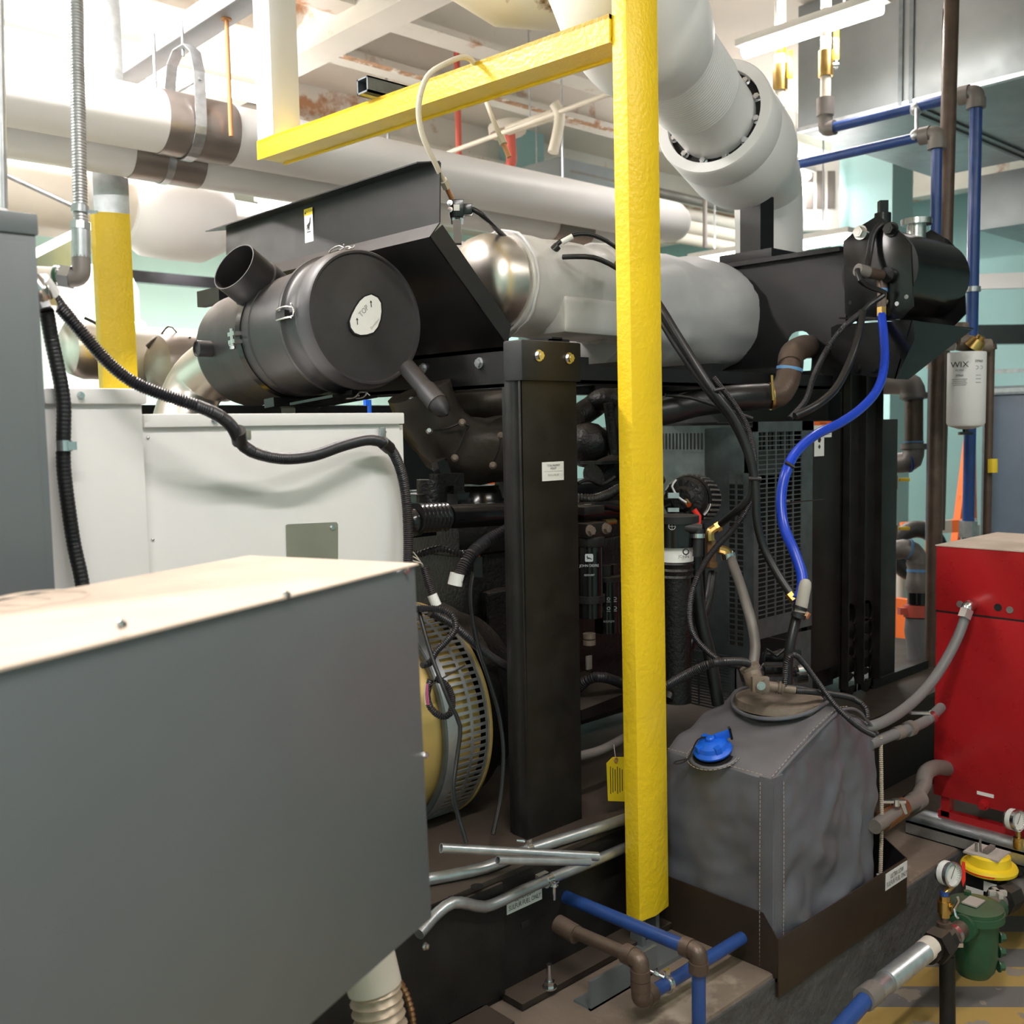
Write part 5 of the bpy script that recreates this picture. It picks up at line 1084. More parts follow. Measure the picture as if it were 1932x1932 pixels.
part('head_screw', MB().hexb(D(1436, 1294, 2.82), -cf, .009, .006), 'steel', DT)
part('elbow_block', MB().obox(D(1434, 1291, 2.85), cr*.024, EZ*.022, cf*.012).bv(.004), 'dirtyfit', DT)
part('quick_coupler', MB().tube([D(1466, 1296, 2.86), D(1480, 1299, 2.86)], .017, 14, corr=(.008, .002)).tube([D(1478, 1299, 2.86), D(1500, 1303, 2.86)], .011, 12), 'dirtyfit', DT)
part('harness_clips', MB().obox(D(1460, 1262, 2.95), cr*.03, cf*.02, EZ*.008).obox(D(1475, 1270, 2.97), cr*.05, cf*.01, EZ*.010).obox(D(1460, 1240, 3.05), cr*.03, cf*.02, EZ*.012).obox(D(1490, 1232, 3.1), cr*.03, cf*.02, EZ*.010).tube(spl([D(1440, 1250, 3.0), D(1447, 1225, 3.0), D(1465, 1238, 3.0), D(1480, 1225, 3.0), D(1500, 1228, 3.0)]), .005, 8).bv(.002), 'gloss', DT, 'dusty electrical connectors')
part('solenoid', MB().cyl(D(1500, 1275, 2.98), D(1520, 1272, 2.98), .025, 20), 'gloss', DT)
part('solenoid_band', MB().cyl(D(1505, 1266, 2.97), D(1525, 1263, 2.97), .018, 20), 'steel', DT)
part('vent_tube', MB().tube(spl([D(1486, 1290, 2.9), D(1487, 1250, 2.9), D(1492, 1210, 2.9), D(1504, 1160, 2.92)]), .0145, 16), 'rubber', DT)
part('vent_cap', MB().lathe([(.0165, 0), (.0175, .02), (.0175, .075), (.015, .088), (.008, .095), (0, .096)], D(1510, 1155, 2.9), (D(1519, 1105, 2.9)-D(1510, 1155, 2.9)), 20), 'cap', DT, 'pale grey rubber vent cap')
part('vent_clamp', MB().tube([D(1505, 1166, 2.9), D(1508, 1158, 2.9)], .021, 16).tube([D(1508, 1150, 2.9), D(1510, 1144, 2.9)], .021, 16), 'rubber', DT)
part('copper_fitting', MB().tube([D(1518, 1165, 2.92), D(1524, 1155, 2.92)], .011, 8), 'copper', DT)
hose('tank_cable', [D(1480, 1298, 2.86), D(1484, 1250, 2.84), D(1498, 1235, 2.84), D(1515, 1250, 2.86), D(1545, 1290, 2.88), D(1575, 1330, 2.88), D(1600, 1355, 2.88), D(1625, 1375, 2.9), D(1650, 1388, 2.92)], .0075, 'conduit', 'corrugated cable arching over the tank top and down its right seam', 'cable', corr=(.0055, .0009))
hose('tank_cable', [D(1500, 1303, 2.86), D(1530, 1305, 2.88), D(1570, 1310, 2.95), D(1610, 1318, 3.0), D(1632, 1335, 3.0), D(1636, 1352, 3.0)], .0085, 'conduit', 'dusty black cable lying across the back of the tank top', 'cable', corr=(.0055, .0009))
# ================================================================ small EMT pipes on skid
def pip(name, pts, rad, m, label, cat='pipe', fr=.06, bore=0, n=20, group=None):
    ps = fil(pts, fr) if len(pts) > 2 else [V(p) for p in pts]
    mb = MB().tube(ps, rad, n, cap=not bore)
    if bore: mb.lathe([(rad, 0), (bore, 0), (bore, .08), (0, .08)], ps[0], ps[1]-ps[0], n)
    return thing(name, mb, m, label, cat, group)
yA = 1.826
CA = root('steel_conduit', 'bent bright steel conduit with clamp running in front of the support post', 'conduit', PY(1000, 1680, yA))
part('conduit_body', MB().tube(spl([PY(790, 1762, yA-.02), PY(825, 1723, yA), PY(855, 1703, yA), PY(885, 1706, yA), PY(915, 1711, yA), PY(945, 1700, yA), PY(980, 1683, yA), PY(1040, 1657, yA), PY(1110, 1629, yA), PY(1180, 1599, yA), PY(1240, 1574, yA)]), .0140, 20), 'galv', CA)
q = PY(1034, 1661, yA)
part('pipe_clamp', MB().tube([q-EX*.010, q+EX*.010], .0175, 16).obox(q+EZ*.002-EY*.018, EX*.010, EY*.012, EZ*.002).cyl(q-EY*.022-EZ*.045, q-EY*.022+EZ*.006, .004, 10).hexb(q-EY*.022-EZ*.008, (0, 0, 1), .008, .008), 'chrome', CA, 'bright pipe clamp')
part('clamp_strut', MB().box((q.x-.018, yA+.016, q.z-.02), (q.x+.018, yA+.03, q.z+.012)), 'plate', CA)
yB = 1.905
CBp = root('steel_conduit', 'upper bright steel conduit running nearest the support post base', 'conduit', PY(1000, 1610, yB))
part('conduit_body', MB().tube(spl([PZ(790, 1662, .647), PZ(830, 1655, .647), PZ(900, 1641, .647), PZ(940, 1628, .647), PZ(990, 1606, .647), PZ(1040, 1590, .647), PZ(1110, 1568, .647), PZ(1180, 1545, .647), PZ(1240, 1525, .647)]), .0150, 20), 'galv', CBp)
q = PZ(997, 1604, .647)
part('pipe_clamp', MB().tube([q-EX*.008, q+EX*.008], .0185, 16).obox(q+EZ*.018, EX*.009, EY*.005, EZ*.012).tube([q+EZ*.026-cr*.03, q+EZ*.024+cr*.005], .004, 8), 'chrome', CBp)
pip('loose_tube', [D(832, 1600, 2.46), D(1128, 1616, 2.64)], .0115, 'galv', 'upper loose steel tube lying across the two conduits, open end left', bore=.0098)
pip('loose_tube', [D(939, 1623, 2.46), D(1112, 1626, 2.62)], .0105, 'galv', 'lower loose steel tube lying across the two conduits, shorter one', bore=.0088)
# blue and brown foreground pipes
xb = 1.90
BP = root('blue_pipe', 'blue painted pipe with brown elbow in front of the yellow post base', 'pipe', (xb, 1.4, 0))
zb1 = PX(1180, 1738, xb).z
e0 = PX(1055, 1687, xb); e1_ = PX(1318, 1797, xb)
zz_ = (e0.z+e1_.z)/2; ybk, yfr = e0.y, e1_.y
part('pipe_run', MB().cyl((xb, ybk, e0.z), (xb, yfr, e1_.z), .0168, 24), 'bluep', BP)
part('elbow', MB().tube([(xb, yfr+.045, e1_.z+(e0.z-e1_.z)*.08), (xb, yfr+.020, e1_.z)], .024, 24).tube(fil([(xb, yfr+.03, e1_.z), (xb, yfr, e1_.z), (xb, yfr, e1_.z-.03)], .03), .0215, 24).tube([(xb, yfr, e1_.z-.022), (xb, yfr, e1_.z-.048)], .024, 24), 'brown', BP)
part('pipe_drop', MB().cyl((xb, yfr, .0), (xb, yfr, e1_.z-.04), .0168, 24), 'bluep', BP)
xq = 1.81; g0 = PX(1085, 1762, xq); g1 = PX(1208, 1812, xq)
BQ = root('iron_pipe', 'brown iron pipe leaving the black base and turning down at an elbow', 'pipe', (xq, 1.55, .3))
part('pipe_run', MB().cyl((xq, g0.y+.05, g0.z+.004), (xq, g1.y, g1.z), .0168, 24), 'brown', BQ)
part('coupling', MB().cyl((xq, g0.y+.06, g0.z+.005), (xq, g0.y-.005, g0.z), .024, 24), 'brown', BQ)
part('elbow', MB().tube([(xq, g1.y+.048, g1.z), (xq, g1.y+.022, g1.z)], .024, 24).tube(fil([(xq, g1.y+.03, g1.z), (xq, g1.y, g1.z), (xq, g1.y, g1.z-.03)], .03), .0215, 24).tube([(xq, g1.y, g1.z-.022), (xq, g1.y, g1.z-.046)], .024, 24), 'brown', BQ)
zt3 = PX(1213, 1905, xq).z
zt3 = max(.325, (CAM+ray(1213, 1912)*2.36).z)
part('nipple', MB().cyl((xq, g1.y, zt3), (xq, g1.y, g1.z-.04), .0168, 24), 'brown', BQ)
part('elbow', MB().tube([(xq, g1.y, zt3+.03), (xq, g1.y, zt3+.008)], .024, 24).tube(fil([(xq, g1.y, zt3+.01), (xq, g1.y, zt3-.02), (xq+.03, g1.y, zt3-.02)], .03), .0225, 24).tube([(xq+.022, g1.y, zt3-.02), (xq+.046, g1.y, zt3-.02)], .024, 24), 'brown', BQ)
part('blue_run', MB().cyl((xq+.04, g1.y, zt3-.02), (xq+.42, g1.y, zt3-.02), .0168, 24), 'bluep', BQ, 'blue painted run')
q = V((xq+.10, g1.y, zt3-.02))
part('pipe_clamp', MB().tube([q-EX*.009, q+EX*.009], .0205, 18).tube([q-EX*.003, q+EX*.003], .023, 18).obox(q+EZ*.026, EX*.008, EY*.004, EZ*.010), 'chrome', BQ)
part('clamp_rod', MB().cyl(q+EZ*.02+V((-.01, 0, 0)), q+V((-.05, .08, .045)), .004, 10).cyl(q+V((-.018, .012, .026)), q+V((-.022, .022, .03)), .008, 6), 'chrome', BQ)
# angle plate near pad
thing('angle_bracket', MB().box((PY(1115, 1900, 1.66).x, 1.66, PADZ), (PY(1115, 1900, 1.66).x+.26, 1.668, PADZ+.075)).box((PY(1115, 1900, 1.66).x, 1.66, PADZ), (PY(1115, 1900, 1.66).x+.26, 1.72, PADZ+.006)), 'greyp', 'low blue-grey angle bracket bolted to the pad behind the brown elbow', 'bracket')
# ================================================================ right foreground: strainer group
def gz(px, py, d): return D(px, py, d)
SH = root('flexible_connector', 'braided steel flexible connector on the blue pipe beside the pad', 'hose', D(1690, 1840, 2.85))
Z0 = D(1700, 1842, 2.8)
def Lp(px, d): # straight run in picture
    t = (px-1500)/(1820-1500); return D(px, 2003+(1763-2003)*t-(0), d)
pA, pB, pC, pDd, pE = D(1540, 1990, 2.42), D(1640, 1878, 2.62), D(1672, 1852, 2.68), D(1742, 1797, 2.83), D(1765, 1778, 2.88)
part('braid', MB().tube([pC, pDd], .029, 28, corr=(.006, .0008)), 'galv', SH)
part('end_collar', MB().tube([pB, pC], .026, 24), 'galv', SH)
part('end_collar', MB().tube([pDd, D(1756, 1785, 2.86)], .030, 24), 'wrapbe', SH)
part('coupling', MB().tube([D(1630, 1886, 2.60), D(1650, 1870, 2.64)], .030, 24), 'irong', SH)
P2_ = root('blue_pipe', 'blue painted pipe rising from the bottom edge to the braided connector', 'pipe', V((pA.x, pA.y, 0))); s_ = pA+(pA-pB)*1.2
part('pipe_run', MB().tube([s_, D(1638, 1880, 2.615)], .021, 24), 'bluep', P2_); part('pipe_support', MB().cyl((s_.x, s_.y, 0), s_, .015, 12), 'dustblk', P2_)
UN = root('pipe_union', 'dark iron hexagonal union between the braided hose and green strainer', 'fitting', D(1775, 1790, 2.9))
part('union_nut', MB().tube([D(1762, 1790, 2.87), D(1778, 1777, 2.90)], .046, 6), 'dustblk', UN)
part('union_body', MB().tube([D(1748, 1797, 2.85), D(1764, 1786, 2.88)], .034, 20).tube([D(1776, 1780, 2.9), D(1788, 1768, 2.92)], .037, 8), 'dustblk', UN)
part('tee', MB().tube([D(1786, 1770, 2.92), D(1825, 1745, 3.0)], .026, 20).tube([D(1783, 1770, 2.92), D(1781, 1740, 2.92)], .020, 16), 'brown', UN)
part('pipe_clamp', MB().tube([D(1795, 1766, 2.94), D(1800, 1762, 2.95)], .031, 20).obox(D(1806, 1782, 2.92), cr*.014, cf*.008, EZ*.006), 'chrome', UN)
thing('pipe_stand', MB().cyl(D(1788, 1925, 2.96).xy.to_3d(), D(1787, 1802, 2.96), .022, 20).cyl(D(1787, 1802, 2.96), D(1787, 1795, 2.96), .020, 20), 'dustblk', 'short black pipe stand under the union beside the strainer', 'stand')
def gauge(c, label, rad=.034, m1='irong'):
    r = root('pressure_gauge', label, 'gauge', c-EZ*.1); a = (-cf*.86+cr*.48+EZ*.05).normalized()
    part('gauge_case', MB().lathe([(0, -.034), (rad*.96, -.034), (rad, -.03), (rad, -.004), (rad*1.06, -.004), (rad*1.06, .006), (rad*.93, .008), (rad*.93, .0)], c, a, 40), 'steel', r)
    part('gauge_band', MB().lathe([(rad*1.005, -.026), (rad*1.012, -.024), (rad*1.012, -.010), (rad*1.005, -.008)], c, a, 40), 'label', r)
    part('dial', MB().lathe([(0, .001), (rad*.93, .001)], c, a, 40), 'gaugew', r)
    x, y, z = frame(a); mb = MB()
    for k in range(21):
        g = math.radians(-45+k*13.5); d_ = x*math.cos(g)+y*math.sin(g); mb.obox(c+a*.0016+d_*rad*.78, d_*rad*.08, z.cross(d_)*.0005, a*.0002)
    part('dial_marks', mb, 'ink', r)
    part('needle', MB().obox(c+a*.002+(x*.5+y*.7)*rad*.2, (x*.58+y*.81)*rad*.55, (x*.81-y*.58)*.0008, a*.0003), 'ink', r)
    for nm in ():
        pass
    return r
g1c = D(1796, 1650, 2.93)
G1 = gauge(g1c, 'round steel pressure gauge on a brass valve in front of the green strainer')
part('gauge_stem', MB().cyl(g1c-EZ*.036, D(1782, 1686, 2.92), .008, 12), 'brass', G1)
part('blue_collar', MB().cyl(D(1782, 1692, 2.92), D(1782, 1682, 2.92), .012, 12), 'bluep', G1)
part('brass_valve', MB().cyl(D(1782, 1730, 2.92), D(1782, 1690, 2.92), .015, 8).cyl(D(1782, 1722, 2.92), D(1782, 1700, 2.92), .019, 16).cyl(D(1786, 1712, 2.92), D(1800, 1714, 2.90), .011, 12), 'brass', G1)
part('valve_lever', MB().tube(spl([D(1800, 1714, 2.89), D(1808, 1700, 2.88), D(1806, 1692, 2.88)]), .004, 8).tube(spl([D(1800, 1714, 2.89), D(1803, 1728, 2.88), D(1808, 1732, 2.88)]), .004, 8), 'chrome', G1)
part('nipple', MB().cyl(D(1782, 1750, 2.92), D(1782, 1728, 2.92), .010, 12), 'brown', G1)
# green strainer
sc_ = D(1838, 1780, 3.05)
GS = root('basket_strainer', 'dark green cast iron strainer with flat lid near the striped floor', 'strainer', D(1838, 1850, 3.05))
zt4 = D(1838, 1712, 3.05).z; zb4 = D(1838, 1838, 3.05).z; R4 = .066
part('body', MB().lathe([(0, 0), (R4*.7, .0), (R4*.9, .02), (R4, .06), (R4, zt4-zb4-.03), (R4*1.25, zt4-zb4-.022), (R4*1.25, zt4-zb4), (0, zt4-zb4)], (sc_.x, sc_.y, zb4), EZ, 40), 'green', GS)
part('lid', MB().lathe([(R4*1.2, 0), (R4*1.2, .012), (R4*.9, .020), (0, .022)], (sc_.x, sc_.y, zt4), EZ, 40), 'green', GS)
part('inlet_boss', MB().tube([D(1812, 1752, 2.97), D(1838, 1742, 3.05)], .038, 24), 'green', GS)
part('outlet_boss', MB().tube([D(1850, 1735, 3.08), D(1880, 1712, 3.18)], .036, 24), 'green', GS)
part('name_plate', MB().obox((sc_.x-.012, sc_.y, zt4+.026), EX*.03, EY*.022, EZ*.002), 'cap', GS, 'blank metal name plate')
kn = MB()
for k in range(4):
    a = math.pi/4+k*math.pi/2; kn.obox(V((sc_.x+.075, sc_.y-.035, zt4+.035))+V((math.cos(a), math.sin(a), 0))*.012, V((math.cos(a), math.sin(a), 0))*.014, V((-math.sin(a), math.cos(a), 0))*.007, EZ*.008)
part('star_knob', kn.bv(.002), 'cap', GS, 'pale cross shaped knob')
for dz in (.03, .075, .12): part('side_plug', MB().hexb(V((sc_.x, sc_.y, zb4+dz))+cr*R4*.95-cf*.02, cr, .013, .018), 'green', GS)
part('lid_bolt', MB().hexb(V((sc_.x, sc_.y, zt4+.018))+cf*.05, EZ, .011, .018), 'green', GS)
# yellow capped meter / regulator
mt = D(1865, 1640, 3.3)
MT = root('flow_sensor', 'yellow domed flow sensor with black labelled base behind the strainer', 'flow sensor', D(1865, 1700, 3.3))
part('yellow_dome', MB().lathe([(0, .055), (.055, .055), (.062, .05), (.066, .022), (.082, .018), (.086, .010), (.084, 0), (0, 0)], D(1866, 1640, 3.3), EZ, 44), 'yelB', MT)
part('sensor_base', MB().obox(D(1862, 1672, 3.3), EX*.045, EY*.05, EZ*.052).bv(.003), 'gloss', MT)
zb5 = D(1862, 1672, 3.3)
part('base_label', MB().obox(zb5-EX*.0455-EZ*.01, EX*.0005, EY*.048, EZ*.012).obox(zb5-EX*.0455+EZ*.01-EY*.028, EX*.0005, EY*.020, EZ*.025), 'label', MT)
part('top_plate', MB().obox(D(1862, 1608, 3.3), EX*.050, EY*.055, EZ*.003), 'cap', MT)
part('top_lever', MB().cyl(D(1842, 1606, 3.3), D(1842, 1590, 3.3), .005, 8).cyl(D(1850, 1606, 3.3), D(1849, 1582, 3.3), .004, 8).obox(D(1866, 1602, 3.3), EX*.03, EY*.008, EZ*.006), 'irong', MT)
part('red_tag', MB().prism([D(1816, 1625, 3.15), D(1821, 1627, 3.15), D(1822, 1660, 3.15), D(1817, 1673, 3.15), D(1813, 1655, 3.15)], cf*.002), 'redp', MT, 'small red tag')
part('warning_strip', MB().lathe([(.0835, .004), (.0872, .006), (.0868, .010)], D(1866, 1640, 3.3), EZ, 44, a0=-2.6, a1=-1.0), 'redp', MT)
UN2 = root('pipe_union', 'dark iron union right of the flow sensor at the picture edge', 'fitting', D(1900, 1700, 3.3))
part('union_nut', MB().tube([D(1885, 1700, 3.2), D(1905, 1690, 3.28)], .046, 8), 'dustblk', UN2)
part('outlet_pipe', MB().tube([D(1860, 1718, 3.12), D(1960, 1650, 3.5)], .030, 20), 'irong', UN2)
g2c = D(1921, 1548, 3.35)
G2 = gauge(g2c, 'steel pressure gauge cut by the right picture edge above a brass valve')
part('brass_valve', MB().cyl(D(1922, 1610, 3.35), D(1922, 1580, 3.35), .018, 12).cyl(D(1922, 1582, 3.35), g2c-EZ*.03, .008, 12), 'brass', G2)
part('nipple', MB().cyl(D(1922, 1650, 3.35), D(1922, 1610, 3.35), .012, 12), 'dustblk', G2)
# ================================================================ red cabinet
rX = PX(1765, 1200, 3.48); RXF = 3.48
zrt = PX(1766, 1028, RXF).z; zrb = PX(1765, 1500, RXF).z; ymax = PX(1765, 1200, RXF).y
RC = root('red_cabinet', 'glossy red steel machine cabinet with dusty top at the right edge', 'cabinet', (RXF+.3, ymax-.4, PADZ))
zs_ = PX(1766, 1152, RXF).z
part('lower_body', MB().box((RXF, ymax-1.0, zrb), (RXF+.62, ymax, zs_-.002)).bv(.006), 'red', RC)
part('upper_body', MB().prism([(RXF-.002, ymax+.002, zs_+.002), (RXF-.002, ymax+.002, zrt-.003), (RXF+.5, ymax+.002, zrt-.003), (RXF+.62, ymax+.002, zs_+.1), (RXF+.62, ymax+.002, zs_+.002)], (0, -1.0, 0)).bv(.004), 'red', RC)
part('dusty_lid', MB().box((RXF-.004, ymax-1.0, zrt-.003), (RXF+.52, ymax+.004, zrt+.001)), 'dusttop', RC, 'dusty beige lid')
part('seam_gap', MB().box((RXF-.0005, ymax-1.0, zs_-.003), (RXF+.4, ymax+.001, zs_+.003)), 'holeb', RC)
part('foot_frame', MB().box((RXF+.02, ymax-.9, PADZ+.03), (RXF+.05, ymax-.01, PADZ+.07)).box((RXF+.02, ymax-.05, PADZ+.05), (RXF+.06, ymax-.02, zrb)), 'red', RC)
for px, py in ((1811, 1140), (1905, 1151)): part('latch_slot', MB().lathe([(.0, .002), (.011, .002), (.012, 0)], PX(px, py, RXF-.003), -EX, 16), 'irong', RC)
part('port_hole', MB().lathe([(0, .001), (.013, .001)], PX(1883, 1146, RXF-.002), -EX, 20), 'holeb', RC)
part('drain_plug', MB().hexb(PX(1856, 1518, RXF), -EX, .014, .02), 'red', RC)
part('small_label', MB().obox(PX(1859, 1499, RXF-.001), EX*.0006, EY*.028, EZ*.006), 'label', RC, 'small white label')
thing('mounting_channel', MB().box((RXF-.10, ymax-1.0, PADZ), (RXF-.09, ymax+.05, PADZ+.045)).box((RXF-.10, ymax-1.0, PADZ+.040), (RXF+.05, ymax+.05, PADZ+.045)).box((RXF-.10, ymax-1.0, PADZ), (RXF-.02, ymax+.05, PADZ+.004)), 'galv', 'pale steel mounting channel under the red cabinet', 'rail')
# conduit from red cabinet
rc0 = PX(1828, 1140, RXF-.04)
CC = root('grey_conduit', 'grey flexible conduit curving from the red cabinet to behind the grey tank', 'conduit', D(1650, 1370, 3.1))
part('conduit_body', MB().tube(spl([D(1822, 1162, 3.42), D(1808, 1200, 3.40), D(1785, 1245, 3.36), D(1755, 1290, 3.3), D(1718, 1328, 3.22), D(1680, 1355, 3.12), D(1645, 1370, 3.05), D(1610, 1372, 3.05)]), .0165, 20), 'cond', CC)
part('conduit_fitting', MB().tube(fil([D(1835, 1140, 3.47), D(1826, 1143, 3.42), D(1823, 1155, 3.42)], .02), .019, 16).tube([D(1824, 1152, 3.42), D(1818, 1168, 3.41)], .0235, 6), 'chrome', CC, 'bright elbow fitting')
CC2 = root('grey_conduit', 'lower pinkish grey conduit with couplings leaving the tank cover edge', 'conduit', D(1700, 1400, 3.2))
part('conduit_body', MB().tube(spl([D(1640, 1405, 3.05), D(1680, 1388, 3.12), D(1720, 1373, 3.2), D(1750, 1358, 3.3), D(1775, 1335, 3.45)]), .0165, 20), 'cond', CC2)
part('coupling', MB().tube([D(1688, 1385, 3.14), D(1702, 1380, 3.16)], .0205, 16), 'irong', CC2); part('coupling', MB().tube([D(1712, 1376, 3.18), D(1720, 1373, 3.2)], .024, 16), 'irong', CC2)
part('strap', MB().tube([D(1752, 1357, 3.3), D(1758, 1352, 3.32)], .021, 16).obox(D(1735, 1345, 3.3), cr*.03, cf*.01, EZ*.004), 'chrome', CC2)
# bronze valve pipe low right of tank
VP = root('drain_pipe', 'iron drain pipe with bronze ball valve behind the tray', 'pipe', D(1700, 1540, 3.3))
part('pipe_run', MB().tube([D(1650, 1560, 3.05), D(1690, 1532, 3.15)], .022, 20).tube([D(1700, 1525, 3.2), D(1732, 1508, 3.28)], .024, 20).tube([D(1728, 1510, 3.28), D(1744, 1480, 3.35)], .022, 20), 'irong', VP)
part('valve_body', MB().tube([D(1662, 1550, 3.1), D(1702, 1522, 3.2)], .032, 8), 'bronze', VP)
part('valve_handle', MB().obox(D(1686, 1512, 3.12), cr*.035, cf*.008, EZ*.004).tube([D(1700, 1510, 3.15), D(1708, 1535, 3.15)], .008, 8).cyl(D(1690, 1520, 3.12), D(1690, 1508, 3.12), .012, 10), 'chrome', VP)
part('elbow', MB().tube([D(1722, 1515, 3.27), D(1736, 1506, 3.3)], .030, 20).tube(spl([D(1742, 1485, 3.35), D(1746, 1460, 3.4), D(1765, 1448, 3.5), D(1790, 1450, 3.6)]), .026, 20), 'irong', VP)
# ================================================================ overhead white pipes
def oh(px, py, y): return PY(px, py, y)
def run_pipe(name, label, y, z, r, x0, x1, jackets, group=None, m='wrapw', endcap=True):
    R = root(name, label, 'insulated pipe', V(((x0+x1)/2, y, z-r)))
    k = [(0, 0), (r*.8, 0), (r, r*.25)]; L = x1-x0
    prof = k+[(r, L-r*.6), (r*.85, L-r*.2), (r*.5, L), (0, L)]
    part('lagging', MB().lathe(prof, (x0, y, z), EX, 40), m, R)
    for a, b in jackets:
        part('saddle', MB().lathe([(r+.001, 0), (r+.004, 0), (r+.004, b-a), (r+.001, b-a)], (a, y, z), EX, 40, a0=0, a1=2*math.pi), 'jacket', R, 'bare metal saddle sleeve')
    return R
y1_, y2_, y3_ = 3.9, 4.1, 5.6
def mid(pxa, pya, y): return PY(pxa, pya, y)
zp1 = mid(340, 237, y1_).z; zp2 = mid(100, 262, y2_).z
xe1 = PY(1283, 430, y1_).x
W1 = run_pipe('insulated_pipe', 'upper white lagged pipe running right under the ceiling to a rounded end', y1_, zp1, .118, -1.2, xe1, [(PY(298, 250, y1_).x, PY(430, 280, y1_).x)])
W2 = run_pipe('insulated_pipe', 'lower slimmer white lagged pipe just behind the upper one', y2_, zp2, .098, -1.2, PY(1165, 470, y2_).x, [(PY(240, 290, y2_).x, PY(372, 320, y2_).x), (PY(1035, 440, y2_).x, PY(1100, 450, y2_).x)])
r3 = .19; z3 = PY(200, 375, y3_).z
W3 = root('insulated_pipe', 'thick beige stained pipe with bulky elbow behind the left yellow post', 'insulated pipe', (0, y3_, z3))
xe = PY(300, 400, y3_).x
part('lagging', MB().lathe([(0, 0), (r3, 0), (r3, xe+1.5), (0, xe+1.5)], (-1.5, y3_, z3), EX, 40), 'wrapbe', W3)
part('elbow_cover', MB().lathe([(0, -.1), (.19, -.1), (.255, .0), (.265, .15), (.262, .34), (.20, .46), (.15, .48)], (xe-.1, y3_-.02, z3-.03), EX, 40), 'wrapw', W3, 'bulky white elbow cover')
part('branch', MB().cyl((xe+.1, y3_, z3-.05), (xe+2.6, y3_, z3-.12), .15, 32), 'wrapw', W3)
for xh in (-.4, 1.2, xe+1.6): part('hanger_rod', MB().cyl((xh, y3_, z3+.1), (xh, y3_, H), .009, 8), 'galv', W3)
# strut with hangers
s0 = D(265, 155, 4.68); 
ys = lambda px, py: None
zs = s0.z; xs_ = s0.x
ST2 = root('support_strut', 'pale grey steel angle strut under the ceiling carrying the pipe hangers', 'strut', (xs_, 3.5, zs))
part('strut_body', MB().box((xs_-.10, 1.2, zs), (xs_+.0, 5.2, zs+.008)).box((xs_-.108, 1.2, zs), (xs_-.10, 5.2, zs+.085)), 'strutp', ST2)
part('ceiling_rod', MB().cyl((xs_-.05, 4.9, zs), (xs_-.05, 4.9, H), .008, 8).cyl((xs_-.05, 2.2, zs), (xs_-.05, 2.2, H), .008, 8), 'galv', ST2)
t0 = PX(427, 30, xs_-.05); b0_ = D(430, 252, (t0-CAM).dot(cf)*1.0)
part('threaded_rod', MB().cyl((t0.x, t0.y, zs+.05), (t0.x, t0.y, b0_.z), .009, 10).cyl((t0.x, t0.y, zs-.006), (t0.x, t0.y, zs), .02, 12), 'rod', ST2, 'rusty threaded rod end')
HG = root('pipe_hanger', 'steel clevis hanger around the upper white pipe', 'pipe hanger', (PY(345, 240, y1_).x, y1_, zp1-.13))
hx = PY(352, 250, y1_).x; rr_ = .128
cl = [V((hx, y1_+rr_*math.cos(a), zp1+rr_*math.sin(a))) for a in [math.radians(q) for q in range(0, -181, -12)]]
loop = [V((hx, y1_+.045, zp1+.30)), V((hx, y1_+.10, zp1+.26)), V((hx, y1_+rr_, zp1+.18))]+cl+[V((hx, y1_-rr_, zp1+.18)), V((hx, y1_-.10, zp1+.26)), V((hx, y1_-.045, zp1+.30)), V((hx, y1_+.045, zp1+.30))]
mb = MB()
for a, b in zip(loop, loop[1:]): mb.bar(a, b, .045, .005, hint=(0, 0, 1) if abs((b-a).normalized().z) < .7 else (0, 1, 0))
mb2 = MB()
for a, b in zip(loop, loop[1:]):
    d = (b-a).normalized(); n = EX.cross(d); mb2.obox((a+b)/2, EX*.0225, n*.0025, d*((b-a).length/2+.002))
part('clevis', mb2, 'galv', HG)
part('hanger_rod', MB().cyl((hx, y1_, zp1+.27), (hx, y1_, zs+.01), .006, 10), 'galv', HG)
part('cross_bolt', MB().cyl((hx, y1_-.14, zp1+.15), (hx, y1_+.14, zp1+.15), .007, 10), 'galv', HG)
hx2 = PY(300, 300, y2_).x
HG2 = root('pipe_hanger', 'steel rod and ring hanger on the lower white pipe', 'pipe hanger', (hx2, y2_, zp2-.1))
part('ring', MB().lathe([(.100, 0), (.106, 0), (.106, .03), (.100, .03)], (hx2, y2_, zp2), EX, 32), 'galv', HG2)
part('hanger_rod', MB().cyl((hx2, y2_, zp2+.1), (hx2, y2_, zs+.01), .007, 10), 'galv', HG2)
# round floodlight at the top left
gl = D(105, -12, 3.6)
LB = root('globe_lamp', 'small round glowing lamp on a drop cord at the top left edge', 'lamp', gl)
part('bulb', MB().sph(gl, .055), 'tube', LB)
part('lamp_stem', MB().cyl(gl+EZ*.05, V((gl.x, gl.y, H)), .008, 8), 'white', LB)
# galvanised duct block top left / column
cl_ = D(48, 60, 5.6)
struct('trim_1', MB().box((cl_.x-.5, cl_.y+.1, 2.95), (cl_.x+.30, cl_.y+.5, H)), 'ceil', 'cream boxed bulkhead under the ceiling')
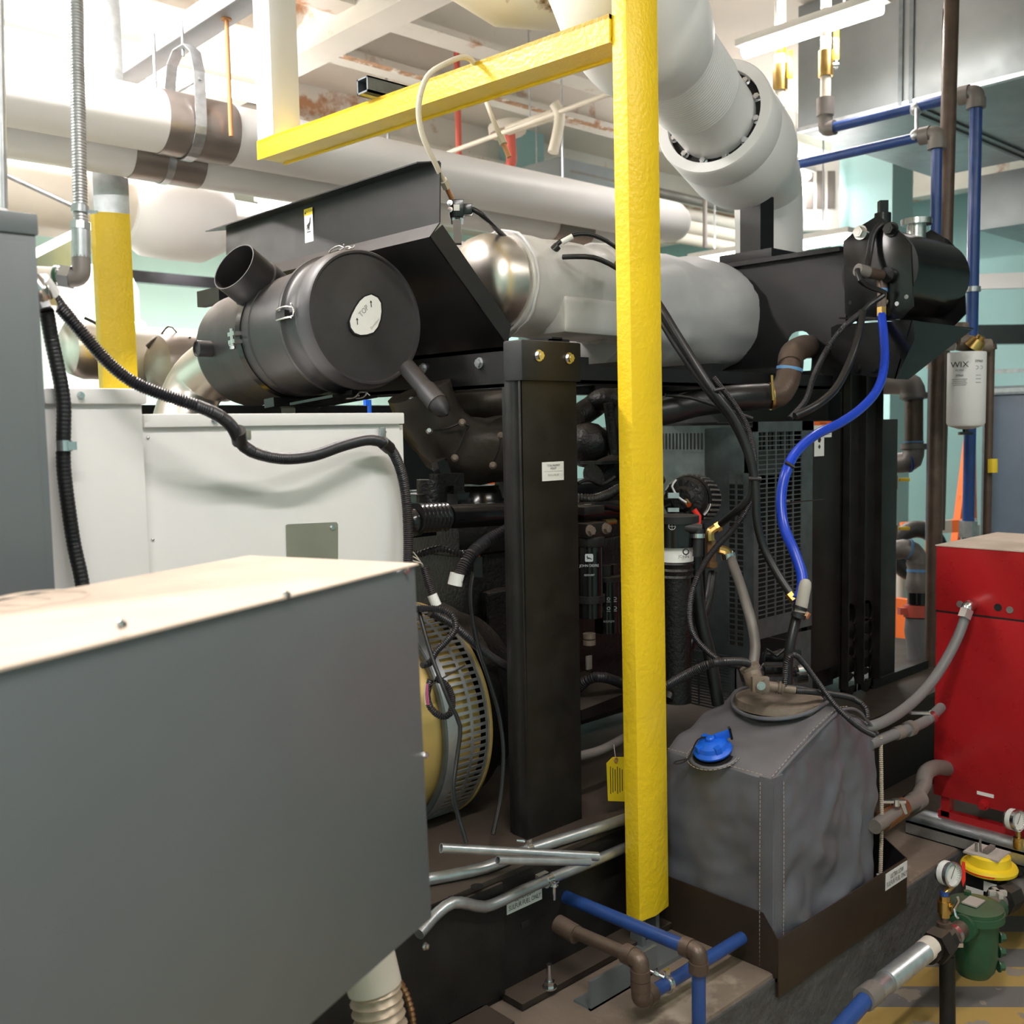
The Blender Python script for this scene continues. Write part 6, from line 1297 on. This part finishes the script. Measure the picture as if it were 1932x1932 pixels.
# ================================================================ second generator at left background
def sph_drum(px, py, d, r, L, m, R, nm, lab_=None):
    c = D(px, py, d); part(nm, MB().lathe([(0, -.02), (r*.5, -.012), (r*.85, .02), (r, .08), (r, L), (0, L)], c, EX, 40), m, R, lab_)
p = D(120, 660, 4.6)
G2_ = root('background_generator', 'second generator seen blurred behind the left white panel and yellow post', 'generator', (p.x+.5, p.y, 0))
sph_drum(122, 655, 4.7, .145, .35, 'stain', G2_, 'exhaust_drum', 'stainless drum')
sph_drum(200, 668, 4.75, .135, .5, 'silverd', G2_, 'wrapped_drum')
sph_drum(290, 690, 4.6, .16, .35, 'jacket', G2_, 'dark_drum')
pb2 = D(60, 800, 4.5)
part('machine_body', MB().box((pb2.x-.2, pb2.y-.3, .3), (pb2.x+2.4, pb2.y+.5, D(60, 735, 4.6).z-.08)), 'gloss', G2_)
part('frame_post', MB().box((D(325, 700, 4.7).x, D(325, 700, 4.7).y, 1.7), (D(325, 700, 4.7).x+.06, D(325, 700, 4.7).y+.06, D(325, 650, 4.7).z)), 'gloss', G2_)
part('cable', MB().tube(spl([D(278, 655, 4.6), D(300, 638, 4.6), D(330, 636, 4.6), D(362, 652, 4.6)]), .012, 10).tube(spl([D(160, 600, 4.6), D(185, 612, 4.6), D(215, 640, 4.6)]), .008, 8).tube(spl([D(290, 655, 4.6), D(318, 616, 4.6), D(345, 640, 4.6), D(360, 636, 4.6)]), .004, 8), 'rubber', G2_)
thing('wall_rail', MB().bar(D(60, 505, 7.5), D(60, 505, 7.5)+EX*5.0, .08, .09), 'gloss', 'long black rail crossing before the pale mint wall at left', 'rail')
wt = D(170, 575, 6.6)
thing('storage_vessel', MB().lathe([(0, 0), (.3, 0), (.3, 1.0), (.25, 1.12), (0, 1.15)], (wt.x, wt.y, wt.z-.9), EZ, 40).cyl((wt.x, wt.y, 0), (wt.x, wt.y, wt.z-.9), .1, 16), 'wrapw', 'white vessel blurred between the elbow and the left yellow post', 'vessel')
# things seen in the gap under the dark blanket
for i, (px, m, w, lb) in enumerate(((905, 'white', .09, 'white vertical cylinder seen through the gap left of the support post'), (932, 'bluep', .03, 'blue vertical pipe seen through the gap left of the support post'))):
    a = D(px, 905, 6.6); thing('standpipe', MB().cyl((a.x, a.y, 0), (a.x, a.y, 1.9), w, 20), m, lb, 'pipe')
a = D(846, 915, 6.2)
thing('storage_rack', MB().box((a.x-.02, a.y-.02, 0), (a.x+.02, a.y+.02, 1.6)).box((a.x-.4, a.y-.02, 1.38), (a.x+.5, a.y+.02, 1.43)).box((a.x-.4, a.y-.02, .9), (a.x+.5, a.y+.02, .94)), 'orange', 'orange steel rack seen small through the gap behind the engine', 'rack')
a = D(1290, 870, 6.4)
thing('safety_barrier', MB().box((a.x-.5, a.y-.02, 0), (a.x-.44, a.y+.02, 1.7)).box((a.x-.5, a.y-.02, 1.5), (a.x+.7, a.y+.02, 1.62)).box((a.x-.5, a.y-.02, 1.1), (a.x+.7, a.y+.02, 1.2)).box((a.x+.1, a.y-.02, 0), (a.x+.16, a.y+.02, 1.7)), 'orange', 'orange and white barrier seen through the wire mesh', 'barrier')
# ================================================================ exhaust elbow assembly
EA = root('exhaust_pipe', 'huge white insulated exhaust pipe with flanged collar behind the yellow post', 'insulated pipe', D(1350, 215, 3.7))
p1 = D(1345, 218, 3.62); da = (p1-D(1213, 42, 3.10)).normalized(); p2 = p1+da*.36
Rr = .212
part('collar', MB().lathe([(.172, .04), (.172, .0), (.207, .0), (Rr, .008), (Rr, .12), (Rr-.004, .13), (Rr, .14), (Rr, .30), (Rr-.01, .36), (.14, .46), (0, .48)], p1, da, 64), 'wrapw', EA, 'white jacketed collar')
part('dark_flange', MB().lathe([(0, .03), (.173, .03)], p1, da, 48), 'holeb', EA, 'black flange inside the collar')
x_, y_, z_ = frame(da)
for k in range(12):
    a = 2*math.pi*k/12+.2; part('flange_nut', MB().hexb(p1+da*.03+(x_*math.cos(a)+y_*math.sin(a))*.157, -da, .011, .022), 'chrome', EA)
back = p1-da*.75
part('pipe_lagging', MB().tube([p1+da*.06, p1-da*.02, p1-da*.45], .14, 56, rads=[.146, .146, .146]), 'wrapw', EA)
part('pipe_sleeve', MB().tube([p1-da*.18, p1-da*.45], .153, 56, corr=(.012, .0008)), 'wrapw', EA)
el = spl([p1-da*.44, p1-da*.50, p1-da*.60+EZ*.02-cr*.03, D(1170, -40, 3.02), D(1130, -130, 3.05)], .03)
part('elbow_lagging', MB().tube(el, .20, 48, rads=[.160+.055*min(1, i/(len(el)*.25)) for i in range(len(el))]), 'wrapw', EA, 'swollen elbow lagging')
part('side_branch', MB().tube([D(1090, -45, 3.25), D(960, -55, 3.2), D(860, -120, 3.2)], .165, 40), 'lagdirt', EA, 'stained cream branch lagging')
# lower riser behind black column
part('riser', MB().tube(spl([p2-da*.1, D(1442, 330, 4.6), D(1450, 400, 4.78), D(1450, 520, 4.8)]), .155, 40), 'wrapw', EA, 'white riser behind the black column')
# white vertical strip behind yellow post & other bits
# ================================================================ right hand upper pipes
def rp(name, label, pts, r, m, fr=.05, cat='pipe'):
    R = root(name, label, cat, min([V(p) for p in pts], key=lambda q: q.z)); part('pipe_body', MB().tube(fil(pts, fr), r, 20), m, R); return R
dB = 5.2
a = D(1575, 240, 5.35); zA = a.z; xA = a.x
b = PX(1842, 178, xA); 
B1 = root('blue_pipe', 'upper blue pipe with brown elbow running along the duct and dropping at right', 'pipe', (b.x, b.y, .3))
part('pipe_run', MB().cyl(a, (xA, b.y, zA), .026, 20), 'bluep', B1)
part('elbow', MB().tube([(xA, b.y+.08, zA), (xA, b.y+.03, zA)], .043, 20).tube(fil([(xA, b.y+.05, zA), (xA, b.y, zA), (xA, b.y, zA-.05)], .05), .037, 20).tube([(xA, b.y, zA-.03), (xA, b.y, zA-.075)], .043, 20), 'irong', B1)
part('pipe_drop', MB().cyl((xA, b.y, zA-.05), (xA, b.y, .35), .028, 20), 'bluep', B1)
part('coupling', MB().cyl((xA, b.y, D(1845, 1005, 5).z-.02), (xA, b.y, D(1845, 1005, 5).z+.06), .045, 8), 'galv', B1)
part('pipe_strap', MB().cyl((xA, b.y, D(1845, 551, 5).z-.012), (xA, b.y, D(1845, 551, 5).z+.012), .036, 16), 'galv', B1)
vt = D(1563, -40, 5.35)
part('drop_elbow', MB().tube(fil([(xA, a.y+.0, zA), (xA, a.y+.055, zA), (xA, a.y+.055, zA+.10)], .05), .038, 20).cyl((xA, a.y+.055, zA+.07), (xA, a.y+.055, zA+.16), .045, 20), 'irong', B1)
part('drop_pipe', MB().cyl((xA, a.y+.055, zA+.12), (xA, a.y+.055, H-.03), .027, 20), 'cream', B1, 'cream upper pipe')
part('brass_valve', MB().cyl((xA, a.y+.055, zA+.27), (xA, a.y+.055, zA+.40), .038, 12), 'brass', B1)
hv = V((xA, a.y+.055, zA+.33))+cr*.055
part('valve_handle', MB().obox(hv+EZ*.10, cr*.014, cf*.006, EZ*.075).bv(.004), 'yelB', B1, 'yellow valve handle')
part('handle_stem', MB().cyl(hv-cr*.04, hv+cr*.01, .012, 10).obox(hv+EZ*.01, cr*.006, cf*.005, EZ*.03), 'chrome', B1)
a2 = D(1470, 318, 5.1); xA2 = a2.x; b2 = PX(1768, 248, xA2)
B2 = root('blue_pipe', 'lower blue pipe below the other, turning down behind the brown vertical pipe', 'pipe', (xA2, b2.y, 1.8))
part('pipe_run', MB().cyl(a2, (xA2, b2.y, a2.z), .023, 20), 'bluep', B2)
part('elbow', MB().tube([(xA2, b2.y+.075, a2.z), (xA2, b2.y+.03, a2.z)], .039, 20).tube(fil([(xA2, b2.y+.05, a2.z), (xA2, b2.y, a2.z), (xA2, b2.y, a2.z-.05)], .05), .034, 20).tube([(xA2, b2.y, a2.z-.03), (xA2, b2.y, a2.z-.07)], .039, 20), 'irong', B2)
part('pipe_drop', MB().cyl((xA2, b2.y, a2.z-.05), (xA2, b2.y, 1.2), .023, 20), 'bluep', B2)
q = PX(1728, 200, xA)
part('strap_link', MB().cyl(PX(1729, 203, xA), PX(1729, 262, xA2), .009, 10).sph(PX(1729, 205, xA), .034).sph(PX(1729, 256, xA2), .030), 'galv', B1)
v2 = D(1472, 150, 5.6)
B3 = root('valve_drop', 'cream pipe with brass valve and yellow handle beside the white collar', 'valve', v2-EZ*.1)
part('pipe_body', MB().cyl(v2-EZ*.15, V((v2.x, v2.y, H-.03)), .030, 20), 'cream', B3)
part('brass_valve', MB().cyl(v2-EZ*.06, v2+EZ*.08, .04, 12), 'brass', B3)
part('valve_handle', MB().obox(v2+cr*.055+EZ*.08, cr*.014, cf*.006, EZ*.075).bv(.004), 'yelB', B3)
part('paint_band', MB().cyl(v2+EZ*.12, v2+EZ*.28, .031, 20), 'yelB', B3, 'yellow painted band')
# brown riser
cpt = D(1797, -30, 4.7)
BRn = root('iron_riser', 'tall brown iron riser pipe passing behind the header tank', 'pipe', (cpt.x, cpt.y, .3))
ta, tb_ = D(1797, -60, 4.7), D(1768, 1000, 4.7)
part('pipe_body', MB().cyl(ta, tb_, .034, 24).cyl(ta, (ta.x, ta.y, H), .034, 24), 'brown', BRn)
part('wire_coil', MB().tube(spl([ta+V((0, 0, 0))-EZ*.15-cr*.035+V((math.cos(t*2.1)*.02, 0, -.12+math.sin(t*2.1)*.10)) for t in range(8)], .02), .003, 6), 'irong', BRn)
# copper pipe
c1 = D(1757, 690, 5.0)
CPp = root('copper_pipe', 'copper pipe with elbow standing left of the white filter', 'pipe', (c1.x, c1.y, .3))
ctp = D(1757, 672, 5.0)
part('pipe_body', MB().cyl((c1.x, c1.y, .3), (c1.x, c1.y, ctp.z), .016, 16).tube(fil([ctp-EZ*.05, ctp, ctp+EY*.5], .03), .016, 16), 'copper', CPp)
part('elbow', MB().tube(fil([ctp-EZ*.06, ctp, ctp+EY*.06], .03), .020, 16), 'copper', CPp)
# iron pipes between radiator and red cabinet
e = D(1720, 720, 4.8)
IP = root('iron_pipe', 'brown iron pipe bend right of the upper black radiator', 'pipe', D(1715, 860, 4.8))
part('elbow', MB().tube(spl([D(1670, 722, 4.9), D(1695, 722, 4.85), D(1718, 728, 4.8), D(1724, 752, 4.8)], .02), .056, 24).tube([D(1724, 742, 4.8), D(1724, 752, 4.8)], .062, 24), 'irong', IP)
part('pipe_body', MB().tube([D(1724, 745, 4.8), D(1724, 840, 4.8)], .042, 24), 'brown', IP)
part('elbow', MB().tube([D(1724, 838, 4.8), D(1724, 848, 4.8)], .060, 24).tube(spl([D(1724, 845, 4.8), D(1720, 868, 4.8), D(1698, 873, 4.85), D(1670, 873, 4.9)], .02), .048, 24), 'irong', IP)
part('sealant_ring', MB().tube([D(1724, 751, 4.8), D(1724, 754, 4.8)], .045, 24).tube([D(1724, 833, 4.8), D(1724, 836, 4.8)], .045, 24), 'seal', IP)
part('sealant_ring', MB().tube([D(1713, 872, 4.8), D(1716, 871.5, 4.8)], .050, 24), 'bluep', IP)
IQ = root('iron_pipe', 'iron pipe with red grooved clamp and check valve left of the red cabinet', 'pipe', D(1724, 1270, 4.8))
part('elbow', MB().tube(spl([D(1690, 1038, 4.85), D(1712, 1036, 4.8), D(1728, 1048, 4.8), D(1731, 1068, 4.8)], .02), .046, 24), 'irong', IQ)
part('sealant_ring', MB().tube([D(1712, 1036, 4.8), D(1716, 1037, 4.8)], .049, 24).tube([D(1731, 1074, 4.8), D(1731, 1079, 4.8)], .048, 24), 'seal', IQ)
part('reducer', MB().tube([D(1731, 1062, 4.8), D(1731, 1072, 4.8), D(1731, 1082, 4.8), D(1731, 1092, 4.8), D(1731, 1108, 4.8), D(1731, 1118, 4.8)], .05, 24, rads=[.052, .046, .046, .050, .056, .046]), 'irong', IQ)
part('rubber_sleeve', MB().tube([D(1730, 1118, 4.8), D(1730, 1140, 4.8)], .043, 24), 'gloss', IQ)
part('red_clamp', MB().tube([D(1730, 1142, 4.8), D(1730, 1164, 4.8)], .060, 24).obox(D(1730, 1153, 4.8), cr*.085, cf*.02, EZ*.016), 'redpipe', IQ, 'red grooved clamp')
part('check_valve', MB().tube([D(1728, 1166, 4.8), D(1728, 1190, 4.8), D(1730, 1220, 4.8), D(1738, 1240, 4.8), D(1730, 1290, 4.8)], .05, 24, rads=[.047, .052, .046, .062, .05]).sph(D(1750, 1225, 4.8), .05), 'cond', IQ)
# orange things behind
a = D(1745, 1180, 6.2); thing('barrier_board', MB().box((a.x-.05, a.y-.32, .35), (a.x, a.y+.32, .66)).box((a.x-.04, a.y-.3, 0), (a.x, a.y-.25, .4)).box((a.x-.04, a.y+.25, 0), (a.x, a.y+.3, .4)), 'orange', 'orange barrier board behind the check valve', 'barrier')
a = D(1700, 998, 7.4); b = D(1840, 990, 7.4)
TPb = root('barrier_tape', 'orange and white barrier bar stretched low before the teal wall', 'barrier', a)
for q_ in (a, b): part('bar_post', MB().cyl((q_.x, q_.y, 0), q_, .03, 12), 'cap', TPb)
for k in range(6):
    q0 = a+(b-a)*(k/6); q1 = a+(b-a)*((k+1)/6); part('bar_segment', MB().bar(q0, q1, .05, .09), 'orange' if k % 2 == 0 else 'cap', TPb)
a = D(1815, 870, 7.6); 
thing('folding_barrier', MB().bar(D(1774, 1245, 7.6), D(1828, 820, 7.6), .05, .05).bar(D(1838, 1245, 7.6), D(1832, 820, 7.6), .05, .05).bar(D(1808, 940, 7.6), D(1830, 942, 7.6), .04, .04), 'orange', 'orange and white leaning barrier legs behind the right blue pipe', 'barrier')
for i, (px, py) in enumerate(((1706, 905), (1706, 997))):
    a = D(px, py, 5.4); r = root('ball_valve', ('upper' if i == 0 else 'lower')+' small ball valve with yellow lever peeking out right of the black radiator', 'valve', a-EZ*.05); part('valve_handle', MB().obox(a, cr*.028, cf*.01, EZ*.009).bv(.004), 'yelB', r); part('valve_body', MB().cyl(a-cr*.06-EZ*.05, a-cr*.06+EZ*.02, .025, 14), 'bronze', r)
    if i: part('stand_pipe', MB().cyl(V((a.x, a.y, 0))-cr*.06, a-cr*.06-EZ*.05, .02, 12), 'irong', r)
    else: part('stand_pipe', MB().cyl(V((a.x, a.y, 0))-cr*.06+cf*.12, a-cr*.06+cf*.12, .02, 12).cyl(a-cr*.06+cf*.12, a-cr*.06, .02, 12), 'irong', r)
a = D(1730, 1040, 6.0); thing('hose_coil', MB().cyl((a.x, a.y, 0), (a.x, a.y, a.z-.1), .02, 10).lathe([(.13+.05*math.cos(t), .05*math.sin(t)) for t in [k*math.pi/6 for k in range(13)]], a, -cf, 28), 'blackm', 'dark round hose loop on a stand behind the iron elbow', 'hose')
# white spin-on filter
f0_ = D(1824, 660, 4.35)
WF = root('fuel_filter', 'white spin-on filter with black lettering hanging right of the header tank', 'fuel filter', D(1822, 825, 4.35))
zf1, zf0 = D(1828, 665, 4.35).z, D(1820, 800, 4.35).z; rf2 = .077
cx2 = D(1823, 740, 4.35)
part('filter_body', MB().lathe([(0, 0), (rf2*.35, -.022+.0), (rf2*.9, -.008), (rf2, .004), (rf2, zf1-zf0-.004), (rf2*.97, zf1-zf0), (0, zf1-zf0)], (cx2.x, cx2.y, zf0), EZ, 56), 'white', WF)
part('drain_valve', MB().cyl((cx2.x, cx2.y, zf0-.045), (cx2.x, cx2.y, zf0-.012), .012, 12).obox(V((cx2.x, cx2.y, zf0-.04)), cr*.028, cf*.01, EZ*.006), 'gloss', WF)
fv2 = V((-cx2.x, -cx2.y, 0)).normalized(); fu2 = fv2.cross(EZ)*-1
fu2 = EZ.cross(fv2).normalized()
def onf(ang_, dz): 
    d = fv2*math.cos(ang_)+fu2*math.sin(ang_); return V((cx2.x, cx2.y, 0))+d*(rf2+.001)+EZ*dz, EZ.cross(d).normalized()
o_, u_ = onf(-.35, zf1-.055); text('brand_text', 'WIX', o_, u_, EZ, .034, 'ink', WF, wid=1.1)
o_, u_ = onf(-.35, zf1-.078); text('brand_text', 'FILTERS', o_, u_, EZ, .010, 'ink', WF)
o_, u_ = onf(-.35, zf1-.100); text('filter_text', '33960', o_, u_, EZ, .013, 'ink', WF)
o_, u_ = onf(.62, zf1-.042); text('filter_text', '33960', o_, u_, EZ, .015, 'ink', WF)
for k in range(4):
    o_, u_ = onf(-.35, zf1-.115-.008*k); part('print_line', MB().obox(o_, u_*(.032-.004*(k % 2)), EZ*.0012, fv2*.0004), 'inkg', WF)
for k in range(3):
    o_, u_ = onf(.62, zf1-.10-.015*k); part('print_line', MB().obox(o_, u_*.012, EZ*.0014, fv2*.0004), 'inkg', WF)
for s_ in (.50, .76):
    o_, u_ = onf(s_, zf1-.068); part('pictogram', MB().lathe([(.006, 0), (.008, 0)], o_, EZ.cross(u_)*-1 if False else fv2, 16), 'inkg', WF)
part('filter_head', MB().tube(fil([D(1815, 610, 4.35), D(1813, 652, 4.35), D(1850, 652, 4.35), D(1868, 652, 4.35)], .05), .028, 16).tube([D(1806, 645, 4.35), D(1838, 650, 4.35)], .036, 16), 'dirtyfit', WF)
part('gold_cap', MB().tube([D(1836, 656, 4.3), D(1848, 640, 4.28)], .040, 20, rads=[.040, .030]).tube([D(1846, 643, 4.28), D(1852, 634, 4.27)], .018, 12), 'brass', WF, 'gold primer cap')
part('mount_bracket', MB().obox(D(1790, 645, 4.35), cr*.024, cf*.01, EZ*.036), 'irong', WF)
pr = D(1868, 660, 4.5)
part('outlet_pipe', MB().tube([D(1868, 650, 4.4), D(1869, 660, 4.4)], .026, 16).cyl(D(1869, 658, 4.4), V((D(1869, 658, 4.4).x, D(1869, 658, 4.4).y, .9)), .0175, 16), 'brown', WF, 'brown outlet pipe')
part('yellow_tag', MB().cyl(D(1873, 892, 4.4), D(1873, 866, 4.4), .0195, 14), 'yelB', WF, 'yellow arrow band')
ps_ = D(1768, 680, 4.55)
thing('black_standpipe', MB().cyl((ps_.x, ps_.y, .3), (ps_.x, ps_.y, D(1775, 645, 4.55).z), .034, 20), 'brown', 'thick dark iron standpipe holding the white filter bracket', 'pipe')
# ================================================================ ducts
xd = 5.75
z_b = PX(1700, 200, xd).z; yb1 = PX(1932, 140, xd).y; 
DU = root('air_duct', 'large galvanised air duct hanging under the ceiling at upper right', 'duct', (7, 2, z_b))
yE = PX(1505, 240, xd).y
part('duct_body', MB().box((xd, -1.5, z_b), (7.6, yE, H-.02)).bv(.004), 'duct', DU)
for y_ in (PX(1700, 150, xd).y, PX(1720, 150, xd).y, 0.6): part('duct_seam', MB().box((xd-.012, y_-.012, z_b-.012), (7.61, y_+.012, H-.02)), 'galvd', DU)
part('duct_flange', MB().box((xd-.01, -1.5, z_b-.004), (xd+.03, yE, z_b+.02)), 'galv', DU)
D2 = root('air_duct', 'further galvanised duct with bright seams under the first duct', 'duct', (8.5, 1.6, 3.0))
part('duct_body', MB().box((7.9, 1.0, 3.15), (8.95, 3.3, 3.55)).bv(.004), 'duct', D2)
for y_ in (1.2, 1.9, 2.6): part('duct_seam', MB().box((7.89, y_-.015, 3.135), (8.96, y_+.015, 3.56)), 'galv', D2)
for y_ in (1.2, 3.0): part('hanger_rod', MB().cyl((8.2, y_, 3.55), (8.2, y_, H), .008, 8), 'galv', D2)
D3 = root('air_duct', 'grey duct column seen right of the hanging cream strap', 'duct', D(1090, 250, 8.0))
a = D(1092, 250, 8.6); part('duct_body', MB().box((a.x-.6, a.y-.35, 2.6), (a.x+.6, a.y+.35, H-.46)), 'duct', D3)
part('hanger_rod', MB().cyl((a.x-.5, a.y, H-.47), (a.x-.5, a.y, H), .008, 8), 'galv', D3); part('hanger_rod', MB().cyl((a.x+.5, a.y, H-.47), (a.x+.5, a.y, H), .008, 8), 'galv', D3)
D4 = root('pipe_rack', 'cluster of cream pipes and racks blurred behind the yellow post', 'pipe rack', D(1320, 400, 8))
for k, (py, r_) in enumerate(((395, .05), (415, .07), (440, .06), (365, .04))):
    a = D(1250, py, 8.6+.1*k); part('rack_pipe', MB().cyl(a-EX*1.2, a+EX*2.2, r_, 16), ['cap', 'wrapbe', 'wrapbe', 'irong'][k], D4)
for k in range(3):
    a = D(1330+70*k, 400, 8.7); part('rack_hanger', MB().cyl(a-EZ*.3, V((a.x, a.y, H)), .02, 8), 'irong', D4)
a = D(1545, 370, 8.4)
VT = root('wall_vent', 'cream louvred vent frame beside the teal column', 'vent', a)
part('vent_frame', MB().obox(a, cr*.16, cf*.03, EZ*.28), 'offwhite', VT)
for k in (-1, 0, 1): part('vent_opening', MB().obox(a-cf*.032+EZ*.04+cr*(.09*k), cr*.03, cf*.004, EZ*.15), 'irong', VT)
thing('wall_trunking', MB().bar(D(1835, 532, 7.6), D(2100, 524, 7.2), .05, .11), 'wrapw', 'white horizontal pipe on the teal wall behind the blue pipe', 'pipe')
thing('wall_cable_tray', MB().bar(D(1840, 632, 7.6), D(2050, 630, 7.4), .1, .14), 'gloss', 'black cable bundle on the far teal wall at the right edge', 'cable tray')
for k, py in enumerate((702, 738)):
    thing('wall_conduit', MB().bar(D(1850, py, 7.9), D(2050, py-8, 7.6), .02, .03), 'galv', ('upper' if k == 0 else 'lower')+' thin pale conduit above the slate blue door', 'conduit')
# ================================================================ red sprinkler pipe, cream rod and strap
SPk = root('sprinkler_pipe', 'faded red bent sprinkler pipe above the white lagged pipes', 'pipe', D(965, 330, 6.5))
part('pipe_body', MB().tube(fil([D(866, 300, 6.6), D(900, 312, 6.6), D(967, 325, 6.5), D(962, 250, 6.5)], .10), .034, 16), 'redpipe', SPk)
part('ceiling_plate', MB().cyl(D(958, 252, 6.5), D(956, 236, 6.5), .12, 16), 'wrapbe', SPk)
part('wall_bracket', MB().cyl(D(866, 300, 6.6), V((D(866, 300, 6.6).x, D(866, 300, 6.6).y, H)), .02, 10), 'redpipe', SPk)
CRd = root('cream_pipe', 'long thin cream pipe slanting under the ceiling with a knotted strap', 'pipe', D(1000, 230, 5.5))
part('pipe_body', MB().tube([D(800, 305, 6.6), D(1250, 140, 5.0)], .014, 12), 'cream', CRd)
part('hanger_rod', MB().cyl(D(1000, 232, 5.85), V((D(1000, 232, 5.85).x, D(1000, 232, 5.85).y, H)), .006, 8), 'galv', CRd)
part('lagging_sleeve', MB().tube([D(1045, 216, 5.7), D(1010, 228, 5.8), D(960, 245, 6.0)], .03, 16), 'cream', CRd)
part('strap', MB().tube(spl([D(1046, 195, 5.6), D(1056, 215, 5.6), D(1052, 250, 5.6), D(1043, 288, 5.6)], .02), .03, 12, rads=None), 'cream', CRd, 'hanging cream strap')
thing('drop_wire', MB().cyl(V((D(1060, 190, 6.0).x, D(1060, 190, 6.0).y, H)), V((D(1060, 190, 6).x, D(1060, 190, 6).y, D(1060, 365, 6).z)), .006, 6), 'galv', 'thin wire hanging right of the cream strap', 'wire')
# ================================================================ grouping of sub-parts and repeats
SUB = {'weight_label': ('weight_label_text', 'label_rule'), 'fuel_label': ('fuel_label_text',), 'caution_label': ('caution_text', 'caution_header', 'warning_triangle', 'hand_pictogram', 'label_bar', 'label_line'),
       'top_plate': ('plate_text', 'plate_brand', 'arrow'), 'latch': ('latch_base',), 'cap': ('cap_bolt',), 'cover_plate': ('cover_plate_bolt',), 'warning_label': ('warning_header', 'warning_text', 'fan_pictogram', 'label_line'),
       'filter_body': ('emblem_field', 'emblem_deer', 'brand_text', 'part_number', 'filter_text', 'print_line', 'pictogram'), 'filter_head': ('head_bolt', 'inlet_fitting', 'gold_cap'), 'filler_cap': ('cap_grip', 'cap_pin', 'cap_tether'),
       'dial': ('dial_marks', 'needle'), 'brass_valve': ('valve_lever', 'valve_handle', 'handle_stem'), 'sensor_body': ('sensor_label', 'sensor_bolt'), 'housing': ('cooling_fins', 'screw'), 'rear_cover': ('cover_ribs',),
       'sensor_base': ('base_label',), 'muffler_blanket': ('end_seam',), 'blanket': ('blanket_seam',), 'dark_flange': ('flange_nut',), 'p_clamp': ('clamp_tab',), 'mounting_band': ('band_clamp',), 'tag_card': ('print_line', 'eyelet'),
       'white_band': ('band_text', 'band_emblem'), 'elbow_blanket': ('lacing_cord', 'lacing_hook'), 'end_panel': ('end_lid',), 'valve_body': ('valve_handle',), 'vent_frame': ('vent_opening',), 'fabric_cover': ('seam', 'stitch_line', 'corner_strip', 'zip_edge', 'bottom_binding', 'cap_opening_binding', 'head_binding'),
       'duct_body': ('duct_seam',), 'yellow_dome': ('warning_strip',), 'upper_body': ('latch_slot', 'port_hole', 'dusty_lid'), 'lower_body': ('small_label', 'drain_plug'), 'vent_tube': ('vent_cap', 'vent_clamp'), 'bracket_face': ('bracket_bolt',), 'side_rail': ('rail_bolt',),
       'wiring_loom': ('connector',), 'cylinder_head': ('lifting_eye',), 'upper_plate': ('upper_flange',)}
base = lambda o: o.name.split('.')[0]
moved = set()
for rt_ in [o for o in COL.objects if o.parent is None and o.type in ('EMPTY', 'MESH')]:
    kids = [o for o in COL.objects if o.parent is rt_ and o.type == 'MESH']
    for pn, cs in SUB.items():
        cur = None
        pl_ = [k for k in kids if base(k) == pn and k not in moved]
        if not pl_: continue
        for k in kids:
            if k in pl_: cur = k
            if base(k) in cs and k is not (cur or pl_[0]) and k not in moved:
                k.parent = cur or pl_[0]; moved.add(k)
GR = {'insulated_pipe': 'white lagged overhead pipes', 'steel_conduit': 'bright steel conduits over the generator base', 'loose_tube': 'loose steel tubes on the conduits', 'pressure_gauge': 'pressure gauges by the floor piping',
      'wiring_harness': 'engine wiring harnesses', 'air_duct': 'galvanised air ducts', 'grey_conduit': 'grey conduits to the red cabinet', 'pipe_hanger': 'hangers on the overhead pipes', 'capped_hose': 'cream hoses over the yellow arm',
      'hose': 'hoses on the engine side', 'wall_conduit': 'conduits on the right wall', 'ball_valve': 'small valves beside the radiator', 'tank_cable': 'cables on the tank top'}
for o in COL.objects:
    if o.parent is None and base(o) in GR and 'label' in o: o['group'] = GR[base(o)]
